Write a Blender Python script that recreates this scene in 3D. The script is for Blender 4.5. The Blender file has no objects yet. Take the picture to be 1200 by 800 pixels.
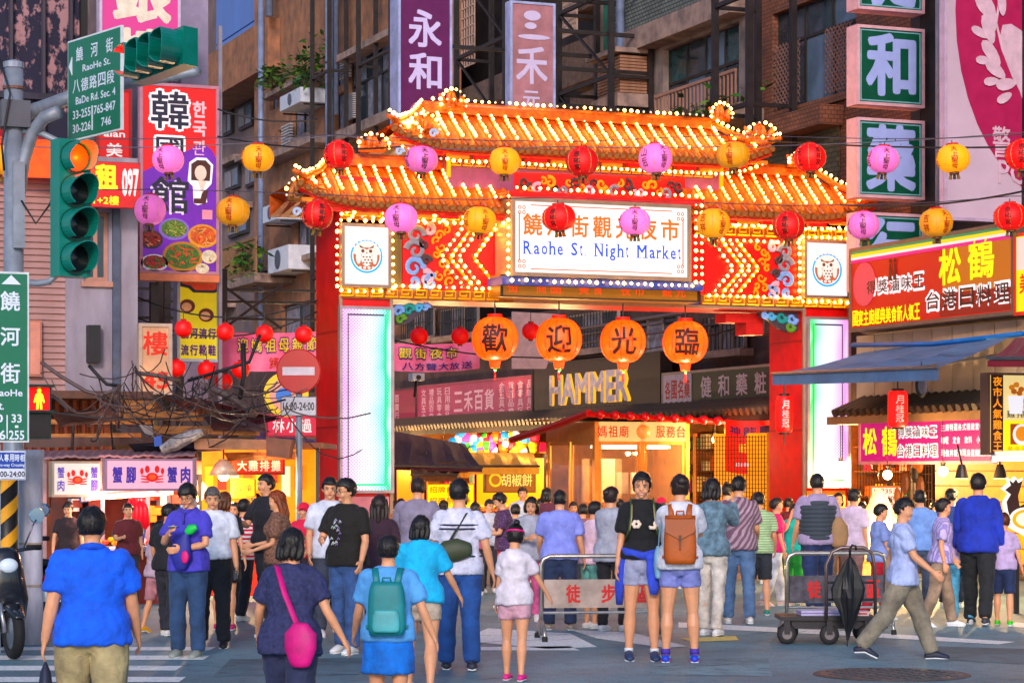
import bpy, bmesh, math, random
from mathutils import Vector as V, Matrix, noise
from math import sin, cos, pi, radians as RD, atan, sqrt
R = random.Random(11)
sc = bpy.context.scene
col = sc.collection
F = 2790.0          # focal length in photo pixels (1200 wide)
HC = 1.75           # eye height
HZ = 550.0          # horizon row
TH = atan(1110/2790.); S_, C_ = sin(TH), cos(TH)      # world +y runs along the market street
cam_d = bpy.data.cameras.new('camera'); cam = bpy.data.objects.new('camera', cam_d); col.objects.link(cam)
cam.location = (0, 0, HC); cam.rotation_euler = (pi/2, 0, -TH)
cam_d.sensor_width = 36; cam_d.lens = 36*F/1200; cam_d.shift_y = (HZ-400)/1200
cam_d.clip_end = 2000; cam_d.clip_start = .5
sc.camera = cam
w = bpy.data.worlds.new('World'); sc.world = w; w.use_nodes = True
nt = w.node_tree; bg = nt.nodes['Background']
sky = nt.nodes.new('ShaderNodeTexSky'); sky.sky_type = 'NISHITA'; sky.sun_disc = False
SUN_EL, SUN_AZ = RD(22), RD(205)
sky.sun_elevation = SUN_EL; sky.sun_rotation = SUN_AZ; sky.ozone_density = 3.5; sky.air_density = 1.0
nt.links.new(sky.outputs[0], bg.inputs[0]); bg.inputs[1].default_value = .08
sd = bpy.data.lights.new('sun', 'SUN'); sd.energy = .75; sd.angle = RD(10); sd.color = (1, .84, .78)
so = bpy.data.objects.new('sun', sd); col.objects.link(so)
dirv = V((sin(SUN_AZ)*cos(SUN_EL), cos(SUN_AZ)*cos(SUN_EL), sin(SUN_EL)))
so.rotation_euler = dirv.to_track_quat('Z', 'Y').to_euler()
sc.view_settings.view_transform = 'Standard'; sc.view_settings.look = 'None'
sc.view_settings.exposure = 1.35; sc.view_settings.gamma = 1
sc.cycles.use_denoising = True
sc.cycles.max_bounces = 6; sc.cycles.diffuse_bounces = 3; sc.cycles.glossy_bounces = 2
sc.cycles.transmission_bounces = 4; sc.cycles.transparent_max_bounces = 8
sc.cycles.sample_clamp_indirect = 4
def P(px, py, D):
 L = (px-600)/F*D
 return V((L*C_+D*S_, -L*S_+D*C_, HC+(HZ-py)/F*D))
def onY(px, py, y): k = (px-600)/F; return P(px, py, y/(C_-k*S_))
def onX(px, py, x): k = (px-600)/F; return P(px, py, x/(S_+k*C_))
def gnd(px, py): return P(px, py, F*HC/(py-HZ))
MC = {}
EK = .4             # lit panels relative to the exposure
def mat(name, c=(.5, .5, .5), r=.6, met=0, em=None, es=0, var=.12, sc_=5, bump=0, kind=None, alpha=None, **k):
 if name in MC: return MC[name]
 m = bpy.data.materials.new(name); m.use_nodes = True; MC[name] = m
 N = m.node_tree.nodes; L = m.node_tree.links; b = N['Principled BSDF']
 b.inputs['Roughness'].default_value = r; b.inputs['Metallic'].default_value = met
 b.inputs['Base Color'].default_value = (*c, 1)
 tc = N.new('ShaderNodeTexCoord'); out = tc.outputs['Object']
 fac = None
 if kind == 'brick' or kind == 'tiles':
  mp = N.new('ShaderNodeMapping'); L.new(out, mp.inputs[0])
  sx = N.new('ShaderNodeSeparateXYZ'); L.new(out, sx.inputs[0])
  ad = N.new('ShaderNodeMath'); ad.operation = 'ADD'; L.new(sx.outputs[0], ad.inputs[0]); L.new(sx.outputs[1], ad.inputs[1])
  cb = N.new('ShaderNodeCombineXYZ'); L.new(ad.outputs[0], cb.inputs[0]); L.new(sx.outputs[2], cb.inputs[1])
  bt = N.new('ShaderNodeTexBrick'); L.new(cb.outputs[0], bt.inputs[0])
  bt.inputs['Scale'].default_value = 1; bt.inputs['Brick Width'].default_value = k.get('bw', .2); bt.inputs['Row Height'].default_value = k.get('bh', .07)
  bt.inputs['Mortar Size'].default_value = k.get('ms', .009)
  bt.inputs['Color1'].default_value = (*c, 1); bt.inputs['Color2'].default_value = (*[x*(1-var*1.5) for x in c], 1)
  bt.inputs['Mortar'].default_value = (*k.get('mc', (.2, .19, .18)), 1)
  base = bt.outputs['Color']; hb = bt.outputs['Fac']
 else:
  base = None; hb = None
 if var > 0:
  nz = N.new('ShaderNodeTexNoise'); nz.inputs['Scale'].default_value = sc_; nz.inputs['Detail'].default_value = 6
  nz.inputs['Roughness'].default_value = .62
  if 'st' in k:
   mp = N.new('ShaderNodeMapping'); mp.inputs['Scale'].default_value = k['st']; L.new(out, mp.inputs[0]); L.new(mp.outputs[0], nz.inputs[0])
  else: L.new(out, nz.inputs[0])
  rp = N.new('ShaderNodeValToRGB'); rp.color_ramp.elements[0].position = .3; rp.color_ramp.elements[1].position = .7
  c2 = k.get('c2')
  if c2 is None: lo = [max(0, x*(1-var*2)) for x in c]; hi = [min(1, x*(1+var)) for x in c]
  else: lo, hi = c2, c
  L.new(nz.outputs[0], rp.inputs[0])
  if 'th' in k: rp.color_ramp.elements[0].position = k['th']-.05; rp.color_ramp.elements[1].position = k['th']+.05
  if base is None:
   rp.color_ramp.elements[0].color = (*lo, 1); rp.color_ramp.elements[1].color = (*hi, 1)
   L.new(rp.outputs[0], b.inputs['Base Color'])
  else:
   v = 1-var*2.2
   rp.color_ramp.elements[0].color = (v, v, v, 1); rp.color_ramp.elements[1].color = (1, 1, 1, 1)
   mx = N.new('ShaderNodeMix'); mx.data_type = 'RGBA'; mx.blend_type = 'MULTIPLY'; mx.inputs[0].default_value = 1
   L.new(base, mx.inputs[6]); L.new(rp.outputs[0], mx.inputs[7]); L.new(mx.outputs[2], b.inputs['Base Color'])
  fac = nz.outputs[0]
  if met < .5:
   mr = N.new('ShaderNodeMapRange'); mr.inputs[3].default_value = max(.05, r-.12); mr.inputs[4].default_value = min(1, r+.12)
   L.new(fac, mr.inputs[0]); L.new(mr.outputs[0], b.inputs['Roughness'])
 if bump:
  bp = N.new('ShaderNodeBump'); bp.inputs['Strength'].default_value = bump; bp.inputs['Distance'].default_value = k.get('bd', .02)
  src = hb or fac
  if kind == 'cloth':
   wv = N.new('ShaderNodeTexNoise'); wv.inputs['Scale'].default_value = 11; wv.inputs['Detail'].default_value = 4; wv.inputs['Distortion'].default_value = 1.5
   L.new(out, wv.inputs[0]); src = wv.outputs[0]
  if kind == 'brick': bp.invert = True
  L.new(src, bp.inputs['Height']); L.new(bp.outputs[0], b.inputs['Normal'])
 if 'wv' in k:      # woven bands: (spacing m, colour, axis)
  wt_ = N.new('ShaderNodeTexWave'); wt_.bands_direction = k['wv'][2]; wt_.inputs['Scale'].default_value = .314/k['wv'][0]; wt_.inputs['Distortion'].default_value = .6; L.new(out, wt_.inputs[0])
  st_ = N.new('ShaderNodeMapRange'); st_.inputs[1].default_value = .45; st_.inputs[2].default_value = .55; L.new(wt_.outputs[1], st_.inputs[0])
  mx = N.new('ShaderNodeMix'); mx.data_type = 'RGBA'; L.new(st_.outputs[0], mx.inputs[0]); L.new(b.inputs['Base Color'].links[0].from_socket, mx.inputs[6]); mx.inputs[7].default_value = (*lin(k['wv'][1]), 1); L.new(mx.outputs[2], b.inputs['Base Color'])
 if 'sp' in k:      # fine speckle and broad stains over the base colour
  src = b.inputs['Base Color'].links[0].from_socket
  for sc2, lo, p0, p1 in ((k['sp'], .62, .35, .6), (.33, .66, .38, .62), (6, .8, .3, .5)):
   n2 = N.new('ShaderNodeTexNoise'); n2.inputs['Scale'].default_value = sc2; n2.inputs['Detail'].default_value = 5; L.new(out, n2.inputs[0])
   r2 = N.new('ShaderNodeMapRange'); r2.inputs[1].default_value = p0; r2.inputs[2].default_value = p1; r2.inputs[3].default_value = lo; r2.inputs[4].default_value = 1.12; L.new(n2.outputs[0], r2.inputs[0])
   mx = N.new('ShaderNodeMix'); mx.data_type = 'RGBA'; mx.blend_type = 'MULTIPLY'; mx.inputs[0].default_value = 1; L.new(src, mx.inputs[6]); L.new(r2.outputs[0], mx.inputs[7]); src = mx.outputs[2]
  L.new(src, b.inputs['Base Color'])
 if 'ri' in k:
  oi = N.new('ShaderNodeObjectInfo'); r2 = N.new('ShaderNodeMapRange'); r2.inputs[3].default_value = es*.35; r2.inputs[4].default_value = es*1.9; L.new(oi.outputs['Random'], r2.inputs[0]); L.new(r2.outputs[0], b.inputs['Emission Strength'])
 if em is not None:
  b.inputs['Emission Color'].default_value = (*em, 1); b.inputs['Emission Strength'].default_value = es
  if k.get('emt'):       # translucent lit print: emission follows a soft noise so tubes show behind
   pass
 if alpha is not None: b.inputs['Alpha'].default_value = alpha
 if 'tr' in k: b.inputs['Transmission Weight'].default_value = k['tr']
 if 'sheen' in k: b.inputs['Sheen Weight'].default_value = k['sheen']
 if 'sss' in k:
  b.inputs['Subsurface Weight'].default_value = k['sss']; b.inputs['Subsurface Radius'].default_value = (.02, .008, .004)
 if 'coat' in k: b.inputs['Coat Weight'].default_value = k['coat']
 return m
_h = {}
def lin(h):
 if h not in _h:
  v = [int(h[i:i+2], 16)/255 for i in (0, 2, 4)]
  v = [x/12.92 if x < .04045 else ((x+.055)/1.055)**2.4 for x in v]; l_ = .3*v[0]+.6*v[1]+.1*v[2]
  _h[h] = tuple(max(0, min(1, l_+(x-l_)*1.22)) for x in v)
 return _h[h]
def pm(h, r=.6, **k):      # paint by hex
 n = 'paint_%s_%s_%s' % (h, r, '_'.join('%s%s' % (a, k[a]) for a in sorted(k)))
 return mat(n[:60], lin(h), r, **k)
def cloth(h, **k): return mat('cloth_'+h+''.join(sorted(k)), lin(h), .85, var=k.pop('var', .16), sc_=k.pop('sc_', 9), bump=.55, kind='cloth', sheen=.06, **k)
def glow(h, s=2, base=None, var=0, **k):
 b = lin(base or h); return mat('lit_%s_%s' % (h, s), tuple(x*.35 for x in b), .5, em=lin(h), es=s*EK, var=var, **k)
def tagset(o, label=None, cat=None, group=None, kind=None):
 if label: o['label'] = label
 if cat: o['category'] = cat
 if group: o['group'] = group
 if kind: o['kind'] = kind
 return o
TM = {}
def thing(name, label, cat, loc=(0, 0, 0), rz=0, group=None, kind=None):
 o = bpy.data.objects.new(name, None); col.objects.link(o); o.empty_display_size = .1
 o.location = loc; o.rotation_euler = (0, 0, rz)
 TM[o] = Matrix.Translation(loc) @ Matrix.Rotation(rz, 4, 'Z')
 return tagset(o, label, cat, group, kind)
def wmat(o):
 return TM.get(o) or Matrix()
class MB:
 def __init__(s): s.v = []; s.f = []; s.mi = []; s.m = 0
 def add(s, vs, fs):
  b = len(s.v); s.v += [V(q) for q in vs]; s.f += [tuple(i+b for i in f) for f in fs]; s.mi += [s.m]*len(fs); return s
 def box(s, a, b, M=None):
  x0, y0, z0 = a; x1, y1, z1 = b
  if x0 > x1: x0, x1 = x1, x0
  if y0 > y1: y0, y1 = y1, y0
  if z0 > z1: z0, z1 = z1, z0
  vs = [V((x, y, z)) for z in (z0, z1) for y in (y0, y1) for x in (x0, x1)]
  if M: vs = [M @ q for q in vs]
  return s.add(vs, [(0, 2, 3, 1), (4, 5, 7, 6), (0, 1, 5, 4), (2, 6, 7, 3), (0, 4, 6, 2), (1, 3, 7, 5)])
 def cbox(s, c, d, M=None):
  c = V(c); d = V(d)/2; return s.box(c-d, c+d, M)
 def bar(s, a, b, w, h=None):       # square bar between two points
  h = h or w; a = V(a); b = V(b); d = (b-a).normalized()
  u = V((0, 0, 1)) if abs(d.z) < .9 else V((0, 1, 0)); x = d.cross(u).normalized(); y = x.cross(d)
  vs = [p+x*i*w/2+y*j*h/2 for p in (a, b) for i, j in ((-1, -1), (1, -1), (1, 1), (-1, 1))]
  return s.add(vs, [(3, 2, 1, 0), (4, 5, 6, 7), (0, 1, 5, 4), (1, 2, 6, 5), (2, 3, 7, 6), (3, 0, 4, 7)])
 def tube(s, pts, rad, n=8, ref=None, cap=True, rnd=False):
  pts = [V(p) for p in pts]; k = len(pts)
  if not isinstance(rad, (list, tuple)): rad = [rad]*k
  rad = [(r, r) if not isinstance(r, tuple) else r for r in rad]
  if rnd:     # rounded ends
   d0 = (pts[0]-pts[1]).normalized(); d1 = (pts[-1]-pts[-2]).normalized()
   r0, r1 = rad[0], rad[-1]
   pts = [pts[0]+d0*min(r0)*.8, pts[0]+d0*min(r0)*.55]+pts+[pts[-1]+d1*min(r1)*.55, pts[-1]+d1*min(r1)*.8]
   rad = [(r0[0]*.45, r0[1]*.45), (r0[0]*.82, r0[1]*.82)]+rad+[(r1[0]*.82, r1[1]*.82), (r1[0]*.45, r1[1]*.45)]; k += 4
  b = len(s.v); X = None
  for i, p in enumerate(pts):
   d = (pts[min(i+1, k-1)]-pts[max(i-1, 0)])
   d = d.normalized() if d.length > 1e-9 else V((0, 0, 1))
   if X is None:
    u = V(ref) if ref else (V((0, 0, 1)) if abs(d.z) < .8 else V((1, 0, 0)))
    X = u-d*u.dot(d)
    if X.length < 1e-4: X = d.orthogonal()
   else: X = X-d*X.dot(d)
   X.normalize(); Y = d.cross(X)
   for j in range(n):
    a = 2*pi*j/n; s.v.append(p+X*cos(a)*rad[i][0]+Y*sin(a)*rad[i][1])
  for i in range(k-1):
   for j in range(n):
    s.f.append((b+i*n+j, b+i*n+(j+1) % n, b+(i+1)*n+(j+1) % n, b+(i+1)*n+j)); s.mi.append(s.m)
  if cap:
   s.f.append(tuple(b+j for j in range(n))[::-1]); s.f.append(tuple(b+(k-1)*n+j for j in range(n))); s.mi += [s.m]*2
  return s
 def ball(s, c, r, n=12, m=8, M=None):
  c = V(c); r = V(r) if not isinstance(r, (int, float)) else V((r, r, r))
  b = len(s.v); q = []
  for i in range(m+1):
   t = pi*i/m
   if i in (0, m): q.append(V((0, 0, r.z*cos(t)))); continue
   for j in range(n):
    a = 2*pi*j/n; q.append(V((r.x*sin(t)*cos(a), r.y*sin(t)*sin(a), r.z*cos(t))))
  if M: q = [M @ x for x in q]
  s.v += [c+x for x in q]
  top = b; bot = b+1+(m-1)*n; fs = []
  for j in range(n):
   fs.append((top, b+1+j, b+1+(j+1) % n)); fs.append((bot, b+1+(m-2)*n+(j+1) % n, b+1+(m-2)*n+j))
  for i in range(m-2):
   for j in range(n):
    fs.append((b+1+i*n+j, b+1+(i+1)*n+j, b+1+(i+1)*n+(j+1) % n, b+1+i*n+(j+1) % n))
  s.f += fs; s.mi += [s.m]*len(fs); return s
 def prism(s, poly, y0, y1):        # polygon in x,z pushed along y
  n = len(poly); b = len(s.v)
  s.v += [V((x, y0, z)) for x, z in poly]+[V((x, y1, z)) for x, z in poly]
  s.f += [tuple(b+i for i in range(n)), tuple(b+n+i for i in range(n))[::-1]]+[(b+(i+1) % n, b+i, b+n+i, b+n+(i+1) % n) for i in range(n)]
  s.mi += [s.m]*(n+2); return s
 def lathe(s, prof, n=16, c=(0, 0, 0), axis='z'):
  c = V(c); b = len(s.v); k = len(prof)
  for r, z in prof:
   for j in range(n):
    a = 2*pi*j/n; q = V((r*cos(a), r*sin(a), z))
    if axis == 'y': q = V((q.x, q.z, q.y))
    if axis == 'x': q = V((q.z, q.y, q.x))
    s.v.append(c+q)
  for i in range(k-1):
   for j in range(n):
    s.f.append((b+i*n+j, b+i*n+(j+1) % n, b+(i+1)*n+(j+1) % n, b+(i+1)*n+j)); s.mi.append(s.m)
  s.f.append(tuple(b+j for j in range(n))[::-1]); s.f.append(tuple(b+(k-1)*n+j for j in range(n))); s.mi += [s.m]*2
  return s
 def build(s, name, m, parent=None, smooth=False, w=False, sub=False, **tg):
  me = bpy.data.meshes.new(name)
  vs = s.v
  if w and parent is not None and wmat(parent) is not None:
   I = wmat(parent).inverted(); vs = [I @ q for q in vs]
  c = V((0, 0, 0))
  if vs:
   lo = V((min(q.x for q in vs), min(q.y for q in vs), min(q.z for q in vs)))
   hi = V((max(q.x for q in vs), max(q.y for q in vs), max(q.z for q in vs)))
   c = (lo+hi)/2
   if parent is None: c.z = lo.z
  me.from_pydata([q-c for q in vs], [], s.f)
  for x in (m if isinstance(m, (list, tuple)) else [m]): me.materials.append(x)
  if any(s.mi): me.polygons.foreach_set('material_index', s.mi)
  if smooth: me.polygons.foreach_set('use_smooth', [True]*len(s.f))
  me.update()
  if sub: c = c-parent.location
  o = bpy.data.objects.new(name, me); col.objects.link(o); o.location = c
  if parent is not None:
   o.parent = parent; TM[o] = wmat(parent) @ Matrix.Translation(c)
  else: TM[o] = Matrix.Translation(c)
  return tagset(o, **tg)
def inst(o, loc, parent=None, rz=0, name=None):       # copy of one mesh object sharing its data
 c = o.copy(); col.objects.link(c); c.location = loc; c.rotation_euler = (0, 0, rz)
 if parent is not None: c.parent = parent
 return c
def copy_tree(o, parent=None):
 c = o.copy(); col.objects.link(c); c.parent = parent
 for ch in [x for x in col.objects if x.parent == o]: copy_tree(ch, c)
 return c
tmp_sc = bpy.data.scenes.new('tmp')
GL = {}
def glyph(body, bold=0., res=2):
 k = (body, bold, res)
 if k in GL: return GL[k]
 c = bpy.data.curves.new('t', 'FONT'); c.body = body; c.resolution_u = res; c.offset = bold; c.fill_mode = 'FRONT'
 o = bpy.data.objects.new('t', c); m = o.to_mesh()
 vs = [q.co.copy() for q in m.vertices]; fs = [tuple(p.vertices) for p in m.polygons]
 o.to_mesh_clear(); bpy.data.objects.remove(o); bpy.data.curves.remove(c)
 if not vs: vs = [V((0, 0, 0)), V((.1, 0, 0)), V((0, .1, 0))]; fs = [(0, 1, 2)]
 x0 = min(q.x for q in vs); x1 = max(q.x for q in vs); y0 = min(q.y for q in vs); y1 = max(q.y for q in vs)
 GL[k] = (vs, fs, x0, x1, y0, y1); return GL[k]
def put_text(mb, body, cx, cz, w, h, y=0, bold=.0, stretch=True, shear=0, grow=0, vert=False, gap=.12):
 """flat letters in the local x,z plane, facing -y, fitted in w x h round (cx,cz)"""
 if vert:
  n = len(body); ch = h/n
  for i, c in enumerate(body):
   if c.strip(): put_text(mb, c, cx, cz+h/2-ch*(i+.5), w, ch*(1-gap), y, bold, stretch, shear, grow)
  return
 vs, fs, x0, x1, y0, y1 = glyph(body, 0)
 grow_ = bold*.55; e = 0 if grow else grow_
 sx = w/max(x1-x0+2*e, 1e-3); sz = h/max(y1-y0+2*e, 1e-3)
 if not stretch: sx = sz = min(sx, sz)
 mx, my = (x0+x1)/2, (y0+y1)/2
 offs = [(0, 0)] if bold <= 0 else ([(-1, -1), (1, 1), (-1, 1), (1, -1)] if bold < .045 else [(-1, -1), (1, 1), (-1, 1), (1, -1), (1.3, 0), (-1.3, 0), (0, 1.3), (0, -1.3)])
 for k_, (ox, oz) in enumerate(offs):
  mb.add([V((cx+(q.x-mx+ox*grow_)*sx, y+.0006*k_, cz+(q.y-my+oz*grow_)*sz)) for q in vs], fs)
def row_text(mb, body, cx, cz, w, h, y=0, bold=0., fill=.86, **k):      # square CJK cells in a row
 n = len(body)
 for i, c in enumerate(body):
  if c.strip(): put_text(mb, c, cx-w/2+w/n*(i+.5), cz, w/n*fill, h, y, bold, **k)
def circ(cx, cz, r, n=24, rz=None, a0=0, a1=2*pi):
 rz = rz or r; return [(cx+r*cos(a0+(a1-a0)*i/n), cz+rz*sin(a0+(a1-a0)*i/n)) for i in range(n)]
def flat(parent, name, m, polys, y=-.01, d=.006, **tg):
 mb = MB()
 for p in polys: mb.prism(p, y-d, y)
 return mb.build(name, m, parent, **tg)
def plate(pl, c, x0, x1, yt, yb):
 """rectangle on a wall plane seen between photo columns x0,x1 and rows yt,yb (taken mid width)
 -> (world lower-left corner, width, height, rz); local x runs to the viewer's right, local -y out of the wall"""
 f = onX if pl == 'X' else onY
 a = f(x0, HZ, c); b = f(x1, HZ, c); m0 = (a+b)/2
 xm = (x0+x1)/2; zt = f(xm, yt, c).z; zb = f(xm, yb, c).z
 return V((a.x, a.y, zb)), (b-a).length, zt-zb, (-pi/2 if pl == 'X' else 0)
def signbox(name, label, cat, pl, c, x0, x1, yt, yb, face, depth=.18, frame=None, fw=.05, group=None):
 """a sign cabinet: frame box with a face panel; returns thing, w, h; add flat print at y<0"""
 o, w, h, rz = plate(pl, c, x0, x1, yt, yb)
 t = thing(name, label, cat, o, rz, group)
 if frame is not None:
  mb = MB().box((0, 0, 0), (w, depth, h)).box((-.01, -.03, -.01), (w+.01, .02, fw)).box((-.01, -.03, h-fw), (w+.01, .02, h+.01))
  mb.box((-.01, -.031, fw), (fw, .02, h-fw)).box((w-fw, -.031, fw), (w+.01, .02, h-fw))
  mb.build('frame', frame, t)
  MB().box((fw*.8, -.012, fw*.8), (w-fw*.8, -.002, h-fw*.8)).build('face_panel', face, t)
 else:
  MB().box((0, -.012, 0), (w, depth, h)).build('face_panel', face, t)
 return t, w, h
def letters(parent, m, items, y=-.016, name='lettering', **kw):
 mb = MB()
 for it in items:
  fn = row_text if it.get('row') else put_text
  a = {k: v for k, v in it.items() if k not in ('t', 'row', 'x', 'z', 'w', 'h')}
  fn(mb, it['t'], it['x'], it['z'], it['w'], it['h'], y, **{**kw, **a})
 return mb.build(name, m, parent)
# ================================================================ people
TX = {}
def remesh(mb, voxel, name, m, parent, wr=0., wsc=6., seed=0, smooth=2, keep=None):
 me = bpy.data.meshes.new(name); me.from_pydata(mb.v, [], mb.f); me.update()
 o = bpy.data.objects.new(name, me); tmp_sc.collection.objects.link(o)
 md = o.modifiers.new('r', 'REMESH'); md.mode = 'VOXEL'; md.voxel_size = voxel
 if smooth:
  ms = o.modifiers.new('s', 'SMOOTH'); ms.factor = .5; ms.iterations = smooth
 if wr:
  md = o.modifiers.new('d', 'DISPLACE'); q = int(seed) % 4
  if q not in TX:
   TX[q] = bpy.data.textures.new('folds', 'CLOUDS'); TX[q].noise_scale = (.09, .12, .15, .11)[q]; TX[q].noise_depth = 3; TX[q].noise_type = 'HARD_NOISE' if q % 2 else 'SOFT_NOISE'
  md.texture = TX[q]; md.strength = wr*2.4; md.mid_level = .1; md.texture_coords = 'LOCAL'
 with bpy.context.temp_override(scene=tmp_sc, view_layer=tmp_sc.view_layers[0]):
  dg = bpy.context.evaluated_depsgraph_get()
 dg.update()
 m2 = bpy.data.meshes.new_from_object(o.evaluated_get(dg))
 bpy.data.objects.remove(o); bpy.data.meshes.remove(me)
 m2.name = name
 m2.materials.clear(); m2.materials.append(m)
 m2.polygons.foreach_set('use_smooth', [True]*len(m2.polygons))
 ob = bpy.data.objects.new(name, m2); col.objects.link(ob); ob.parent = parent; TM[ob] = wmat(parent)
 return ob
SKIN = [mat('skin_'+str(i), lin(h), .5, var=.06, sc_=12, sss=.12) for i, h in enumerate(('d9a283', 'cf9474', 'c58a68', 'e2b093'))]
HAIRM = {k: mat('hair_'+k, lin(h), .38, var=.4, sc_=9, bump=.5, st=(9, 9, 1.2)) for k, h in (('black', '17110f'), ('dark', '2a1a14'), ('brown', '5a3018'), ('auburn', '8a4520'), ('grey', '5f5a58'))}
def person(label, px, s, ytop, f=0, shirt='8888cc', legs='2a3a66', shoes='dddddd', hair='black', hstyle='short', sex='m', w=1.,
  bottom='pants', sleeve='short', lg=((5, 4, 1.5), (-5, 4, 1.5)), arm=((5, 6, 12, 0), (5, 6, 12, 0)), lean=0, head=(0, 0), vox=.015, fing=True,
  face=False, smile=False, glasses=False, skin=0, print_=None, shirtmat=None, legmat=None, gap=0, belly=0, group='people in the crowd', hem=.86, dx=0, sleevecol=None):
 """lg: per leg (thigh forward deg, knee bend, splay); arm: per arm (forward, out, elbow bend, inward) ; side 0 = viewer's right when facing us"""
 rp = random.Random(int(px*7+s))
 if arm == ((5, 6, 12, 0), (5, 6, 12, 0)):
  arm = tuple(rp.choice(((rp.uniform(-14, 20), rp.uniform(5, 13), rp.uniform(8, 35), rp.uniform(0, 15)), (rp.uniform(15, 40), 8, rp.uniform(50, 100), rp.uniform(15, 40)), (rp.uniform(-8, 10), 6, 14, 0))) for _ in (0, 1))
 if lg == ((5, 4, 1.5), (-5, 4, 1.5)):
  q = rp.uniform(0, 17)*rp.choice((-1, 1)); lg = ((q, 4+max(0, -q)*.7, rp.uniform(1, 3)), (-q*.8, 4+max(0, q)*.7, rp.uniform(1, 3)))
 if head == (0, 0): head = (rp.uniform(-2, 16), rp.uniform(-32, 32) if not face else rp.uniform(-15, 15))
 loose = vox > .0118; f += rp.uniform(-14, 14) if not face and loose else 0; lean = lean or (rp.uniform(0, 5) if loose else 0)
 if bottom == 'skirt': lg = ((4, 4, 1), (-4, 5, 1))
 D = F/s; h = HC-(ytop-HZ)/s; g = P(px, HZ, D); g.z = 0
 child = h < 1.3
 t = thing('person', label, 'person', g, -TH+RD(f), group)
 k = h/1.7; fem = sex == 'f'
 def rot(v, ax, d): return Matrix.Rotation(RD(d), 3, ax) @ v
 hipw = .085*w; shw = (.155 if fem else .178)*(1+(w-1)*.7)*(.92 if child else 1)
 J = {}
 low = 9; fol = []
 for i, sx in ((0, 1), (1, -1)):
  a, kn, sp = lg[i]
  hip = V((sx*hipw, 0, .90)); d1 = V((sin(RD(sp))*sx, -sin(RD(a)), -cos(RD(a))*cos(RD(sp)))).normalized(); knee = hip+d1*.43
  a2 = a-kn; d2 = V((sin(RD(sp*.6))*sx, -sin(RD(a2)), -cos(RD(a2)))).normalized(); ank = knee+d2*.40
  J[i] = (hip, knee, ank, a2); low = min(low, ank.z-(.0 if a2 > -8 else -.02))
 dz = .075-low
 def tz(v): return V(v)+V((0, 0, dz))
 def chest(v):     # lean the trunk forward about the pelvis
  v = V(v); q = v-V((0, 0, .93)); return rot(q, 'X', lean)+V((0, 0, .93))
 def K(v): return tz(v)*k
 B = MB()
 hs = 1.13 if child else 1.0
 tr = [(.80, .09*w, .075, 0), (.86, .15*w, .105+belly*.3, .005), (.93, .162*w, .112+belly*.6, .005), (1.0, .148*w, .105+belly, -.002-belly*.4), (1.08, (.122 if fem else .138)*w, .092+belly, -.002-belly*.5), (1.18, (.128 if fem else .152)*w, .10+belly*.5, -.002),
  (1.28, (.138 if fem else .168)*w, .112, 0), (1.34, shw*.93, .1, .005), (1.385, shw*.80, .08, .01), (1.42, shw*.52, .066, .012), (1.445, .068, .058, .012), (1.47, .055, .056, .008), (1.53, .052, .055, 0)]
 def trunk(mb, inf=0, z0=0, z1=9, flare=0, n=16):
  pts = [x for x in tr if z0 <= x[0] <= z1]
  rings = []
  for z, rx, ry, yo in pts:
   e = inf+flare*max(0, 1.1-z); rings.append((chest((0, yo, z)), rx+e, ry+e))
  b = len(mb.v)
  ux = V((1, 0, 0));
  for c, rx, ry in rings:
   uy = rot(V((0, 1, 0)), 'X', lean)
   for j in range(n):
    a = 2*pi*j/n; ca, sa = cos(a), sin(a)
    e = .82  # squarish
    q = c+ux*(rx*abs(ca)**e*(1 if ca > 0 else -1))+uy*(ry*abs(sa)**e*(1 if sa > 0 else -1))
    mb.v.append(K(q))
  for i in range(len(rings)-1):
   for j in range(n): mb.f.append((b+i*n+j, b+i*n+(j+1) % n, b+(i+1)*n+(j+1) % n, b+(i+1)*n+j)); mb.mi.append(0)
  mb.f.append(tuple(b+j for j in range(n))[::-1]); mb.f.append(tuple(b+(len(rings)-1)*n+j for j in range(n))); mb.mi += [0, 0]
 trunk(B)
 if fem:
  for sx in (1, -1): B.ball(K(chest((sx*.068, -.085, 1.25))), V((.06, .055, .06))*k, 10, 8)
 lw = w if w > 1 else (w+1)/2
 for i in (0, 1):
  hip, knee, ank, a2 = J[i]
  pts = [hip+V((0, 0, .02)), hip.lerp(knee, .45), knee-(knee-hip)*.08, knee+(ank-knee)*.08, knee.lerp(ank, .35)+V((0, .012, 0)), knee.lerp(ank, .75), ank]
  B.tube([K(p) for p in pts], [r*k*lw*(1 if bottom in ('shorts', 'skirt', 'long_shorts') else .9) for r in (.094, .084, .058, .05, .06, .04, .033)], 10, ref=(1, 0, 0), rnd=True)
  fz = .03
  toe = ank+V((0, -.15, 0)); heel = ank+V((0, .04, 0))
  tp = a2 < -14    # heel lifted
  dn = -.045
  fpts = [heel+V((0, 0, dn)), ank+V((0, -.04, dn+.01)), ank+V((0, -.11, dn-.005+(-.03 if tp else 0))), toe+V((0, 0, dn-.012+(-.05 if tp else 0)))]
  B.tube([K(p) for p in fpts], [(x*k, y*k) for x, y in ((.03, .03), (.036, .036), (.042, .026), (.032, .018))], 8, ref=(1, 0, 0), rnd=True)
  fol.append([K(p) for p in fpts])
 A = {}
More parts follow.
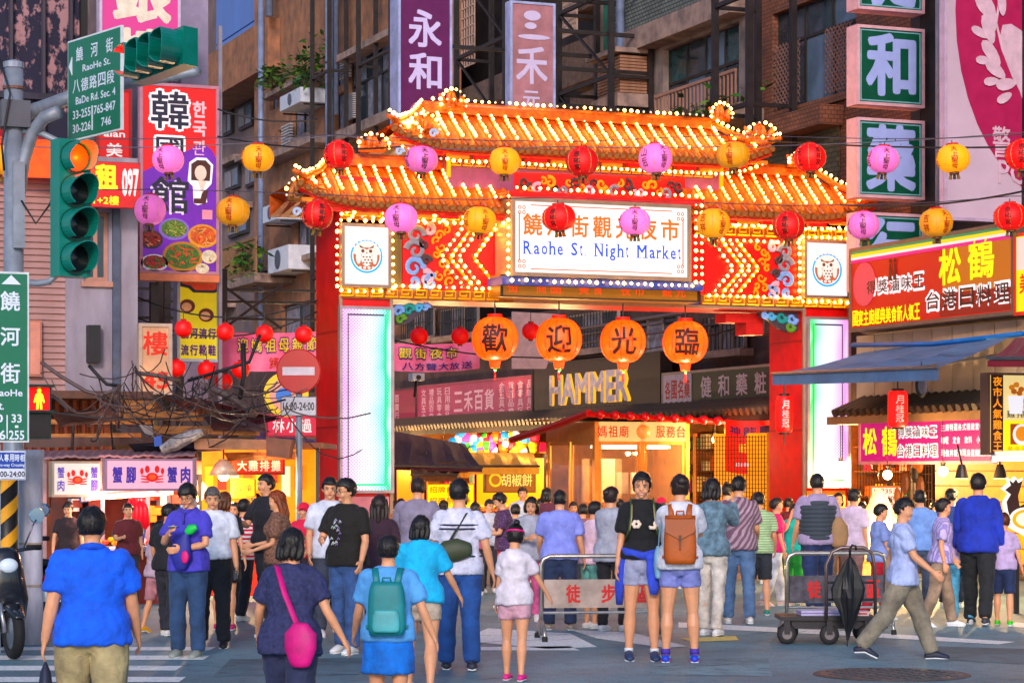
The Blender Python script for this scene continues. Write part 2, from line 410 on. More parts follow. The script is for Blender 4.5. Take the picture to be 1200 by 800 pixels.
 for i, sx in ((0, 1), (1, -1)):
  fw, ou, el, inn = arm[i]
  sh = chest((sx*(shw-.008), .008, 1.362))
  d1 = V((0, 0, -1)); d1 = rot(d1, 'X', -fw); d1 = rot(d1, 'Y', -ou*sx); elb = sh+d1*.275
  d2 = rot(V((0, 0, -1)), 'X', -(fw+el)); d2 = rot(d2, 'Y', -ou*sx); d2 = rot(d2, 'Z', -inn*sx if fw+el < 150 else 0)
  wr = elb+d2*.235
  A[i] = (sh, elb, wr, d1, d2)
  B.tube([K(p) for p in (sh-d1*.0, sh+d1*.07, sh.lerp(elb, .6), elb, elb+d2*.06, elb.lerp(wr, .6), wr)],
   [r*k*(.9 if fem else 1.05)*lw for r in (.038, .044, .041, .035, .037, .031, .024)], 8, rnd=True)
  side = d2.cross(V((0, -1, 0)) if abs(d2.y) < .75 else V((0, 0, 1))).normalized()*(1 if i else -1)
  nrm = d2.cross(side).normalized(); inw = V((-sx, 0, 0));
  pn = (inw-d2*inw.dot(d2)).normalized(); ps = d2.cross(pn).normalized()
  pc = wr+d2*.055
  B.tube([K(wr+d2*.005), K(wr+d2*.04), K(wr+d2*.085)], [(x*k, y*k) for x, y in ((.018, .026), (.017, .038), (.013, .04))], 8, ref=tuple(pn), rnd=True)
  cu = 28
  if fing:
   for q, (of, ln) in enumerate(((-.03, .062), (-.01, .073), (.011, .068), (.031, .052))):
    a = wr+d2*.085+ps*of; e1 = d2.lerp(pn, .25).normalized(); e2 = d2.lerp(pn, .55).normalized()
    B.tube([K(a), K(a+e1*ln*.55), K(a+e1*ln*.55+e2*ln*.5)], [.0098*k, .0092*k, .0078*k], 6, rnd=True)
   fr = ps if ps.y < 0 else -ps
   a = wr+d2*.03+fr*.032; B.tube([K(a), K(a+(d2*.6+fr*.6+pn*.2)*.04), K(a+(d2*.6+fr*.6+pn*.2)*.04+(d2+pn*.3)*.028)], [.013*k, .0105*k, .008*k], 6, rnd=True)
  J[10+i] = K(wr+d2*.09+pn*.02)
 pitch, yaw = head
 hc = chest((0, .005, 1.50)); HM = Matrix.Translation(K(hc)) @ Matrix.Rotation(RD(lean*.3+pitch), 4, 'X') @ Matrix.Rotation(RD(yaw), 4, 'Z') @ Matrix.Scale(k*hs, 4)
 prof = [(-.022, .024, -.058, .02), (-.012, .038, -.077, .03), (.012, .053, -.088, .055), (.04, .063, -.0915, .08), (.075, .069, -.094, .096), (.115, .072, -.094, .1), (.145, .07, -.088, .098), (.17, .06, -.07, .08), (.19, .038, -.042, .05), (.2, .012, -.015, .018)]
 def headmesh(mb, sx=1, inf=0, n=16):
  b = len(mb.v)
  for z, rx, yf, yb in prof:
   for j in range(n):
    a = 2*pi*j/n; x = cos(a)*(rx+inf); y = (yf-inf if sin(a) < 0 else yb+inf)*abs(sin(a))
    mb.v.append(HM @ V((x, y, z)))
  for i in range(len(prof)-1):
   for j in range(n): mb.f.append((b+i*n+j, b+i*n+(j+1) % n, b+(i+1)*n+(j+1) % n, b+(i+1)*n+j)); mb.mi.append(0)
  mb.f.append(tuple(b+j for j in range(n))[::-1]); mb.f.append(tuple(b+(len(prof)-1)*n+j for j in range(n))); mb.mi += [0, 0]
 headmesh(B)
 kk = k*hs
 def H(x, y, z): return HM @ V((x, y, z))
 B.tube([H(0, -.086, .098), H(0, -.092, .078), H(0, -.0985, .064), H(0, -.09, .056)], [.006*kk, .009*kk, .0125*kk, .01*kk], 8, rnd=True)
 for sx in (1, -1): B.ball(H(sx*.077, .006, .075), V((.01, .02, .03))*kk, 8, 6); B.ball(H(sx*.036, -.07, .05), V((.026, .02, .026))*kk, 8, 6)
 B.tube([H(-.014, -.088, .0), H(0, -.09, -.004), H(.014, -.088, .0)], [.008*kk, .011*kk, .008*kk], 6, rnd=True)
 sk = SKIN[skin]
 remesh(B, vox if not face else min(vox, .009), 'body', sk, t, smooth=2)
 if face:
  for sx in (1, -1):
   ey = MB(); ir = MB(); ey.ball(H(sx*.031, -.0845, .092), V((.0155, .009, .0065 if not smile else .005))*kk, 10, 6); ir.ball(H(sx*.031, -.0905, .092), V((.0068, .0045, .0062))*kk, 8, 6)
   e = ey.build('eye', pm('e8e0dc', .3, var=0), t, smooth=True, w=False); ir.build('iris', pm('1a0f0a', .2, var=0), e, smooth=True, sub=True)
  for sx in (1, -1):
   bro = MB(); bro.tube([H(sx*.014, -.094, .108), H(sx*.032, -.093, .114), H(sx*.05, -.08, .109)], [.0028*kk, .0034*kk, .002*kk], 6)
   bro.tube([H(sx*.015, -.0915, .094), H(sx*.031, -.095, .100), H(sx*.046, -.082, .093)], [.0016*kk, .0022*kk, .0014*kk], 6)
   bro.build('eyebrow', HAIRM['black'], t, smooth=True)
  lip = MB()
  if smile:
   up = [(-.031, -.083, .042), (-.017, -.094, .035), (0, -.098, .033), (.017, -.094, .035), (.031, -.083, .042)]
   lo = [(-.031, -.083, .042), (-.017, -.093, .024), (0, -.097, .018), (.017, -.093, .024), (.031, -.083, .042)]
   lip.tube([H(*p) for p in up], [.001*kk, .0028*kk, .0032*kk, .0028*kk, .001*kk], 6); lip.tube([H(*p) for p in lo], [.001*kk, .0034*kk, .004*kk, .0034*kk, .001*kk], 6)
   n = len(up); te = MB(); te.add([H(p[0], p[1]-.001, p[2]) for p in up]+[H(p[0], p[1]-.001, p[2]) for p in lo], [(i, i+1, n+i+1, n+i) for i in range(n-1)])
   te.build('teeth', pm('f4efe8', .25, var=0), t)
  else: lip.tube([H(-.02, -.088, .032), H(-.008, -.098, .035), H(0, -.099, .033), H(.008, -.098, .035), H(.02, -.088, .032)], [.002*kk, .0045*kk, .005*kk, .0045*kk, .002*kk], 6)
  lip.build('lips', pm('b0504c', .4, var=.05), t, smooth=True)
 if glasses:
  gl = MB()
  for sx in (1, -1):
   ring = [H(sx*.033+.022*cos(2*pi*j/14), -.104, .086+.016*sin(2*pi*j/14)) for j in range(15)]; gl.tube(ring, .002*kk, 5, cap=False)
   gl.tube([H(sx*.055, -.102, .09), H(sx*.078, -.03, .088), H(sx*.08, .02, .082)], .0018*kk, 5)
  gl.tube([H(-.011, -.105, .088), H(.011, -.105, .088)], .002*kk, 5); gl.build('glasses', pm('141414', .3), t)
 hb = MB(); n, m_ = 26, 18
 hi = .016 if hstyle not in ('bald',) else .006
 b = len(hb.v)
 for i in range(m_+1):
  th = pi*i/m_*.94
  for j in range(n):
   a = 2*pi*j/n; dx_, dy_, dzv = sin(th)*cos(a), sin(th)*sin(a), cos(th)
   z = .098+dzv*(.108+hi*.6); zz = max(-.01, min(.199, z))
   q0 = prof[0]
   for q in range(len(prof)-1):
    if prof[q][0] <= zz <= prof[q+1][0]:
     u = (zz-prof[q][0])/(prof[q+1][0]-prof[q][0]); q0 = [prof[q][x]+(prof[q+1][x]-prof[q][x])*u for x in range(4)]
   rx, yf, yb = q0[1], -q0[2], q0[3]
   if dzv > 0:
    st = sin(th); rx, yf, yb = .0745*st, .094*st, .1*st
   fr = -sin(a)    # 1 at the face
   line = {'short': .132, 'bangs': .115}.get(hstyle, .138)
   lowl = .03 if hstyle in ('short', 'bangs') else .015
   u_ = max(0, min(1, (fr+.15)/.95)); u_ = u_*u_*(3-2*u_); cut = lowl+(line+.012-lowl)*u_
   inside = z < cut
   e = hi*(1+.5*noise.noise(V((dx_*3, dy_*3, dzv*3+px)))+.35*noise.noise(V((dx_*9, dy_*9, dzv*5+px)))) if not inside else -.014
   if dzv > 0:
    es_ = e if inside else e*sin(th); zz2 = .1+dzv*(.1+(e if not inside else -.012))
    hb.v.append(H(cos(a)*(rx+es_), (-(yf+es_) if sin(a) < 0 else (yb+es_))*abs(sin(a)), zz2))
   else: hb.v.append(H(cos(a)*(rx+e), (-(yf+e) if sin(a) < 0 else (yb+e))*abs(sin(a)), z))
 for i in range(m_):
  for j in range(n): hb.f.append((b+i*n+j, b+i*n+(j+1) % n, b+(i+1)*n+(j+1) % n, b+(i+1)*n+j)); hb.mi.append(0)
 hb.f.append(tuple(b+j for j in range(n))[::-1]); hb.f.append(tuple(b+m_*n+j for j in range(n))); hb.mi += [0, 0]
 if hstyle == 'bun': hb.ball(H(0, .1, .13), V((.045, .04, .045))*kk, 14, 10)
 if hstyle == 'topbun': hb.ball(H(0, .085, .205), V((.034, .034, .03))*kk, 14, 10)
 if hstyle == 'pony': hb.tube([H(0, .1, .14), H(0, .15, .12), H(0, .155, .04), H(0, .13, -.07)], [.02*kk, .032*kk, .03*kk, .008*kk], 10, rnd=True)
 if hstyle in ('long', 'bob'):
  L_ = -.17 if hstyle == 'long' else -.03
  for sx in (-1, -.5, 0, .5, 1):
   hb.tube([H(sx*.062, .02+.055*(1-abs(sx)), .14), H(sx*.082, .03+.05*(1-abs(sx)), .05), H(sx*.078, .045+.05*(1-abs(sx)), L_*.5), H(sx*.062, .05+.04*(1-abs(sx)), L_)], [(.03*kk, .03*kk), (.032*kk, .034*kk), (.03*kk, .032*kk), (.012*kk, .014*kk)], 9, rnd=True)
 if hstyle == 'cap':
  cp = MB(); cp.ball(H(0, .002, .135), V((.092, .112, .09))*kk, 16, 10); cp.tube([H(0, -.08, .14), H(0, -.165, .125)], [(.07*kk, .012*kk), (.05*kk, .006*kk)], 12, ref=(1, 0, 0), rnd=True)
  cp.build('cap', cloth('d81850'), t, smooth=True)
 if vox < .0145:
  r3 = random.Random(int(px))
  for q in range(150):
   a = r3.uniform(0, 2*pi); th = r3.uniform(.25, 1.9 if sin(a) > -.3 else 1.15); z = .1+cos(th)*.112; st = sin(min(th, pi/2))
   p0 = V((cos(a)*.088*st, (.112 if sin(a) > 0 else .106)*sin(a)*st, z)); d = V((cos(a)*.35, sin(a)*.35+.1, -1.0 if th > .7 else -.5)).normalized(); l = r3.uniform(.02, .045); sd_ = d.cross(p0-V((0, 0, .1))).normalized()*r3.uniform(.003, .006)
   hb.add([H(*(p0-sd_)), H(*(p0+sd_)), H(*(p0+d*l+p0.normalized()*.004)), H(*(p0*1.03+d*l*.3))], [(0, 1, 2), (0, 3, 2), (1, 2, 3)])
 ho = hb.build('hair', HAIRM[hair], t, smooth=True)
 seed = px*.37
 sm = shirtmat or cloth(shirt)
 if shirt != 'none':
  Sh = MB()
  tr2 = tr; z0 = hem
  pts = [x for x in tr if x[0] >= z0 and x[0] <= 1.45]
  tr_save = list(tr)
  tr[:] = [(z0, (.158 if fem else .165)*w+.002, .108+belly*.5, .003)]+[x for x in tr if x[0] > z0+.02]
  hw_ = .085*w+.1*lw-.012; tr[:] = [(z, max(rx, hw_*(1 if z < .95 else .965)) if z < 1.01 else rx, ry+(.012 if z < 1.01 else 0), yo) for z, rx, ry, yo in tr]
  trunk(Sh, .019, z0-.01, 1.45, flare=.06 if z0 < .95 else .03, n=18)
  tr[:] = tr_save
  for i in (0, 1):
   sh, elb, wr, d1, d2 = A[i]
   if sleeve == 'short': Sh.tube([K(sh-d1*.0+V((0, 0, .004))), K(sh+d1*.08), K(sh.lerp(elb, .72))], [.05*k*lw, .06*k*lw, .064*k*lw], 12, rnd=False)
   elif sleeve == 'long': Sh.tube([K(p) for p in (sh, sh+d1*.1, elb, elb+d2*.06, elb.lerp(wr, .93))], [r*k*lw for r in (.05, .056, .05, .048, .036)], 12)
   Sh.ball(K(sh+V((-(.022 if i == 0 else -.022), 0, -.004))), .064*k*lw, 12, 8)
  if fem:
   for sx in (1, -1): Sh.ball(K(chest((sx*.066, -.09, 1.25))), V((.068, .06, .07))*k, 10, 8)
  so_ = remesh(Sh, max(.014, vox*1.1), 'shirt', sm, t, wr=.015*k, wsc=5.5, seed=seed, smooth=2)
 Lg = MB(); lm = legmat or cloth(legs, var=.3, sc_=5)
 wv = K
 def pelvis(inf):
  q = [(.79, .10*w, .085), (.84, .15*w, .108+belly*.3), (.93, .163*w, .115+belly*.5), (1.02, .146*w, .106+belly*.7)]
  Lg.tube([K((0, .004, z)) for z, _, _ in q], [((rx+inf)*k, (ry+inf)*k) for _, rx, ry in q], 16, ref=(1, 0, 0))
 if bottom in ('pants', 'tight', 'shorts', 'long_shorts'):
  pelvis(.008)
  ti = {'pants': 1.0, 'tight': .9, 'shorts': 1.15, 'long_shorts': 1.15}[bottom]
  for i in (0, 1):
   hip, knee, ank, a2 = J[i]
   if bottom in ('shorts', 'long_shorts'):
    e = knee.lerp(hip, .5) if bottom == 'shorts' else knee.lerp(hip, .05)
    Lg.tube([K(hip+V((0, 0, .03))), K(hip.lerp(e, .5)), K(e)], [.092*k*lw, .092*k*lw, .092*k*lw if bottom == 'shorts' else .078*k*lw], 14)
   else:
    pts = [hip+V((0, 0, .03)), hip.lerp(knee, .45), knee, knee.lerp(ank, .4), ank+V((0, 0, .0))]
    Lg.tube([K(p) for p in pts], [r*k*lw*ti for r in (.102, .093, .071, .068, .062)], 14)
  remesh(Lg, max(.014, vox*1.1), {'shorts': 'shorts', 'long_shorts': 'shorts'}.get(bottom, 'trousers'), lm, t, wr=.012*k, wsc=5, seed=seed+3, smooth=2)
 elif bottom == 'skirt':
  q = [(.60, .205*w, .175), (.72, .2*w, .16), (.84, .19*w, .14), (.93, .163*w, .12), (1.02, .146*w, .106)]
  Lg.tube([K((0, .004, z)) for z, _, _ in q], [(rx*k, ry*k) for _, rx, ry in q], 18, ref=(1, 0, 0))
  remesh(Lg, .016, 'skirt', lm, t, wr=.014*k, wsc=6, seed=seed+3, smooth=2)
 for i in (0, 1):
  fp = fol[i]; sh = MB()
  so2 = [fp[0]+V((0, .006, .0))*k, fp[1]+V((0, 0, .006))*k, fp[2]+V((0, 0, .004))*k, fp[3]+V((0, -.012, .002))*k]
  sh.tube(so2, [(x*k, y*k) for x, y in ((.036, .036), (.044, .046), (.048, .034), (.036, .024))], 12, ref=(1, 0, 0), rnd=True)
  s1 = sh.build('shoe', pm(shoes, .6), t, smooth=True)
  sl = MB(); b0 = [p+V((0, 0, -.026*k)) for p in so2]
  sl.tube([b0[0]+V((0, .012, 0))*k, b0[1]-V((0, 0, .012))*k, b0[2]+V((0, 0, .0))*k, b0[3]+V((0, 0, .004))*k], [(x*k, .012*k) for x in (.036, .042, .048, .036)], 10, ref=(1, 0, 0), rnd=True)
  sl.build('sole', pm('e8e8e8' if shoes not in ('1c1c20', '222222', '3a2a22') else '151515', .7), s1, smooth=True, sub=True)
 t['_k'] = k
 info = dict(t=t, K=K, H=H, A=A, J=J, k=k, kk=kk, chest=chest, HM=HM, w=w, fem=fem, shw=shw, hw=hipw)
 return info
# ================================================================ ground and road
asph = mat('asphalt', (.15, .29, .345), .6, var=.22, sc_=1.3, bump=.25, c2=(.105, .2, .25), sp=45)
asph_n = asph.node_tree
MB().add([V((-150, -60, 0)), V((180, -60, 0)), V((180, 260, 0)), V((-150, 260, 0))], [(0, 1, 2, 3)]).build('ground', asph, kind='structure')
pv = mat('street_concrete', (.17, .16, .15), .7, var=.2, sc_=3, bump=.2)
MB().box((6, 33.5, -.05), (21.1, 140, .012)).build('street_paving', pv, kind='structure')
white = mat('road_paint', (.78, .80, .80), .6, var=.14, sc_=22, c2=(.42, .45, .47), th=.42)
yell = mat('yellow_paint', (.75, .55, .12), .6, var=.2, sc_=14)
def marking(pts, m, label, z=.004, cat='road marking', group=None):
 q = [gnd(*p) for p in pts]
 q = [V((p.x, p.y, 0)) for p in q]
 n = len(q); mb = MB()
 mb.add([p+V((0, 0, z)) for p in q], [tuple(range(n))])
 o = mb.build('road_marking', m, kind='structure'); return o
for i, (y0, y1, xa, xb) in enumerate(((793, 799, -60, 210), (780, 785.5, -60, 206), (768, 773, -30, 238), (758, 762, -30, 245))):
 marking([(xa, y1), (xb, y1), (xb+8, y0), (xa, y0)], white, '')
marking([(560, 741), (572, 736), (668, 742), (700, 758), (640, 760), (556, 752)], white, '')
marking([(560, 758), (668, 757), (680, 762), (560, 762)], white, '')
marking([(668, 738), (740, 741), (805, 757), (780, 759), (700, 748)], white, '')
marking([(795, 729), (1000, 740), (1190, 752), (1170, 755), (960, 743), (795, 735)], white, '')
marking([(797, 748), (862, 745), (866, 750), (812, 752)], yell, '')
marking([(1190, 729), (1260, 734), (1255, 739), (1180, 734)], white, '')
for i, pts in enumerate(([(250, 792), (420, 790), (440, 770), (270, 772)], [(760, 790), (905, 792), (900, 771), (770, 769)], [(1090, 772), (1200, 778), (1200, 760), (1100, 757)], [(560, 722), (690, 725), (700, 712), (580, 711)])):
 q = [gnd(*p) for p in pts]; MB().add([V((p.x, p.y, .003)) for p in q], [(0, 1, 2, 3)]).build('road_patch', mat('patch%d' % (i % 2), ((.09, .165, .205), (.18, .31, .36))[i % 2], .7, var=.2, sc_=3, sp=60), kind='structure')
rr = random.Random(5)
for i in range(9):
 x, y = rr.uniform(100, 1150), rr.uniform(735, 795); mb = MB(); pr = None
 for j in range(14):
  g_ = gnd(x, y); g_.z = .0045; x += rr.uniform(4, 22); y += rr.uniform(-2.2, 2.2); y = max(722, min(799, y)); w_ = V((0, rr.uniform(.006, .014), 0))
  if pr: mb.add([pr[0], g_-w_, g_+w_, pr[1]], [(0, 1, 2, 3)])
  pr = (g_-w_, g_+w_)
 mb.build('road_crack', pm('1c2a30', .9), kind='structure')
def manhole(px, py, r, label):
 g = gnd(px, py); t = thing('manhole_cover', label, 'manhole cover', (g.x, g.y, 0))
 MB().lathe([(r+.05, 0), (r+.05, .006), (r, .007)], 28).build('rim', pm('3a3c3e', .5), t)
 mb = MB().lathe([(r-.01, 0), (r-.01, .009)], 28)
 mb.build('lid', pm('55585c', .45, met=.5), t)
 mb = MB()
 for i in range(-4, 5):
  for j in range(-4, 5):
   if (i*i+j*j)**.5 < 4.4: mb.cbox((i*r/5, j*r/5, .012), (r/8, r/8, .006))
 mb.build('tread', pm('4a4c50', .5), t, kind='stuff')
manhole(1045, 790, .62, 'round iron manhole cover set in the road at lower right')
# ================================================================ walls with openings
def wall(name, x, ya, yb, za, zb, m, holes=(), th=.3, parent=None, ax='X', **tg):
 ys = sorted({ya, yb, *[v for h in holes for v in h[:2]]}); zs = sorted({za, zb, *[v for h in holes for v in h[2:4]]})
 ys = [v for v in ys if ya <= v <= yb]; zs = [v for v in zs if za <= v <= zb]
 mb = MB()
 def q(a, b, c): return V((a, b, c)) if ax == 'X' else V((b, a, c))
 for i in range(len(ys)-1):
  run = None
  for j in range(len(zs)-1):
   cy = (ys[i]+ys[i+1])/2; cz = (zs[j]+zs[j+1])/2
   hole = any(h[0] < cy < h[1] and h[2] < cz < h[3] for h in holes)
   if not hole: run = (run[0], zs[j+1]) if run else (zs[j], zs[j+1])
   if (hole or j == len(zs)-2) and run:
    mb.box(q(x, ys[i], run[0]), q(x+th, ys[i+1], run[1])); run = None
 return mb.build(name, m, parent, w=parent is not None, **tg)
glassM = mat('dark_glass', (.03, .05, .07), .08, var=.3, sc_=1.5)
glassB = mat('blue_glass', (.10, .17, .26), .12, var=.25, sc_=.8)
def yX(px, x): return onX(px, HZ, x).y
def rX(x, p0, p1, yt, yb):     # photo window -> (ya, yb, z0, z1) on wall x
 y0, y1 = yX(p1, x), yX(p0, x); pm_ = (p0+p1)/2
 return (y0, y1, onX(pm_, yb, x).z, onX(pm_, yt, x).z)
def window(parent, x, h, cols=3, rows=1, fm=None, glass=None, frac=None, bars=False, sill=None, curtain=None, depth=.16):
 y0, y1, z0, z1 = h; fm = fm or pm('2a2624', .5); fw = .06
 mb = MB(); xx = x+depth
 ws = [y0+(y1-y0)*i/cols for i in range(cols+1)]; hs_ = frac and [z0, z0+(z1-z0)*frac, z1] or [z0+(z1-z0)*i/rows for i in range(rows+1)]
 for v in ws: mb.box((xx-.03, max(y0, v-fw/2), z0), (xx+.04, min(y1, v+fw/2), z1))
 for v in hs_: mb.box((xx-.033, y0, max(z0, v-fw/2)), (xx+.043, y1, min(z1, v+fw/2)))
 f = mb.build('window', fm, parent, w=True)
 for i in range(cols):
  for j in range(len(hs_)-1):
   g = (glass or [glassM])[(i+j) % len(glass or [1])]
   MB().box((xx, ws[i]+fw/2, hs_[j]+fw/2), (xx+.012, ws[i+1]-fw/2, hs_[j+1]-fw/2)).build('pane', g, f, w=True)
 if curtain:
  MB().box((xx+.14, y0, z0), (xx+.16, y1, z1)).build('curtain', curtain, f, w=True)
 if bars:
  mb = MB(); n = int((y1-y0)/.16)
  for i in range(n+1): mb.bar((x-.04, y0+(y1-y0)*i/n, z0), (x-.04, y0+(y1-y0)*i/n, z1), .018)
  for z in (z0, (z0+z1)/2, z1): mb.bar((x-.045, y0, z), (x-.045, y1, z), .025)
  mb.build('security_grille', pm('1c1a1a', .5), f, w=True)
 if sill: MB().box((x-.1, y0-.15, z0-.14), (x+.2, y1+.15, z0-.003)).build('sill', sill, f, w=True)
 return f
XF = 21.1
beige = mat('beige_stucco', lin('b07c60'), .85, var=.22, sc_=2.2, bump=.6, bd=.03, c2=lin('705448'))
beigeL = mat('pale_ledge', lin('b0968a'), .8, var=.3, sc_=3, bump=.2, c2=lin('6a5a58'))
btile = mat('brown_tile', lin('9c6650'), .6, kind='brick', var=.2, sc_=1.2, bump=.3, bw=.12, bh=.075, ms=.008, mc=lin('4a3836'))
gtile = mat('green_tile', lin('868c84'), .55, kind='brick', var=.2, sc_=.8, bump=.3, bw=.14, bh=.08, ms=.012, mc=lin('3a3a3c'))
dtile = mat('dark_brown_tile', lin('6b4a44'), .6, kind='brick', var=.25, sc_=1.2, bump=.3, bw=.12, bh=.08, ms=.01, mc=lin('352624'))
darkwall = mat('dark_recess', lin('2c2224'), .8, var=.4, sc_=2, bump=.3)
steel = pm('221b1c', .5, var=.3)
curt = mat('curtain_grey', lin('8f8a90'), .9, var=.3, sc_=2, st=(1, 9, .3))
pipeM = pm('7a86a4', .45, var=.15)
b1 = thing('tiled_building', 'brown tiled apartment building rising behind the green pharmacy signs', 'building', (XF, 37, 0))
h1 = rX(XF, 905, 985, 2, 122); h1 = (h1[0]-.55, h1[1], h1[2], h1[3]); h1b = rX(XF, 908, 972, 262, 300)
ya, yb = yX(1105, XF), yX(880, XF)
wall('wall', XF, ya, yb, 5.0, 17.5, btile, [h1], parent=b1)
window(b1, XF, h1, 3, frac=.68, glass=[glassM, glassB, glassM], curtain=curt, sill=btile)
for fr in ((.04, .36), (.66, .97)):
 mb = MB(); y0 = h1[0]+(h1[1]-h1[0])*(1-fr[1]); y1 = h1[0]+(h1[1]-h1[0])*(1-fr[0]); z0, z1 = h1[2]+.05, h1[2]+(h1[3]-h1[2])*.66
 W_, H_ = y1-y0, z1-z0; st = .13; k_ = -H_
 while k_ < W_:
  for sg in (0, 1):
   a0 = max(0, k_); b0 = min(W_, k_+H_)
   if b0 > a0:
    p = [(a0, a0-k_), (b0, b0-k_)]
    if sg: p = [(u, H_-v_) for u, v_ in p]
    mb.bar((XF-.03, y0+p[0][0], z0+p[0][1]), (XF-.03, y0+p[1][0], z0+p[1][1]), .018)
  k_ += st
 mb.build('mesh_grille', pm('8a6a62', .5), b1, w=True)
yy = yX(905, XF)
MB().box((XF-.02, yX(990, XF), onX(960, 132, XF).z-.35), (XF-.5, yy, onX(960, 132, XF).z)).build('ledge', btile, b1, w=True)
z_ = onX(960, 190, XF).z
wall('shaded_wall', XF-.06, yX(985, XF), yX(905, XF), z_-1.6, z_+.9, mat('olive_tile', lin('6e6650'), .6, kind='brick', var=.2, sc_=1.2, bump=.3, bw=.2, bh=.09, ms=.01, mc=lin('3c382c')), th=.05, parent=b1)  # olive tiled stretch of wall between the two ledges
MB().box((XF-.4, yX(990, XF), z_-1.95), (XF, yy, z_-1.65)).build('ledge', btile, b1, w=True)
b0 = thing('corner_building', 'narrow teal glazed corner building beside the tall badge banner', 'building', (XF+.5, 33, 0))
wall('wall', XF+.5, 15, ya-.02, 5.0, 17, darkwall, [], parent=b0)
for i in range(8):
 z = 6+i*1.35; MB().box((XF+.42, yX(1104, XF), z), (XF+.5, yX(1087, XF), z+1.2)).build('pane', mat('teal_glass', lin('2f6a72'), .15, var=.3, sc_=.7), b0, w=True)
mb = MB(); p = yX(1101, XF-.3); mb.tube([(XF-.3, p, 4), (XF-.3, p, 17)], .07, 8); mb.build('drain_pipe', pm('8a8aa0', .4), b0, smooth=True, w=True)
b2 = thing('green_tiled_building', 'grey green tiled building with fenced balcony and boxed air conditioner', 'building', (XF, 44, 0))
h2 = rX(XF, 777, 866, 42, 135)
y2a, y2b = yX(880, XF)+.01, yX(700, XF)
zs = onX(780, 48, XF).z
wall('wall', XF, y2a, y2b, 5.0, 18.5, mat('green_plaster', lin('a8948c'), .85, var=.25, sc_=1.5, bump=.4, c2=lin('5f5654')), [h2], parent=b2)
window(b2, XF, h2, 4, frac=.55, glass=[glassM, mat('teal_pane', lin('20484c'), .15, var=.3), glassB], curtain=curt, sill=beigeL)
h2t = rX(XF, 742, 880, -60, 30)
wall('tile_face', XF-.35, yX(875, XF), yX(738, XF), zs+.35, 18.5, gtile, th=.34, parent=b2)
MB().box((XF-.42, yX(878, XF), zs-.1), (XF-.003, yX(736, XF), zs+.34)).build('ledge', beigeL, b2, w=True)
a_ = rX(XF, 738, 765, 75, 115)
c = thing('air_conditioner_cage', 'louvred box cage on the wall left of the balcony railing', 'air conditioner', (XF-.35, (a_[0]+a_[1])/2, a_[2]))
for i in range(12):
 z = a_[2]+(a_[3]-a_[2])*i/11; MB().box((XF-.75, a_[0], z), (XF-.05, a_[1], z+.05)).build('slat', pm('9c7460', .6, var=.2), c, w=True)
MB().box((XF-.7, a_[0]+.05, a_[2]-.02), (XF-.1, a_[1]-.05, a_[3]+.02)).build('housing', pm('5c3c34', .6), c, w=True)
MB().box((XF-.85, a_[0]-.1, a_[2]-.3), (XF-.003, a_[1]+.1, a_[2]-.03)).build('shelf', beigeL, c, w=True); MB().box((XF-.9, a_[0]-.1, a_[3]+.1), (XF-.003, a_[1]+.3, a_[3]+.2)).build('hood_slab', beigeL, c, w=True)
rl = thing('balcony_railing', 'slim upright metal railing with pot plants below the dark windows', 'railing', (XF-.6, 43, 8))
y0, y1 = yX(862, XF-.6), yX(768, XF-.6); zb_ = onX(815, 138, XF-.6).z; zt_ = onX(815, 98, XF-.6).z
n = 22; ms = MB().bar((XF-.6, y0, zb_), (XF-.6, y1, zb_), .05).bar((XF-.6, y0, zt_), (XF-.6, y1, zt_), .06); ms.build('rail', pm('a07868', .5), rl, w=True)
b_ = MB().bar((0, 0, zb_-zb_), (0, 0, zt_-zb_), .03)
bal = MB().bar((XF-.6, y0, zb_), (XF-.6, y0, zt_), .03).build('baluster', pm('a07868', .5), rl, w=True)
for i in range(1, n+1): inst(bal, bal.location+V((0, (y1-y0)*i/n, 0)), rl)
MB().box((XF-.7, y0, zb_-.25), (XF, y1, zb_-.03)).build('slab', beigeL, rl, w=True)
def frame(label, x, p0, p1, za, zb, step, deep=.9, diag=False, mm=None, group=None):
 y0, y1 = yX(p1, x), yX(p0, x)
 t = thing('steel_frame', label, 'steel frame', (x, (y0+y1)/2, za), 0, group); m = mm or steel
 for yq in (y0, y1):
  for xq in (x, x+deep): MB().bar((xq, yq, za), (xq, yq, zb), .11).build('post', m, t, w=True)
 z = za+.4; i = 0
 while z < zb:
  MB().bar((x, y0, z), (x, y1, z), .08).bar((x, y0, z-.01), (x+deep, y0, z-.01), .07).bar((x, y1, z-.01), (x+deep, y1, z-.01), .07).build('crossbar', m, t, w=True)
  if diag and z+step < zb: MB().bar((x, y0, z), (x, y1, z+step), .05).build('brace', m, t, w=True)
  z += step; i += 1
 return t
frame('black steel scaffold tower above the gate left of the grey green building', XF-1.0, 655, 716, 6, 18, 1.75, diag=True)
frame('black steel frame of the sign mast right of the balcony windows', XF-1.1, 838, 878, 6, 18, 2.0, deep=.9)
frame('black steel lift frame between the purple and the brown tall signs', XF-1.2, 535, 592, 7, 24, 2.1, diag=True)
frame('black steel sign mast on the beige facade beside the grey pipe', XF-.9, 366, 386, 4, 26, 2.9, deep=.5)
frame('rusty black steel mast left of the tall purple sign', XF-.9, 420, 458, 6, 22, 3.2, deep=.5)
b3 = thing('recessed_building', 'dark recessed building with barred balconies between the tall signs', 'building', (XF+1, 52, 0))
y3a, y3b = y2b, yX(528, XF)
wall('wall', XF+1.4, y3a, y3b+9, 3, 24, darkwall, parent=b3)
mot = mat('speckled_render', lin('7a6458'), .85, var=.4, sc_=9, bump=.5, c2=lin('4a3a38'))
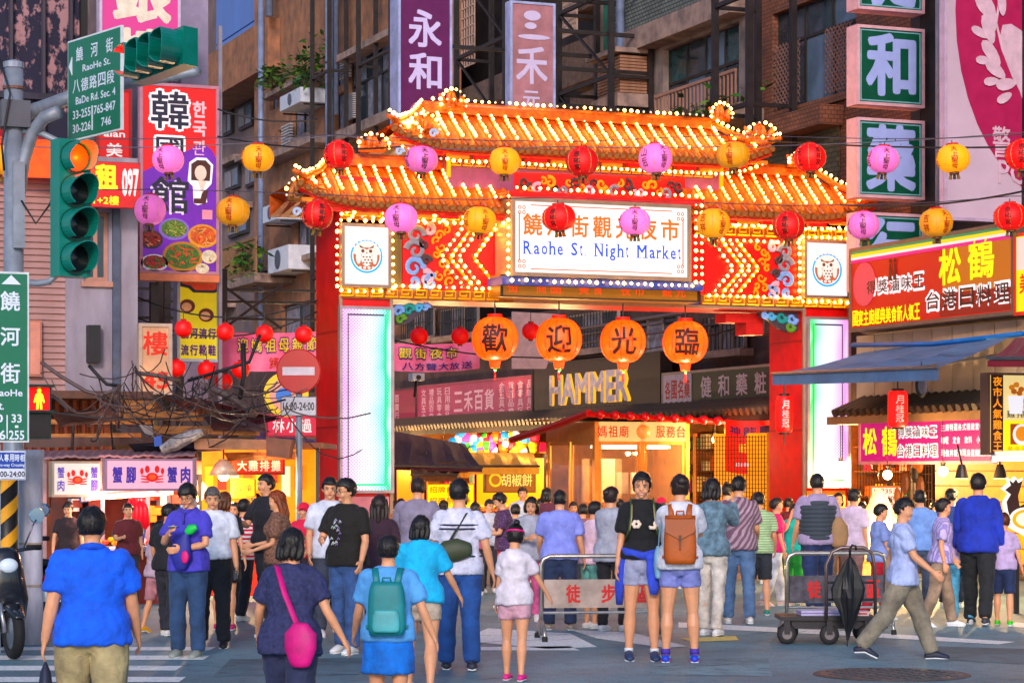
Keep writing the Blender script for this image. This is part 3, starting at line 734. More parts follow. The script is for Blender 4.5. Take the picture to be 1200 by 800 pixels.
for (p0, p1, yt, yb_) in ((655, 712, 45, 95), (658, 706, -30, 12), (540, 590, 95, 125), (668, 706, 108, 150)):
 h = rX(XF+.4, p0, p1, yt, yb_); MB().box((XF+.4, h[0], h[2]), (XF+1.39, h[1], h[3])).build('balcony', mot, b3, w=True)
for (p0, p1, yt, yb_) in ((530, 556, 0, 80), (656, 676, 0, 42)):
 h = rX(XF+.3, p0, p1, yt, yb_); mb = MB(); n = 9
 for i in range(n+1):
  y = h[0]+(h[1]-h[0])*i/n; mb.bar((XF+.3, y, h[2]), (XF+.3, y, h[3]), .035)
 for i in range(8):
  z = h[2]+(h[3]-h[2])*i/7; mb.bar((XF+.29, h[0], z), (XF+.29, h[1], z), .03)
 mb.build('grille', pm('c0a498', .5), b3, w=True)
MB().box((XF-.1, yX(722, XF), 6), (XF+.2, yX(712, XF), 18)).build('green_panel', pm('2c6a52', .6, var=.3), b3, w=True)
b4 = thing('beige_building', 'beige rendered apartment block with slanting ledges left of the tall purple sign', 'building', (XF, 63, 0))
y4a, y4b = y3b+.02, yX(298, XF)
hs4 = [rX(XF, 408, 460, 55, 140), rX(XF, 342, 362, 110, 160), rX(XF, 392, 407, 62, 100), rX(XF, 392, 407, 108, 150), rX(XF, 326, 340, 150, 176),
 rX(XF, 345, 364, 240, 300), rX(XF, 316, 326, 100, 128), rX(XF, 330, 365, 355, 400)]
wall('wall', XF, y4a, y4b, 3, 30, beige, hs4, parent=b4)
for i, h in enumerate(hs4): window(b4, XF, h, 3 if i == 0 else 2, frac=.6 if i == 0 else None, glass=[glassM, mat('pale_pane', lin('8a8a98'), .2, var=.3)], sill=beigeL if i in (0, 1, 5) else None)
for (p0, p1, yt, yb_, d) in ((393, 460, 48, 56, .5), (393, 460, 140, 152, .5), (300, 362, 172, 180, .6), (300, 366, 305, 311, .5), (306, 366, 96, 102, .4)):
 h = rX(XF-d, p0, p1, yt, yb_); MB().box((XF-d, h[0], h[2]), (XF-.004, h[1], h[3])).build('ledge', beigeL, b4, w=True)
for (p0, yt, yb_, n) in ((398, 68, 92, 8), (404, 110, 140, 12), (330, 145, 172, 8), (396, 300, 330, 6)):
 h = rX(XF-.12, p0, p0+10, yt, yb_)
 for i in range(n):
  z = h[2]+(h[3]-h[2])*i/n; MB().box((XF-.14, h[0], z), (XF-.02, h[1], z+(h[3]-h[2])/n*.6)).build('louvre_slat', pm('b8b0b0', .6), b4, w=True)
b5 = thing('blue_clad_building', 'far building with blue corrugated cladding at the top left', 'building', (XF+1, 85, 0))
bluec = mat('blue_cladding', lin('5f86c8'), .4, var=.12, sc_=.6, st=(1, 1, .3))
wall('wall', XF+1, y4b, 130, 3, 40, mat('far_render', lin('8a7470'), .85, var=.3, sc_=.8, bump=.3, c2=lin('5a5054')), parent=b5)
for (p0, p1, yt, yb_) in ((262, 276, 70, 96), (284, 298, 58, 84), (262, 272, 130, 158), (280, 296, 122, 150), (264, 280, 196, 222), (288, 300, 190, 218), (268, 290, 252, 276)):
 h = rX(XF+.9, p0, p1, yt, yb_); f_ = MB().box((XF+.88, h[0], h[2]), (XF+.99, h[1], h[3])).build('window', pm('2a2a30', .5), b5, w=True)
 for q in (0, 1): y0 = h[0]+.1+q*(h[1]-h[0])/2; MB().box((XF+.85, y0, h[2]+.1), (XF+.875, y0+(h[1]-h[0])/2-.2, h[3]-.1)).build('pane', (glassB, curt)[q], f_, w=True)
 MB().box((XF+.6, h[0]-.4, h[3]+.1), (XF+.98, h[1]+.4, h[3]+.3)).build('ledge', beigeL, b5, w=True)
for i in range(9):
 z = 15.2+i*1.9
 MB().box((XF+.8, yX(335, XF), z), (XF+.98, yX(228, XF), z+1.85)).build('cladding_panel', bluec, b5, w=True)
h = rX(XF, 248, 330, 30, 60); MB().box((XF-.4, y4b-3, onX(290, 100, XF).z), (XF+.9, yX(232, XF), onX(290, 45, XF).z)).build('parapet', beige, b5, w=True)
for i in range(2):
 z = 5+i*3.1
 for j in range(4):
  y0 = 84+j*5; fw_ = MB().box((XF+.93, y0, z), (XF+.995, y0+2.6, z+1.5)).build('window', pm('2a2a30', .5), b5, w=True)
  for q in (0, 1): MB().box((XF+.9, y0+.1+q*1.25, z+.1), (XF+.925, y0+1.2+q*1.25, z+1.4)).build('pane', glassB, fw_, w=True)
 MB().box((XF-.2, 82, z-.6), (XF+.99, 112, z-.35)).build('balcony', beigeL, b5, w=True)
 rr = MB()
 for j in range(60): rr.bar((XF-.2, 82.5+j*.5, z-.35), (XF-.2, 82.5+j*.5, z+.5), .04)
 rr.bar((XF-.2, 82, z+.5), (XF-.2, 112, z+.5), .06); rr.build('railing', pm('4a4448', .5), b5, w=True, kind='stuff')
b6 = thing('end_building', 'distant pale building closing the street beyond the yellow banner', 'building', (14, 130, 0))
wall('wall', 130, -60, 40, 0, 45, mat('far_wall', lin('8f8088'), .85, var=.25, sc_=.4), parent=b6, ax='Y')
for i in range(4):
 for j in range(5):
  x0 = 12+j*2.2; z = 5+i*3.4
  fw_ = MB().box((x0, 129.9, z), (x0+1.6, 129.99, z+1.8)).build('window', pm('33333a', .5), b6, w=True); MB().box((x0+.1, 129.85, z+.1), (x0+1.5, 129.895, z+1.7)).build('pane', glassB, fw_, w=True)
for i, (p, x, za, zb, r, lb) in enumerate(((386, XF-.5, 5, 30, .13, 'thick blue grey drain pipe running up the beige facade'), (394, XF-.4, 12, 30, .07, 'thin grey drain pipe beside the thick pipe on the beige facade'),
  (727, XF-.45, 7, 18, .09, 'grey lilac drain pipe beside the green wall strip'), (316, XF-.5, 16, 28, .12, 'blue grey pipe on the far left end of the beige building'), (306, XF-.5, 5, 18, .1, 'grey pipe below the plants at the far end'))):
 y = yX(p, x); t = MB().tube([(x, y, za), (x, y, zb)], r, 10).build('drain_pipe', pipeM, smooth=True); tagset(t, lb, 'pipe')
def aircon(px, py, wpx, hpx, x, label, body='c8ccd8'):
 h = rX(x, px, px+wpx, py, py+hpx); t = thing('air_conditioner', label, 'air conditioner', (x, h[0], h[2]))
 MB().box((x, h[0], h[2]), (XF-.004, h[1], h[3])).build('housing', pm(body, .5, var=.08), t, w=True)
 cy, cz = (h[0]+h[1])/2, (h[2]+h[3])/2; r = min(h[1]-h[0], h[3]-h[2])*.4
 MB().lathe([(r, 0), (r, .02), (r*.7, .03)], 18, (x-.03, cy-.0, cz), 'x').build('fan_grille', pm('55586a', .5), t, w=True)
 for q in h[:2]: MB().bar((x+.1, q, h[2]-.06), (XF, q, h[2]-.06), .05).build('bracket', steel, t, w=True)
aircon(328, 108, 24, 17, XF-.9, 'white window air conditioner under the climbing plants')
aircon(308, 240, 17, 19, XF-.9, 'upper white outdoor unit left of the gate', 'd0d4e0')
aircon(314, 290, 24, 28, XF-.9, 'lower larger white outdoor unit left of the gate column', 'd8dae4')
def shrub(name, label, c, r, n, leaf=.07, cat='plant', hx='3f6a30', dark='24441e'):
 t = thing(name, label, cat, (c[0], c[1], c[2]-r[2])); rr = random.Random(int(c[1]*31))
 mm = [pm(hx, .6, var=.3), pm(dark, .6, var=.3), pm('6a8c3c', .6)]
 mb = MB()
 for i in range(n):
  d = V((rr.gauss(0, .45), rr.gauss(0, .45), rr.gauss(0, .5))); p = V(c)+V((d.x*r[0], d.y*r[1], d.z*r[2]))
  a = rr.uniform(0, 6.3); u = V((cos(a), sin(a), rr.uniform(-.6, .6))).normalized(); v_ = u.cross(V((rr.uniform(-1, 1), rr.uniform(-1, 1), 1))).normalized()
  l = leaf*rr.uniform(.7, 1.4); mb.m = rr.choice((0, 0, 1, 2))
  mb.add([p-u*l, p+v_*l*.45, p+u*l*1.1, p-v_*l*.45], [(0, 1, 2, 3)])
 mb.m = 0; mb.build('foliage', mm, t, w=True, kind='stuff')
 st = MB()
 for i in range(7):
  e = V(c)+V((rr.uniform(-.6, .6)*r[0], rr.uniform(-.7, .7)*r[1], rr.uniform(-.2, .9)*r[2])); st.tube([V(c)-V((0, 0, r[2]*.9)), (V(c)+e)/2+V((0, .1, 0)), e], [.03, .02, .01], 5)
 st.build('stem', pm('4a3a26', .8), t, w=True)
p = onX(360, 82, XF-.6); shrub('climbing_plant', 'leafy climbing plant hanging beside the masts on the beige wall', tuple(p), (.4, 2.0, .8), 300, .12)
p = onX(318, 92, XF-.5); shrub('potted_plant', 'small green plant on the ledge above the window air conditioner', tuple(p), (.4, 1.3, .4), 160, .12)
p = onX(288, 305, XF-1.2); shrub('balcony_plant', 'small plants behind the meshed balcony beside the food banner', tuple(p), (.4, 2.5, .6), 160, .14)
p = onX(822, 128, XF-.8); shrub('railing_plant', 'sparse green pot plants at the foot of the balcony railing', tuple(p), (.2, 2.4, .3), 90, .1)
# ================================================================ row of shops under the right facade
sh = thing('shop_row_wall', 'dark upper shop wall with tiled eave behind the gate', 'wall', (XF, 50, 0))
wall('wall', XF-.05, y2a-6, 112, 2.9, 5.4, mat('shop_wall', lin('5a4440'), .7, var=.35, sc_=1.5, bump=.3), parent=sh, th=.04)
for p0, p1, a, b, bar in ((472, 505, 362, 396, 1), (512, 556, 360, 392, 1), (632, 646, 372, 420, 0), (662, 720, 366, 408, 1), (738, 790, 372, 412, 0), (826, 868, 370, 410, 1)):
 window(sh, XF-.28, rX(XF-.28, p0, p1, a, b), 3, glass=[glassM, mat('pale_pane', lin('8a8a98'), .2, var=.3)], bars=bool(bar), sill=beigeL, depth=.1, fm=pm('9a8a84', .5))
for p0, p1, a, b, lb in ((568, 590, 376, 396, 'dusty outdoor unit above the pink store sign'), (872, 896, 372, 392, 'dusty outdoor unit above the dark green pharmacy board')):
 h = rX(XF-.8, p0, p1, a, b); t = thing('air_conditioner', lb, 'air conditioner', (XF-.8, h[0], h[2])); MB().box((XF-.8, h[0], h[2]), (XF-.06, h[1], h[3])).build('housing', pm('9a948c', .5, var=.2), t, w=True); MB().lathe([((h[3]-h[2])*.4, 0), ((h[3]-h[2])*.4, .02), (.1, .03)], 18, (XF-.83, (h[0]+h[1])/2, (h[2]+h[3])/2), 'x').build('fan_grille', pm('44464e', .5), t, w=True)
for z, y0, y1, r in ((4.9, 40, 70, .04), (4.75, 44, 62, .025), (4.6, 40, 56, .03)): tagset(MB().tube([(XF-.3, y0, z), (XF-.3, (y0+y1)/2, z-.08), (XF-.3, y1, z)], r, 6).build('conduit', pm('5a4e50', .6), smooth=True), 'conduit running along the wall above the shop signs, height rank %s' % {4.9: 'top', 4.75: 'middle', 4.6: 'lowest'}[z], 'pipe')
ev = thing('tiled_eave', 'long dark roof tile eave running over the shop fronts', 'eave', (XF-1.2, 50, 2.8))
eaveM = mat('eave_tile', lin('6a5848'), .5, var=.35, sc_=4, bump=.3)
tb = MB()
tb.tube([V((0, 0, 0)), V((1.3, 0, .42))], .075, 8)
tl = None
ye0 = yX(905, XF-1.3); ns = 0
for i in range(150):
 y = ye0+i*.24;
 if tl is None: tl = tb.build('roof_tile', eaveM, ev); off = tl.location.copy(); tl.location = V((-.1, y-50, 0))+off
 else: inst(tl, V((-.1, y-50, 0))+off, ev)
MB().box((XF-1.25, ye0, 2.62), (XF-1.2, ye0+36, 2.76)).box((XF-1.15, ye0, 2.70), (XF-.1, ye0+36, 2.72)).build('fascia', pm('3a2c22', .7), ev, w=True)
warmw = mat('shop_interior', lin('c89058'), .7, var=.3, sc_=2)
si = thing('shop_interior', 'warm lit shop interiors under the long tiled eave', 'shop', (XF+1.4, 50, 0))
wall('back_wall', XF+1.6, 28, 112, 0, 2.9, warmw, parent=si, th=.1)
MB().box((XF, 28, 2.92), (XF+1.6, 112, 2.99)).build('ceiling', pm('8a6a4a', .8), si, w=True)
for y in (38.3, 41.2, 45.5, 50, 55, 61, 68, 77, 88): MB().box((XF-.15, y, .012), (XF+1.59, y+.3, 2.9)).build('partition', pm('a06a40', .7, var=.3), si, w=True)
rr = random.Random(4)
gc = ['e8b040', 'd05030', 'f0d8a0', '6a3020', 'e07828', 'c03058', '408060', 'f4e8c0', '30406a', 'b08850']
for q in range(26):
 y = 36.6+q*1.9
 if y > 80: break
 for z in (.8, 1.25, 1.7, 2.15):
  MB().box((XF+.9, y, z), (XF+1.59, y+1.7, z+.03)).build('shelf', pm('6a4424', .7), si, w=True)
 for z in (1.28, 1.73, 2.18):
  for k_ in range(4):
   hh = rr.uniform(.12, .34); ww = rr.uniform(.14, .3); c_ = rr.choice(gc)
   MB().box((XF+1.0, y+k_*.42, z), (XF+1.3, y+k_*.42+ww, z+hh)).build('goods', pm(c_, .5), si, w=True)
# ================================================================ the festival gate (front plane y=YG)
YG = 35.4
def gx(px, y=YG): return onY(px, HZ, y).x
def gz(px, py, y=YG): return onY(px, py, y).z
gateL = 'tall red festival gate with lit tiled roofs and a white name board'
gate = thing('market_gate', gateL, 'gate', (gx(700), YG, 0))
redP = mat('gate_red', lin('d8200f'), .4, var=.14, sc_=3, bump=.05); redD = mat('gate_red_dark', lin('b01410'), .5, var=.15, sc_=3)
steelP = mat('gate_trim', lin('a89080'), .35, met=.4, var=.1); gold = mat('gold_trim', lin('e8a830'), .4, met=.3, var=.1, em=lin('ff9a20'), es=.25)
orangeR = mat('roof_orange', lin('d8741a'), .38, var=.3, sc_=9, bump=.3, c2=lin('8a3c0a'))
orangeD = mat('eave_dark', lin('8a5a34'), .55, var=.3, sc_=8, bump=.3)
purpP = mat('gate_purple', lin('7a4468'), .55, var=.1); blueP = mat('gate_blue', lin('2a3c9a'), .45, var=.1)
bulbM = mat('bulb_lit', (1, .8, .5), .4, em=(1, .47, .06), es=9, var=0)
bulbW = mat('bulb_white', (1, .9, .8), .4, em=lin('ffe0b0'), es=6, var=0)
bulbO = mat('bulb_unlit', (.8, .78, .74), .3, var=0)
bm_ = bmesh.new(); bmesh.ops.create_icosphere(bm_, subdivisions=1, radius=1); BV = [v.co.copy() for v in bm_.verts]; BF = [tuple(v.index for v in f.verts) for f in bm_.faces]; bm_.free()
def bulbs(parent, path, step=.12, r=.03, name='bulb_string', off=.1, m=None, gapp=.0):
 mb = MB(); path = [V(p) for p in path]; d = 0; acc = 0; R_ = random.Random(int(path[0].x*977+path[0].z*131))
 for a, b in zip(path[:-1], path[1:]):
  L = (b-a).length; n = max(1, round(L/step))
  for i in range(n):
   p = a.lerp(b, (i+.5)/n)+V((R_.uniform(-.006, .006), 0, R_.uniform(-.008, .008)))
   mb.m = 1 if R_.random() < off else 0; q = r*(.8 if mb.m else R_.uniform(.78, 1.15))
   mb.add([p+v*q for v in BV], BF)
 mb.m = 0
 return mb.build(name, [m or bulbM, bulbO], parent, smooth=True, w=True, kind='stuff')
def tick(path, m, w_=.02): pass
ZL = gz(430, 350)     # lintel underside
cols = []
for nm, a, b, c, d in (('left', gx(398), gx(458), 1.25, 0), ('right', gx(941), gx(995), 1.2, 0)):
 t = thing('gate_column', gateL, None, (0, 0, 0)) if 0 else None
 mb = MB().box((a, YG, 0), (b, YG+c, ZL+1.9)); mb.build('column', redP, gate, w=True)
 mb = MB()
 for x in (a-.02, b-.03): mb.box((x, YG-.05, 0), (x+.05, YG-.004, ZL+.05))
 mb.box((a+.031, YG-.046, 0), (b-.031, YG-.003, .25)); mb.build('column_trim', steelP, gate, w=True)
 for z in (1.0, 2.4, 3.9): MB().box((a-.008, YG+.02, z), (a-.002, YG+c-.02, z+.03)).build('joint', redD, gate, w=True)
ledN = mat('led_screen', (.6, .5, .7), .3, var=0)
def ledmat(name, pink_left):
 m = bpy.data.materials.new(name); m.use_nodes = True; N = m.node_tree.nodes; L = m.node_tree.links; b = N['Principled BSDF']
 tc = N.new('ShaderNodeTexCoord'); sx = N.new('ShaderNodeSeparateXYZ'); L.new(tc.outputs['Generated'], sx.inputs[0])
 rp = N.new('ShaderNodeValToRGB'); e = rp.color_ramp.elements
 cs = [(0, 'ffa8e8'), (.3, 'f4d0ff'), (.5, 'f0f4ff'), (.75, 'b8fcfc'), (.92, '40c8a0'), (1, 'd0ffe8')]
 if not pink_left: cs = [(0, 'b0ffd0'), (.06, '50d880'), (.2, 'b8fad8'), (.45, 'f0f8ff'), (.72, 'e0c8ff'), (.92, 'ff98e4'), (1, 'ffc8f4')]
 e[0].color = (*lin(cs[0][1]), 1); e[1].color = (*lin(cs[-1][1]), 1)
 for p, h in cs[1:-1]: q = e.new(p); q.color = (*lin(h), 1)
 nz = N.new('ShaderNodeTexNoise'); nz.inputs['Scale'].default_value = 1.2; L.new(tc.outputs['Object'], nz.inputs[0])
 ma = N.new('ShaderNodeMath'); ma.operation = 'MULTIPLY_ADD'; ma.inputs[1].default_value = .5; L.new(nz.outputs[0], ma.inputs[0]);
 su = N.new('ShaderNodeMath'); su.operation = 'SUBTRACT'; L.new(sx.outputs[0], su.inputs[0]); su.inputs[1].default_value = .25; L.new(su.outputs[0], ma.inputs[2]); L.new(ma.outputs[0], rp.inputs[0])
 so_ = N.new('ShaderNodeSeparateXYZ'); L.new(tc.outputs['Object'], so_.inputs[0])
 def wv(o, s):
  a = N.new('ShaderNodeMath'); a.operation = 'MULTIPLY'; L.new(o, a.inputs[0]); a.inputs[1].default_value = s
  c = N.new('ShaderNodeMath'); c.operation = 'SINE'; L.new(a.outputs[0], c.inputs[0]); return c
 a, c = wv(so_.outputs[0], 2*pi/.052), wv(so_.outputs[2], 2*pi/.052)
 mu = N.new('ShaderNodeMath'); mu.operation = 'MULTIPLY'; L.new(a.outputs[0], mu.inputs[0]); L.new(c.outputs[0], mu.inputs[1])
 mr = N.new('ShaderNodeMapRange'); mr.inputs[1].default_value = -.5; mr.inputs[2].default_value = .6; mr.inputs[3].default_value = .26; mr.inputs[4].default_value = .8; L.new(mu.outputs[0], mr.inputs[0])
 L.new(rp.outputs[0], b.inputs['Emission Color']); L.new(mr.outputs[0], b.inputs['Emission Strength']); b.inputs['Base Color'].default_value = (.05, .05, .06, 1)
 return m
for (p0, p1, yt, yb_, nm, pl_) in ((398, 455, 363, 574, 'l', True), (944, 989, 375, 568, 'r', False)):
 a, b = gx(p0), gx(p1); pmid = (p0+p1)/2; zt, zb = gz(pmid, yt), gz(pmid, yb_)
 s_ = MB().box((a, YG-.12, zb), (b, YG-.051, zt)).build('led_panel', ledmat('led_'+nm, pl_), gate, w=True)
 mb = MB(); f_ = .045
 for (q0, q1, r0, r1) in ((a-f_, b+f_, zt, zt+f_), (a-f_, b+f_, zb-f_, zb), (a-f_, a, zb, zt), (b, b+f_, zb, zt)): mb.box((q0, YG-.16, r0), (q1, YG-.051, r1))
 mb.build('led_frame', pm('b8a8b0', .3, met=.5), s_, w=True)
 mb = MB(); gcol = pm('0c7a58', .4, em=lin('00a070'), es=.8) if pl_ else pm('12902c', .4, em=lin('10c040'), es=.8)
 e0 = .07; x_ = b-e0-.03 if pl_ else a+e0
 mb.box((x_, YG-.126, zb+e0), (x_+.03, YG-.121, zt-e0)).box((a+e0+(0 if pl_ else .031), YG-.1265, zb+e0), (b-e0-(.031 if pl_ else 0), YG-.121, zb+e0+.03)).build('led_line', gcol, s_, w=True)
 mb = MB(); x_ = a+e0+.02 if pl_ else b-e0-.04
 mb.box((x_, YG-.126, zb+.15), (x_+.02, YG-.121, zt-e0)).box((a+e0+.041, YG-.1255, zt-e0-.03), (b-e0-.041, YG-.121, zt-e0)).build('led_line', pm('5c5468', .4), s_, w=True)
 MB().box((a, YG-.045, zb-.75), (b, YG-.006, zb-.1)).build('notice_panel', pm('d8909c' if pl_ else 'e0a060', .5), gate, w=True)
 letters_t = MB()
xl, xr = gx(398), gx(995)
MB().box((gx(458)+.003, YG+.05, ZL), (gx(941)-.003, YG+1.1, ZL+.12)).build('lintel', redP, gate, w=True)
MB().box((gx(459), YG-.02, ZL-.0), (gx(940), YG+.045, ZL+.05)).build('lintel_trim', steelP, gate, w=True)
MB().box((gx(459), YG-.01, ZL+.053), (gx(940), YG+.045, ZL+.14)).build('blue_band', blueP, gate, w=True)
MB().box((xl+.005, YG-.0, ZL+.123), (xr-.005, YG+1.15, ZL+1.66)).build('frieze_core', redP, gate, w=True)
def spiral_band(p0, p1, py0, py1, y, parent, m=gold, n=None):
 x0, x1 = gx(p0, y), gx(p1, y); zc = (gz((p0+p1)/2, py0, y)+gz((p0+p1)/2, py1, y))/2; h = abs(gz(p0, py0, y)-gz(p0, py1, y)); n = n or max(1, round((x1-x0)/(h*1.7)))
 wv_ = (x1-x0)/n;
 for i in range(n):
  cx = x0+wv_*(i+.5); mb = MB()
  pts = [V((cx+(-.42+.0)*wv_, y, zc-h*.38)), V((cx+.4*wv_, y, zc-h*.38)), V((cx+.4*wv_, y, zc+h*.38)), V((cx-.3*wv_, y, zc+h*.38)), V((cx-.3*wv_, y, zc-h*.08)), V((cx+.16*wv_, y, zc-h*.08)), V((cx+.16*wv_, y, zc+h*.14))]
  mb.tube(pts, h*.09, 4, ref=(0, 1, 0)); mb.build('key_ornament', m, parent, w=True)
MB().box((gx(398), YG-.055, gz(425, 350)), (gx(600), YG-.003, gz(425, 338))).build('key_band', orangeD, gate, w=True)
MB().box((gx(820), YG-.055, gz(900, 359)), (gx(993), YG-.003, gz(900, 348))).build('key_band', orangeD, gate, w=True)
spiral_band(398, 586, 339, 350, YG-.075, gate); spiral_band(822, 992, 348, 359, YG-.075, gate)
MB().box((gx(398), YG-.05, gz(425, 258)), (gx(602), YG-.004, gz(425, 246))).build('key_band', orangeD, gate, w=True)
MB().box((gx(812), YG-.05, gz(900, 279)), (gx(993), YG-.004, gz(900, 266))).build('key_band', orangeD, gate, w=True)
spiral_band(400, 600, 247, 257, YG-.07, gate); spiral_band(814, 992, 267, 278, YG-.07, gate)
def owl_box(p0, p1, yt, yb_, nm):
 a, b = gx(p0), gx(p1); pmid = (p0+p1)/2; zt, zb = gz(pmid, yt), gz(pmid, yb_)
 MB().box((a, YG-.16, zb), (b, YG-.056, zt)).build('light_box', glow('f8f4f4', .95), gate, w=True)
 fr = MB(); f_ = .05
 for (q0, q1, r0, r1) in ((a-f_, b+f_, zt, zt+f_), (a-f_, b+f_, zb-f_, zb), (a-f_, a, zb, zt), (b, b+f_, zb, zt)): fr.box((q0, YG-.18, r0), (q1, YG-.056, r1))
 fr.build('light_box_frame', steelP, gate, w=True)
 cx, cz, r = (a+b)/2, (zt+zb)/2-.01, (b-a)*.37; y = YG-.161
 def ring(r0, r1, n=28):
  mb = MB(); v = [V((cx+q*cos(2*pi*i/n), y-.006, cz+q*sin(2*pi*i/n))) for q in (r0, r1) for i in range(n)]
  mb.add(v, [(i, (i+1) % n, n+(i+1) % n, n+i) for i in range(n)]); return mb
 ring(r*.88, r).build('owl_emblem', glow('18a8e8', .9), gate, w=True)
 emb = ring(.001, r*.82).build('owl_emblem', glow('c07058', .7), gate, w=True)
 mb = MB(); yy = y-.012
 def e(x, z, rx, rz, n=14): mb.add([V((cx+x*r+rx*r*cos(2*pi*i/n), yy, cz+z*r+rz*r*sin(2*pi*i/n))) for i in range(n)], [tuple(range(n))])
 e(0, -.1, .34, .5); e(-.24, .3, .2, .2); e(.24, .3, .2, .2); e(-.5, -.05, .16, .42); e(.5, -.05, .16, .42)
 mb.build('owl_figure', glow('f4e4dc', .9), gate, w=True)
 mb = MB(); yy = y-.018; e(-.24, .3, .11, .11, 10); e(.24, .3, .11, .11, 10)
 for i in range(3):
  for j in (-1, 0, 1): e(j*.2+(.1 if i % 2 else 0), -.05-i*.17, .07, .05, 6)
 mb.add([V((cx-.05*r, yy, cz+.24*r)), V((cx+.05*r, yy, cz+.24*r)), V((cx, yy, cz+.1*r))], [(0, 1, 2)])
 for s in (-1, 1): mb.add([V((cx+s*.05*r, yy, cz+.42*r)), V((cx+s*.46*r, yy, cz+.66*r)), V((cx+s*.42*r, yy, cz+.5*r))], [(0, 1, 2)])
 mb.build('owl_face', glow('7a5038', .5), gate, w=True)
 mb = MB(); yy = y-.0175
 for i in range(9):
  a_ = pi*(.12+.76*i/8); mb.add([V((cx+r*.7*cos(a_)+q*cos(a_-pi/2)*.045+u*cos(a_)*.05, yy, cz+r*.7*sin(a_)+q*sin(a_-pi/2)*.045+u*sin(a_)*.05)) for q, u in ((-1, -1), (1, -1), (1, 1), (-1, 1))], [(0, 1, 2, 3)])
 for i in range(8):
  a_ = pi*(.2+.6*i/7); mb.add([V((cx+r*1.05*cos(a_)+q*.03, yy, cz+r*1.05*sin(a_)+u*.03)) for q, u in ((-1, -1), (1, -1), (1, 1), (-1, 1))], [(0, 1, 2, 3)])
 for i in range(4): e(-.4+i*.27, -.68, .1, .09, 6)
 mb.build('emblem_lettering', glow('f4e4dc', .9), gate, w=True)
 for x0_, z0_, x1_, z1_ in ((a-.1, zb-.1, b+.1, zb-.1), (a-.1, zt+.1, b+.1, zt+.1), (a-.1, zb-.1, a-.1, zt+.1), (b+.1, zb-.1, b+.1, zt+.1)):
  bulbs(gate, [(x0_, YG-.1, z0_), (x1_, YG-.1, z1_)], .125, off=.03)
owl_box(400, 451, 267, 334, 'l'); owl_box(940, 987, 286, 347, 'r')
def gpoly(pts, y, name, m, d=.012):
 MB().prism([(gx(p, y), gz(p, q, y)) for p, q in pts], y, y+d).build(name, m, gate, w=True)
def chevrons(sgn, xs, yt, ym, yb_, bend, ref):
 """lit arrow lines: xs = photo columns of the tops"""
 for i, x in enumerate(xs):
  xt, xm = x, x-sgn*bend
  y = YG-.03-.0*i
  pts = [(xt, yt), (xm, ym), (xt+sgn*ref, yb_)]
  P3 = [V((gx(p), YG-.075, gz(p, q))) for p, q in pts]
  mb = MB(); mb.bar(P3[0]+V((0, .045, 0)), P3[1]+V((0, .045, 0)), .11, .03).bar(P3[1]+V((0, .04, 0)), P3[2]+V((0, .04, 0)), .11, .028)
  mb.build('arrow_band', gold if i % 2 else pm('8a6a58', .5), gate, w=True)
  bulbs(gate, P3, .115, r=.03, off=.02)
gpoly([(472, 262), (586, 262), (586, 338), (472, 338)], YG-.022, 'art_panel', redP)
gpoly([(826, 283), (934, 283), (934, 346), (826, 346)], YG-.022, 'art_panel', redP)
gpoly([(541, 264), (557, 264), (583, 336), (541, 336)], YG-.02, 'art_panel', redP) if 0 else None
chevrons(1, (541, 552, 561, 580), 266, 303, 335, 26, 0)
chevrons(-1, (833, 845, 853, 863), 284, 315, 343, 24, 0)
def scroll(cx, cy, r, turns, m, a0=0, s=1, w0=.05, y=YG-.05, name='cloud_scroll'):
 X, Z = gx(cx), gz(cx, cy); rr_ = r*.0137; pts = []; rad = []
 n = 16
 for i in range(n+1):
  u = i/n; a = a0+s*turns*2*pi*u; q = rr_*(1-.8*u)
  pts.append(V((X+q*cos(a), y, Z+q*sin(a)))); rad.append((w0*(1-.55*u), .02))
 MB().tube(pts, rad, 6, ref=(1, 0, 0)).build(name, m, gate, w=True)
cG, cB, cP, cK, cY = pm('7c8498', .5), pm('7aa0e0', .5), pm('c8a8c0', .5), pm('3c3038', .5), pm('e89028', .5, em=lin('ff8010'), es=.2)
for sg, X0, y0, sc2 in ((1, 472, 264, 1), (-1, 931, 285, .88)):
 def Q(dx, dy): return (X0+sg*dx*sc2, y0+dy*sc2)
 for (dx, dy, r, tn, m, a0, s) in ((14, 12, 11, 1.1, cG, 0, 1), (30, 6, 7, 1, cP, 2, -1), (14, 30, 12, 1.2, cG, 3, -1), (12, 50, 12, 1.2, cB, 0, 1), (26, 62, 9, 1.1, cP, 2, -1), (32, 68, 10, 1, cB, 1, 1), (26, 42, 6, 1, cK, 0, 1), (24, 22, 6, 1, cK, 2, 1), (12, 66, 7, 1, cB, 4, 1)):
  q = Q(dx, dy); scroll(q[0], q[1], r*sc2, tn, m, a0 if sg > 0 else pi-a0, s*sg)
 for (dx, dy, r, tn, a0, s) in ((42, 12, 6, 1.2, 0, 1), (50, 6, 5, 1, 2, -1), (44, 26, 6, 1, 3, 1), (38, 34, 5, 1.2, 1, -1), (46, 46, 7, 1, 0, 1), (42, 60, 6, 1.1, 2, 1), (54, 66, 6, 1, 4, -1), (52, 56, 5, 1, 4, -1), (38, 18, 5, 1, 4, -1)):
  q = Q(dx, dy); scroll(q[0], q[1], r*sc2, tn, cY, a0, s*sg, .024, YG-.045, 'flame_scroll')
MB().box((gx(457), YG-.04, gz(460, 338)), (gx(470), YG-.006, gz(460, 262))).build('olive_strip', pm('5c5030', .5), gate, w=True)
MB().box((gx(934), YG-.04, gz(935, 346)), (gx(938), YG-.006, gz(935, 283))).build('olive_strip', pm('6c5c30', .5), gate, w=True)
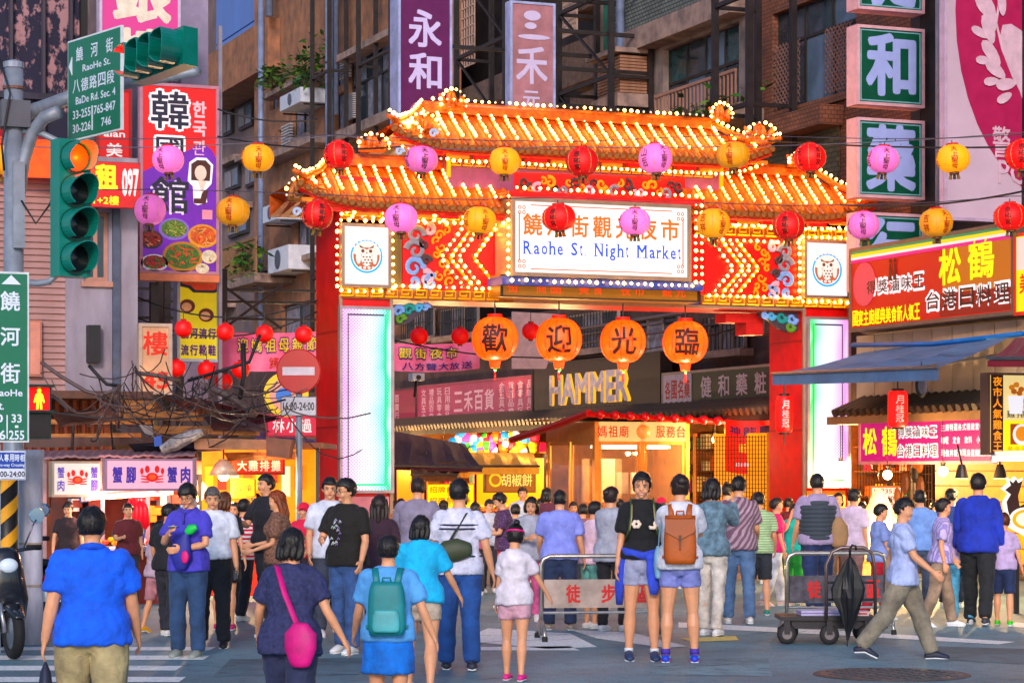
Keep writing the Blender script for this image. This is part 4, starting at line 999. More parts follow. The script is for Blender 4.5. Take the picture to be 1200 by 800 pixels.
for (p0, p1, q, o) in ((457, 584, 262, 0), (457, 584, 337, 0), (824, 936, 283, 0), (824, 936, 348, 0)):
 bulbs(gate, [(gx(p0), YG-.1, gz((p0+p1)/2, q)), (gx(p1), YG-.1, gz((p0+p1)/2, q))], .125)
for sg, X0, y0 in ((1, 461, 357), (-1, 939, 365)):
 mb = MB(); pts = [(0, 0), (46, 0), (44, 6), (34, 10), (22, 20), (10, 24), (0, 22)]
 mb.prism([(gx(X0+sg*a), gz(X0+sg*a, y0+b)) for a, b in (pts if sg > 0 else pts[::-1])], YG+.1, YG+.2); mb.build('corner_bracket', pm('3a3040', .5), gate, w=True)
 for a, b, r, m in ((8, 8, 7, cB), (20, 6, 7, pm('2a8a8a', .5)), (32, 4, 5, pm('58a0d0', .5)), (10, 17, 6, pm('5c8a3c', .5)), (40, 3, 4, cB)):
  scroll(X0+sg*a, y0+b, r, 1.1, m, 0, sg, .045, YG+.08)
ya_ = YG-.55
tk = plate('Y', ya_, 586, 820, 325, 351)
t_ = MB().box((tk[0].x, ya_, tk[0].z), (tk[0].x+tk[1], YG-.06, tk[0].z+tk[2])).build('ticker_display', pm('6a4c20', .4, em=lin('a06018'), es=.25), gate, w=True)
mb = MB()
for (a, b, c, d) in ((0, 1, 0, .07), (0, 1, .93, 1), (0, .012, .07, .93), (.988, 1, .07, .93)):
 mb.box((tk[0].x+tk[1]*a, ya_-.03, tk[0].z+tk[2]*c), (tk[0].x+tk[1]*b, ya_-.001, tk[0].z+tk[2]*d))
mb.build('ticker_frame', pm('2a1c14', .5), t_, w=True)
mb = MB(); mm_ = MB(); put = '夜間觀光市場'
for i, c in enumerate('街 商圈 美食 夜市 觀光'):
 if c == ' ': continue
 put_text(mm_, c, tk[1]*(.06+.07*i), tk[2]*.48, .17, .19, 0)
for q in mm_.v: q.x += tk[0].x; q.y = ya_-.012; q.z += tk[0].z
mm_.build('ticker_lettering', glow('ff5a20', 1.2), t_, w=True)
cb = plate('Y', YG-.75, 603, 805, 240, 322)
o_, w_, h_ = cb[0], cb[1], cb[2]; yb0 = YG-.75
bd = MB().box((o_.x, yb0, o_.z), (o_.x+w_, YG-.06, o_.z+h_)).build('name_board', glow('fbf6ee', .98), gate, w=True)
fr = MB(); f_ = .06
for (a, b, c, d) in ((-f_, w_+f_, h_, h_+f_), (-f_, w_+f_, -f_, 0), (-f_, 0, 0, h_), (w_, w_+f_, 0, h_)): fr.box((o_.x+a, yb0-.04, o_.z+c), (o_.x+b, YG-.061, o_.z+d))
fr.build('board_frame', steelP, bd, w=True)
def at_board(mb, y=-.008):
 for q in mb.v: q.x += o_.x; q.y += yb0+y; q.z += o_.z
 return mb
mb = MB()
for (a, b, c, d) in ((.09, .91, .945, .958), (.09, .91, .045, .058), (.022, .028, .16, .84), (.972, .978, .16, .84)): mb.box((w_*a, -.004, h_*c), (w_*b, 0, h_*d))
for cx, cz in ((.04, .88), (.96, .88), (.04, .12), (.96, .12)):
 for dx in (-.012, .012):
  for dz in (-.035, .035):
   r = .03; n = 10
   v = [V((w_*(cx+dx)+q*cos(2*pi*i/n), 0, h_*(cz+dz)+q*sin(2*pi*i/n))) for q in (r*.55, r) for i in range(n)]
   mb.add(v, [(i, (i+1) % n, n+(i+1) % n, n+i) for i in range(n)])
at_board(mb).build('board_border', glow('e05a30', .8), bd, w=True)
mb = MB(); row_text(mb, '饒河街觀光夜市', w_*.5, h_*.68, w_*.93, h_*.31, 0, bold=.035, fill=.82); at_board(mb).build('board_lettering', glow('f07810', .9), bd, w=True)
mb = MB()
def serif_text(mb, s, x0, x1, zb, hx):
 """letters from the built-in font with added serifs; hx = cap height"""
 adv = {'R': 1.0, 'a': .74, 'o': .74, 'h': .78, 'e': .7, ' ': .62, 'S': .8, 't': .5, '.': .35, 'N': 1.05, 'i': .42, 'g': .76, 'M': 1.25, 'r': .58, 'k': .78}
 tot = sum(adv[c] for c in s); k = (x1-x0)/tot; x = x0
 for c in s:
  a = adv[c]*k
  if c != ' ':
   up = c in 'RSNMthk'; hh = hx if up and c != 't' else (hx*.9 if c == 't' else (hx*.98 if c == 'i' else (.1*hx if c == '.' else hx*.68)))
   z0 = zb;
   if c == 'g': z0 -= hx*.28; hh += hx*.28
   if c in 'hk': hh = hx*1.02
   ww = a*(.74 if c not in 'it.' else .5)
   if c == '.': ww = hx*.11
   put_text(mb, c, x+a*.45, z0+hh/2, ww, hh, 0, bold=.02)
   st = hx*.05; lx = x+a*.45-ww/2; rx = x+a*.45+ww/2; e = ww*.13
   feet = {'R': (lx+e, rx-e*.4), 'h': (lx+e, rx-e), 'N': (lx+e,), 'M': (lx+e, rx-e), 'i': (x+a*.45,), 'r': (lx+e,), 'k': (lx+e, rx-e)}.get(c, ())
   tops = {'R': (lx+e,), 'h': (lx+e*.3,), 'N': (lx+e, rx-e), 'M': (lx+e, rx-e), 'r': (lx+e*.3,), 'k': (lx+e*.3,)}.get(c, ())
   for f in feet: mb.box((f-ww*.2-.012, -.001, z0), (f+ww*.2+.012, .001, z0+st))
   for f in tops: mb.box((f-ww*.2-.01, -.001, z0+hh-st), (f+ww*.16+.01, .001, z0+hh))
  x += a
serif_text(mb, 'Raohe St. Night Market', w_*.045, w_*.97, h_*.26, h_*.185)
at_board(mb).build('board_lettering', glow('3a58f0', .8), bd, w=True)
for (a, b, c, d) in ((-.13, -.13, w_+.13, -.13), (w_+.13, -.13, w_+.13, h_+.12), (w_+.24, -.13, w_+.24, h_+.12), (-.13, -.1, -.13, h_+.12)):
 bulbs(gate, [(o_.x+a, yb0-.06, o_.z+b), (o_.x+c, yb0-.06, o_.z+d)], .12)
MB().box((o_.x-.2, yb0+.02, o_.z-.2), (o_.x+w_+.3, YG-.07, o_.z-.065)).build('board_shelf', blueP, gate, w=True)
MB().box((o_.x-.1, yb0-.02, o_.z+h_+.065), (o_.x+w_+.3, YG+.5, o_.z+h_+.16)).build('board_cap', redP, gate, w=True)
bulbs(gate, [(o_.x-.05, yb0-.08, o_.z+h_+.2), (o_.x+w_+.2, yb0-.08, o_.z+h_+.2)], .13)
YM = YG-.05
zf0, zf1 = gz(700, 232), gz(700, 188)
MB().box((gx(525), YM, ZL+1.5), (gx(845), YG+1.2, gz(700, 176))).build('upper_frieze', purpP, gate, w=True)
gpoly([(603, 202), (803, 208), (803, 233), (603, 228)], YM-.03, 'floral_panel', redP, .028)
spiral_band(527, 598, 187, 196, YM-.04, gate); spiral_band(604, 836, 195, 203, YM-.05, gate)
for i, dx in enumerate(range(612, 800, 15)):
 scroll(dx, 214+(i % 2)*8+(dx-612)*.03, 7, 1.1, (cK, cP, cY, cG)[i % 4], i, 1 if i % 2 else -1, .035, YM-.05, 'floral_scroll')
 scroll(dx+7, 221-(i % 2)*8+(dx-612)*.03, 5, 1.0, (cY, cY, cK)[i % 3], i*2, -1, .025, YM-.045, 'floral_scroll')
MB().box((gx(522), YM-.04, gz(522, 208)), (gx(526), YM-.003, gz(522, 168))).build('gold_post', gold, gate, w=True); MB().box((gx(841), YM-.04, gz(841, 222)), (gx(845), YM-.003, gz(841, 180))).build('gold_post', gold, gate, w=True)
def roof(p0, p1, eave, ridge, ye, yr, label, up0, up1, hip0=True, hip1=True, back=1.0, strands=True, tstep=.118):
 """p0,p1 photo columns of the eave ends; eave, ridge = z at middle; roof falls to the viewer; up = corner lift"""
 x0, x1 = gx(p0, ye), gx(p1, ye)
 n = max(4, round((x1-x0)/.236));
 rx0 = x0+(.75 if hip0 else 0); rx1 = x1-(.75 if hip1 else 0)
 def lift(x):
  a = max(0, 1-(x-x0)/1.1)**2*up0 if hip0 else 0; b = max(0, 1-(x1-x)/1.1)**2*up1 if hip1 else 0
  return a+b
 def sp(x, u):      # u 0 eave ... 1 ridge
  z = eave+lift(x)+(ridge-eave)*(u*.75+.25*u*u); return V((x, ye+(yr-ye)*u, z))
 um = lambda x: max(.12, min(1, (x-x0)/.75 if hip0 else 1, (x1-x)/.75 if hip1 else 1))
 mb = MB(); K_ = 24; ring = []
 for i in range(K_+1):
  x = x0+(x1-x0)*i/K_; u = um(x)
  a, b = sp(x, 0), sp(x, u); ring.append((a, b, V((x, 2*yr-ye, eave-.02+lift(x))), a-V((0, -.02, .09)), V((x, 2*yr-ye, eave-.09))))
 for i in range(K_):
  A_, B_ = ring[i], ring[i+1]; b0 = len(mb.v)
  mb.add([A_[0], B_[0], B_[1], A_[1], A_[2], B_[2], A_[3], B_[3], A_[4], B_[4]], [(0, 1, 2, 3), (3, 2, 5, 4), (0, 6, 7, 1), (6, 8, 9, 7), (4, 5, 9, 8)])
 mb.build('roof_deck', mat('roof_pan', lin('c8641a'), .42, var=.3, sc_=7, bump=.3, c2=lin('7a340c')), gate, w=True)
 for i in range(n+1):
  x = x0+.03+(x1-x0-.06)*i/n; u = um(x); pts = [sp(x, u*q)+V((0, 0, .02)) for q in (0, .33, .66, 1)]
  MB().tube(pts, .042, 6).build('roof_tile', orangeR, gate, w=True, smooth=True)
  if strands and 0 < i < n and u > .3: bulbs(gate, [pts[0].lerp(pts[1], .6)+V((0, -.02, .055)), pts[2]+V((0, -.02, .055)), pts[3]+V((0, -.02, .05))], .105, r=.027, off=.04)
 for q in (.25, .5, .75):
  mb = MB(); pts = [sp(x0+(x1-x0)*i/16, q*um(x0+(x1-x0)*i/16))+V((0, -.0, .012)) for i in range(17)]; mb.tube(pts, (.012), 4); mb.build('tile_course', pm('c06810', .5), gate, w=True)
 m2 = round((x1-x0)/tstep); dsk = None
 for i in range(m2+1):
  x = x0+(x1-x0)*i/m2; p = sp(x, 0)+V((0, -.03, -.02))
  if dsk is None:
   dsk = MB().lathe([(.038, 0), (.05, .012), (.05, .05)], 10, p, 'y').build('eave_tile', orangeD, gate, w=True); dp = p
  else: inst(dsk, dsk.location+(p-dp), gate)
  if i % 2:
   pass
 mb = MB(); pts = [sp(x0+(x1-x0)*i/20, 0)+V((0, .03, -.1)) for i in range(21)]; mb.tube(pts, .03, 4); mb.build('eave_board', redD, gate, w=True)
 pts = [sp(x0+.1+(x1-x0-.2)*i/20, 0)+V((0, .12, -.17)) for i in range(21)]
 nb = round((x1-x0)/.45)
 for i in range(nb):
  x = x0+(x1-x0)*(i+.5)/nb; p = sp(x, 0)+V((0, .1, -.15)); MB().box(p-V((.17, .04, .028)), p+V((.17, .04, .028))).build('eave_block', pm('f08a20', .5) if i % 2 == 0 else redP, gate, w=True)
 bulbs(gate, [V((p.x, p.y-.06, p.z-.05)) for p in pts], .125, off=.12)
 r0, r1 = sp(rx0, 1), sp(rx1, 1)
 MB().box((r0.x, yr-.1, ridge-.02), (r1.x, yr+.1, ridge+.1)).build('ridge_beam', orangeR, gate, w=True)
 MB().tube([V((r0.x, yr, ridge+.12)), V((r1.x, yr, ridge+.12))], .06, 8).build('ridge_cap', orangeR, gate, w=True, smooth=True)
 for k_, hp in ((0, hip0), (1, hip1)):
  if hp:
   xe = x0 if k_ == 0 else x1; rr_ = r0 if k_ == 0 else r1; s = 1 if k_ == 0 else -1
   pts = [rr_+V((0, -.03, .08)), sp(xe+s*.45, um(xe+s*.45))+V((0, -.02, .06)), sp(xe+s*.1, .12)+V((0, -.02, .07)), sp(xe, 0)+V((-s*.14, -.08, .16))]
   MB().tube(pts, [.05, .055, .055, .03], 8).build('hip_ridge', orangeR, gate, w=True, smooth=True)
   bulbs(gate, [p+V((0, -.03, .085)) for p in pts], .11, off=.05)
 return sp, x0, x1, rx0, rx1
def ornament(px, py, y, wpx, hpx, name='dragon_ornament', flip=1, m=orangeR):
 c = onY(px, py, y); s = wpx*.0137/2; h = hpx*.0137
 mb = MB(); mb.box(c+V((-s, -.08, 0)), c+V((s, .08, h*.3)))
 for i, (dx, hh, lean_) in enumerate(((-.75, .7, -.25), (-.3, .95, .1), (.25, .9, -.1), (.72, .65, .3))):
  b = c+V((dx*s, 0, h*.25)); mb.tube([b, b+V((lean_*s*.4*flip, -.02, h*.3*hh)), b+V((lean_*s*flip, 0, h*.62*hh)), b+V((lean_*s*1.6*flip, 0, h*.74*hh))], [s*.26, s*.3, s*.24, s*.1], 8, rnd=True)
 for i in range(5): mb.ball(c+V(((-.8+.4*i)*s, -.09, h*(.2+.1*(i % 2)))), s*.17, 8, 6)
 mb.build(name, m, gate, w=True, smooth=True)
 arc = [c+V((s*1.25*cos(a), -.1, h*.35+h*.68*sin(a))) for a in [pi*(1.12-1.24*i/10) for i in range(11)]]
 bulbs(gate, arc, .13, off=.25)
zeL = gz(430, 238, YG-.5); zrL = gz(470, 196, YG+.35)
rl_ = roof(352, 604, zeL, zrL, YG-.5, YG+.35, '', .28, 0, True, False)
rr_2 = roof(812, 1026, gz(920, 251, YG-.5), gz(920, 205, YG+.35), YG-.5, YG+.35, '', 0, .28, False, True)
ru_ = roof(462, 905, gz(700, 180, YG-.35), gz(700, 143, YG+.5), YG-.35, YG+.5, '', .25, .25)
bulbs(gate, [V((ru_[3]+.1, YG+.4, gz(700, 143, YG+.5)+.2)), V((ru_[4]-.1, YG+.4, gz(700, 143, YG+.5)+.2))], .12, off=.3)
bulbs(gate, [V((gx(400), YG-.1, gz(430, 250))), V((gx(602), YG-.1, gz(430, 250)))], .12, off=.2)
bulbs(gate, [V((gx(814), YG-.1, gz(910, 266))), V((gx(992), YG-.1, gz(910, 266)))], .12, off=.2)
ornament(529, 130, YG+.45, 26, 24); ornament(843, 143, YG+.45, 24, 22)
ornament(495, 158, YG-.1, 30, 24, flip=-1); ornament(478, 166, YG-.2, 22, 22, flip=-1)
ornament(890, 168, YG-.1, 34, 24); ornament(436, 178, YG+.1, 30, 20); ornament(937, 196, YG+.1, 30, 18)
ornament(1008, 232, YG-.2, 26, 24); ornament(352, 236, YG-.2, 30, 26, flip=-1, m=orangeD)
for px, py in ((455, 183), (494, 162), (918, 186), (1033, 262), (336, 253)): scroll(px, py, 5, 1.2, pm('b8c8e8', .4), 0, 1, .03, YG-.55, 'white_scroll')
def lamp(loc, e, c=(1, .62, .28), r=.12, name='bulb_light', parent=None):
 l = bpy.data.lights.new(name, 'POINT'); l.energy = e; l.color = c; l.shadow_soft_size = min(r, .03)
 o = bpy.data.objects.new(name, l); col.objects.link(o); o.location = loc; return o
for a, b, c, d in ((860, 904, 366, 377), (884, 904, 377.2, 391)): MB().box((gx(a), YG+.3, gz(890, d)), (gx(b), YG+.7, gz(890, c))).build('stepped_bracket', redD, gate, w=True)
# ================================================================ lanterns
def lantern_proto(hx, txt, txcol, r=.2, lit=.0, label='', glowc=None, ribs=16, wide=1.0):
 t = thing('paper_lantern', label, 'lantern', (0, 0, 0))
 n = 24; prof = []
 H_ = r*.88
 k_ = 22
 for i in range(k_+1):
  a = -pi/2+pi*i/k_; q = cos(a)**.8*r*wide*(1-.012*(i % 2)); z = sin(a)*H_
  if q < r*.3: q = r*.3
  prof.append((q, z))
 prof = [p for i, p in enumerate(prof) if abs(p[1]) < H_*.97]
 m = mat('lantern_'+hx+str(lit), lin(hx), .55, var=.1, sc_=14, em=lin(glowc or hx), es=lit, bump=.4, bd=.006, ri=1)
 MB().lathe(prof, n).build('shade', m, t, smooth=True)
 mb = MB()
 for j in range(8):
  a = 2*pi*j/8; mb.tube([V(((q*1.012)*cos(a), (q*1.012)*sin(a), z)) for q, z in prof[::3]+[prof[-1]]], .0035, 4)
 mb.build('rib', pm('e8b070' if hx != 'd82020' else 'a01818', .5), t, kind='stuff')
 MB().lathe([(r*.36, H_*.9), (r*.38, H_*1.05), (r*.32, H_*1.08)], 14).build('top_rim', pm('c02020', .5), t)
 MB().lathe([(r*.3, -H_*1.1), (r*.3, -H_*.93)], 12).build('bottom_rim', pm('6a4020', .5), t)
 for a in range(3):
  x = (-.5+a*.5)*r*.4; MB().tube([V((x, 0, -H_*1.08)), V((x*1.3, .01, -H_*1.45))], [.014, .02], 6).build('tassel', pm('7a6030' if a != 1 else '3a2820', .7), t)
 MB().tube([V((0, 0, H_*1.05)), V((0, 0, H_*1.3))], .006, 5).build('hook', steel, t)
 for a0, s in ((0, txt[0]), (1, txt[1])):
  mb = MB(); put_text(mb, s, 0, 0, r*.4, r*(1.4 if len(s) > 3 else 1.15), 0, bold=.02, vert=True)
  for q in mb.v:
   a = q.x/r+(-pi/2-TH+.25 if a0 == 0 else -pi/2-TH-1.05); rad = r*wide*(max(.05, 1-(q.z/H_)**2))**.42*1.02+.004
   q.x, q.y = rad*cos(a), rad*sin(a)
  mb.build('lettering', pm(txcol, .6, var=0), t)
 return t
lp = {'pink': lantern_proto('ee7fc0', ('天上聖母', '山后'), '3a1020', lit=.16), 'yellow': lantern_proto('f2a416', ('天上聖母', '吉祥'), 'b02810', lit=.16), 'red': lantern_proto('dc2a1c', ('恩祐宮', '天上'), '2a0a0a', lit=.16)}
UP = [(-2, 187, 'yellow'), (197, 187, 'pink'), (302, 185, 'yellow'), (397, 182, 'red'), (494, 187, 'pink'), (591, 189, 'yellow'), (682, 190, 'red'), (768, 186, 'pink'), (859, 182, 'yellow'), (949, 185, 'red'), (1035, 187, 'pink'), (1117, 186, 'yellow'), (1198, 182, 'red')]
LO = [(176, 246, 'pink'), (273, 248, 'yellow'), (372, 252, 'red'), (470, 256, 'pink'), (562, 258, 'yellow'), (655, 255, 'red'), (744, 260, 'pink'), (836, 262, 'yellow'), (924, 265, 'red'), (1012, 264, 'pink'), (1097, 261, 'yellow'), (1184, 254, 'red')]
YS = 27.5
used = set(); ordw = ['first', 'second', 'third', 'fourth', 'fifth']
def ch_of(o): return [x for x in col.objects if x.parent == o]
lkids = {k: ch_of(v) for k, v in lp.items()}
for rown, rows, y in (('upper', UP, YS), ('lower', LO, YS-.6)):
 cnt = {}
 for px, py, c in rows:
  p = onY(px, py, y); i = cnt.get(c, 0); cnt[c] = i+1
  if c in used:
   o = lp[c].copy(); col.objects.link(o)
   for ch in lkids[c]: q = ch.copy(); col.objects.link(q); q.parent = o
  else: o = lp[c]; used.add(c)
  o.location = p; s = 1.0*(p-cam.location).length/ (F/97)*.98; o.scale = (s, s, s); rz_ = random.Random(px); o.rotation_euler = (RD(rz_.uniform(-6, 6)), RD(rz_.uniform(-5, 5)), RD(rz_.uniform(-38, 22))); o.scale = (s*rz_.uniform(.95, 1.05), s, s*rz_.uniform(.93, 1.05))
  o['label'] = '%s paper lantern on the %s string, %s %s one from the left' % (c, rown, ordw[i], c); o['group'] = 'small paper lanterns strung in two rows across the street'
def cable(pts, r, label, m=None, sag=0, cat='cable', n=10, grp=None, name='cable'):
 mb = MB(); q = []
 for a, b in zip(pts[:-1], pts[1:]):
  a, b = V(a), V(b)
  for i in range(n+(1 if b == V(pts[-1]) else 0)): u = i/n; q.append(a.lerp(b, u)-V((0, 0, sag*4*u*(1-u))))
 o = mb.tube(q, r, 5).build(name, m or pm('1a1618', .6), smooth=True); return tagset(o, label, cat, grp)
for rown, rows, y in (('upper', UP, YS), ('lower', LO, YS-.6)):
 pts = [onY(-60, rows[0][1]-22, y)]+[onY(px, py-(24 if 1 else 0), y) for px, py, c in rows]+[onY(1260, rows[-1][1]-24, y)]
 cable(pts, .006, 'thin wire carrying the %s row of small paper lanterns' % rown, sag=.0, n=2, m=pm('4a4450', .5))
cable([onY(-60, 168, YS+.2), onY(400, 158, YS+.2), onY(640, 172, YS+.2), onY(1260, 150, YS+.2)], .007, 'bare upper guy wire crossing the whole street above the lanterns', sag=.1, n=8, m=pm('6a6470', .5))
for (px, py, ch, lb) in ((580, 397, '歡', 'leftmost'), (655, 398, '迎', 'second'), (730, 400, '光', 'third'), (803, 401, '臨', 'rightmost')):
 p = onY(px, py, YG-.25); r = .37
 t = thing('gate_lantern', 'big glowing orange lantern painted %s, %s of four under the gate lintel' % (ch, lb if lb in ('leftmost', 'rightmost') else lb+' from left'), 'lantern', p, 0, 'big orange lanterns under the gate lintel')
 prof = [(r*.3, -r*.93)]+[(r*cos(-pi/2+pi*i/16)**.75, r*.95*sin(-pi/2+pi*i/16)) for i in range(2, 15)]+[(r*.3, r*.93)]
 MB().lathe(prof, 24).build('shade', mat('big_lantern', lin('ff7c18'), .5, var=.25, sc_=3, c2=lin('f04a0a'), em=lin('ff6e10'), es=.4), t, smooth=True)
 for j in range(12):
  a = 2*pi*j/12; MB().tube([V((q*1.01*cos(a), q*1.01*sin(a), z)) for q, z in prof[::2]], .006, 4).build('rib', pm('c84808', .5), t)
 MB().lathe([(r*.3, r*.9), (r*.32, r*1.06)], 14).build('top_rim', pm('d8401a', .5), t)
 MB().lathe([(r*.2, -r*1.25), (r*.26, -r*.92)], 12).build('bottom_rim', pm('e85a20', .5, em=lin('ff6010'), es=.5), t)
 MB().tube([V((0, 0, r*1.0)), V((0, 0, ZL-p.z+.02))], .012, 5).build('hook', steel, t)
 MB().ball((0, -.02, -r*1.3), .03, 8, 6).build('bead', pm('50c060', .4), t); MB().tube([V((0, 0, -r*1.3)), V((0, 0, -r*1.75))], [.015, .02], 6).build('tassel', pm('c01818', .6), t)
 mb = MB(); put_text(mb, ch, 0, 0, r*1.15, r*1.2, 0, bold=.03)
 for q in mb.v:
  a = q.x/r-pi/2-TH; rad = r*(max(.05, 1-(q.z/r)**2))**.5*1.0+.02; q.x, q.y = rad*cos(a), rad*sin(a)
 mb.build('lettering', pm('3a0a08', .6, var=0), t)
 lamp(p+V((0, -.0, -r*1.5)), 22)
def small_red(px, py, D, i, label, lit=.1):
 p = P(px, py, D); r = 10.5*D/F
 t = thing('red_lantern', label, 'lantern', p, 0, 'small red lanterns')
 prof = [(r*.35, -r*.9)]+[(r*cos(-pi/2+pi*i_/12)**.7, r*.92*sin(-pi/2+pi*i_/12)) for i_ in range(2, 11)]+[(r*.35, r*.9)]
 MB().lathe(prof, 18).build('shade', mat('red_lantern_shade', lin('f03018'), .5, var=.2, sc_=4, em=lin('ff3010'), es=lit), t, smooth=True)
 MB().lathe([(r*.3, r*.88), (r*.34, r*1.08)], 10).build('top_rim', pm('a01818', .5), t); MB().lathe([(r*.26, -r*1.1), (r*.3, -r*.88)], 10).build('bottom_rim', pm('8a3010', .5), t)
 MB().tube([V((0, 0, r)), V((0, 0, r*2.2))], r*.05, 5).build('hook', steel, t)
sr = [(215, 385, 33), (264, 389, 33.5), (310, 391, 34), (356, 392, 34.5), (491, 394, 42), (539, 394, 42.5), (622, 388, 43), (207, 431, 38), (242, 433, 38.5), (282, 433, 39), (262, 447, 42)]
wh = ['leftmost in the front row before the yellow banner', 'second in the front row, over the pink festival banner', 'third in the front row, over the pink festival banner', 'nearest the red gate column, above the no entry sign', 'inside the gate beside the left column', 'inside the gate, next to the big left lantern', 'peeping between the two left big orange lanterns', 'lower row behind the beige signboard', 'lower row below the yellow banner', 'lower row below the pink banner', 'lowest and farthest, half hidden by cables']
for i, (a, b, c) in enumerate(sr): small_red(a, b, c, i, 'small red lantern '+wh[i])
for (px, py, D, s, lb) in ((1052, 479, 33, 24, 'long red cylinder lantern hanging below the grey awning'), (919, 485, 37, 21, 'long red cylinder lantern against the right gate column')):
 p = P(px, py, D); r = s/2*D/F; h = 24*D/F
 t = thing('cylinder_lantern', lb, 'lantern', p, 0, 'long red cylinder lanterns')
 prof = []
 for i in range(23):
  z = -h*.88+h*1.76*i/22; prof.append((r*(1-.25*max(0, abs(z/h)-.6)**1.5*4)*(1.0 if i % 2 else .965), z))
 MB().lathe(prof, 20).build('shade', mat('tube_lantern', lin('e0281c'), .5, var=.1, em=lin('ff2010'), es=.3), t, smooth=True)
 MB().lathe([(r*.6, h*.87), (r*.6, h*1.0)], 16).build('top_rim', pm('181010', .4), t); MB().lathe([(r*.6, -h*1.0), (r*.6, -h*.87)], 16).build('bottom_rim', pm('181010', .4), t)
 MB().tube([V((0, 0, h)), V((0, 0, h*1.9))], .012, 5).build('hook', steel, t)
 MB().tube([V((0, 0, -h)), V((0, 0, -h*1.5))], .01, 5).build('tassel', steel, t)
 mb = MB(); put_text(mb, '月桂冠', 0, 0, r*.75, h*1.35, 0, bold=.02, vert=True)
 for q in mb.v:
  a = q.x/r-pi/2-TH+.05; q.x, q.y = (r+.012)*cos(a), (r+.012)*sin(a)
 mb.build('lettering', pm('f0d8e8', .6, var=0), t)
# ================================================================ tall signs over the gate
wht = pm('d8d0e4', .5, var=.06)
def tall_sign(label, x, p0, p1, yt, yb_, face, side, deep, name='tall_sign'):
 """projecting sign: broad face looks down the street to the viewer (plane y = const), edge on the facade side"""
 return None
def proj_sign(name, label, y, p0, p1, yt, yb_, face, sidem, sidepx, cat='sign', fw=.0, group=None, posts=True):
 """a sign standing out from the facade facing the viewer; sidepx = width in photo pixels of its visible left edge"""
 o, w, h, rz = plate('Y', y, p0, p1, yt, yb_)
 t = thing(name, label, cat, o, 0, group)
 k = (p0-sidepx-600)/F; yb2 = o.x*(C_-k*S_)/(S_+k*C_); d = max(.1, yb2-y)
 MB().box((0, -.01, 0), (w, d, h)).build('cabinet', sidem, t)
 MB().box((.03, -.025, .03), (w-.03, -.011, h-.03)).build('face_panel', face, t)
 mb = MB()
 for (a, b, c, e) in ((0, w, 0, .05), (0, w, h-.05, h), (0, .05, .05, h-.05), (w-.05, w, .05, h-.05)): mb.box((a, -.05, c), (b, -.0255, e))
 mb.build('frame', sidem, t)
 if posts:
  gap = 21.1-(o.x+w)
  if gap > 0.05:
   for z in (h*.2, h*.5, h*.8): MB().bar((w, d/2, z), (w+gap, d/2, z), .08).build('bracket', steel, t)
 return t, w, h
sideB = mat('white_side', lin('a8b0d8'), .5, var=.2, sc_=3)
t, w_, h_ = proj_sign('tall_sign', 'tall purple sign with white characters and a pink fork disc at its foot', 46, 466, 529, -60, 160, pm('5a1850', .45, var=.08), sideB, 9)
dy = (220)  # photo rows covered
def zr(h, row, a, b): return h*(1-(row-a)/(b-a))
letters(t, pm('cfc4ec', .5, var=.04), [dict(t='永', x=w_*.5, z=zr(h_, 34, -60, 160), w=w_*.62, h=h_*.2, bold=.035), dict(t='和', x=w_*.5, z=zr(h_, 84, -60, 160), w=w_*.62, h=h_*.195, bold=.035)], -.032)
flat(t, 'disc', pm('b07088', .5), [circ(w_*.48, zr(h_, 138, -60, 160), w_*.3, 28)], -.03)
flat(t, 'fork', pm('cfc4ec', .5), [[(w_*(.34+.06*i), zr(h_, 132+5*i*.6, -60, 160)), (w_*(.38+.06*i), zr(h_, 130+5*i*.6, -60, 160)), (w_*(.64), zr(h_, 152, -60, 160)), (w_*(.6), zr(h_, 154, -60, 160))] for i in range(4)], -.038)
t, w_, h_ = proj_sign('tall_sign', 'tall dusty pink sign with brush characters right of the purple one', 45, 597, 650, 3, 150, pm('a87880', .6, var=.2, sc_=2), sideB, 5)
def cell(tt, ch, px0, px1, py0, py1, w, h, p0, p1, r0, r1, m, y=-.032, bold=.02, **k):
 X = (px0+px1)/2;
 return letters(tt, m, [dict(t=ch, x=w*(X-p0)/(p1-p0), z=h*(1-((py0+py1)/2-r0)/(r1-r0)), w=w*(px1-px0)/(p1-p0), h=h*(py1-py0)/(r1-r0), bold=bold, **k)], y)
pw = pm('ccc0e0', .5, var=.04)
flat(t, 'brush_mark', pw, [circ(w_*(x-597)/53, h_*(1-(y-3)/147), w_*rx/53, 14, h_*ry/147) for x, y, rx, ry in ((623, 19, 10, 6), (621, 31, 7, 4), (625, 44, 19, 3))], -.032)
cell(t, '禾', 604, 641, 55, 99, w_, h_, 597, 650, 3, 150, pw, bold=.03); cell(t, '元', 612, 632, 107, 128, w_, h_, 597, 650, 3, 150, pw, bold=.03)
gs = pm('12503c', .4, var=.08); lav = pm('a8b4e8', .5, var=.05); sideP = mat('sign_side_pink', lin('dcb0b8'), .5, var=.12, sc_=4)
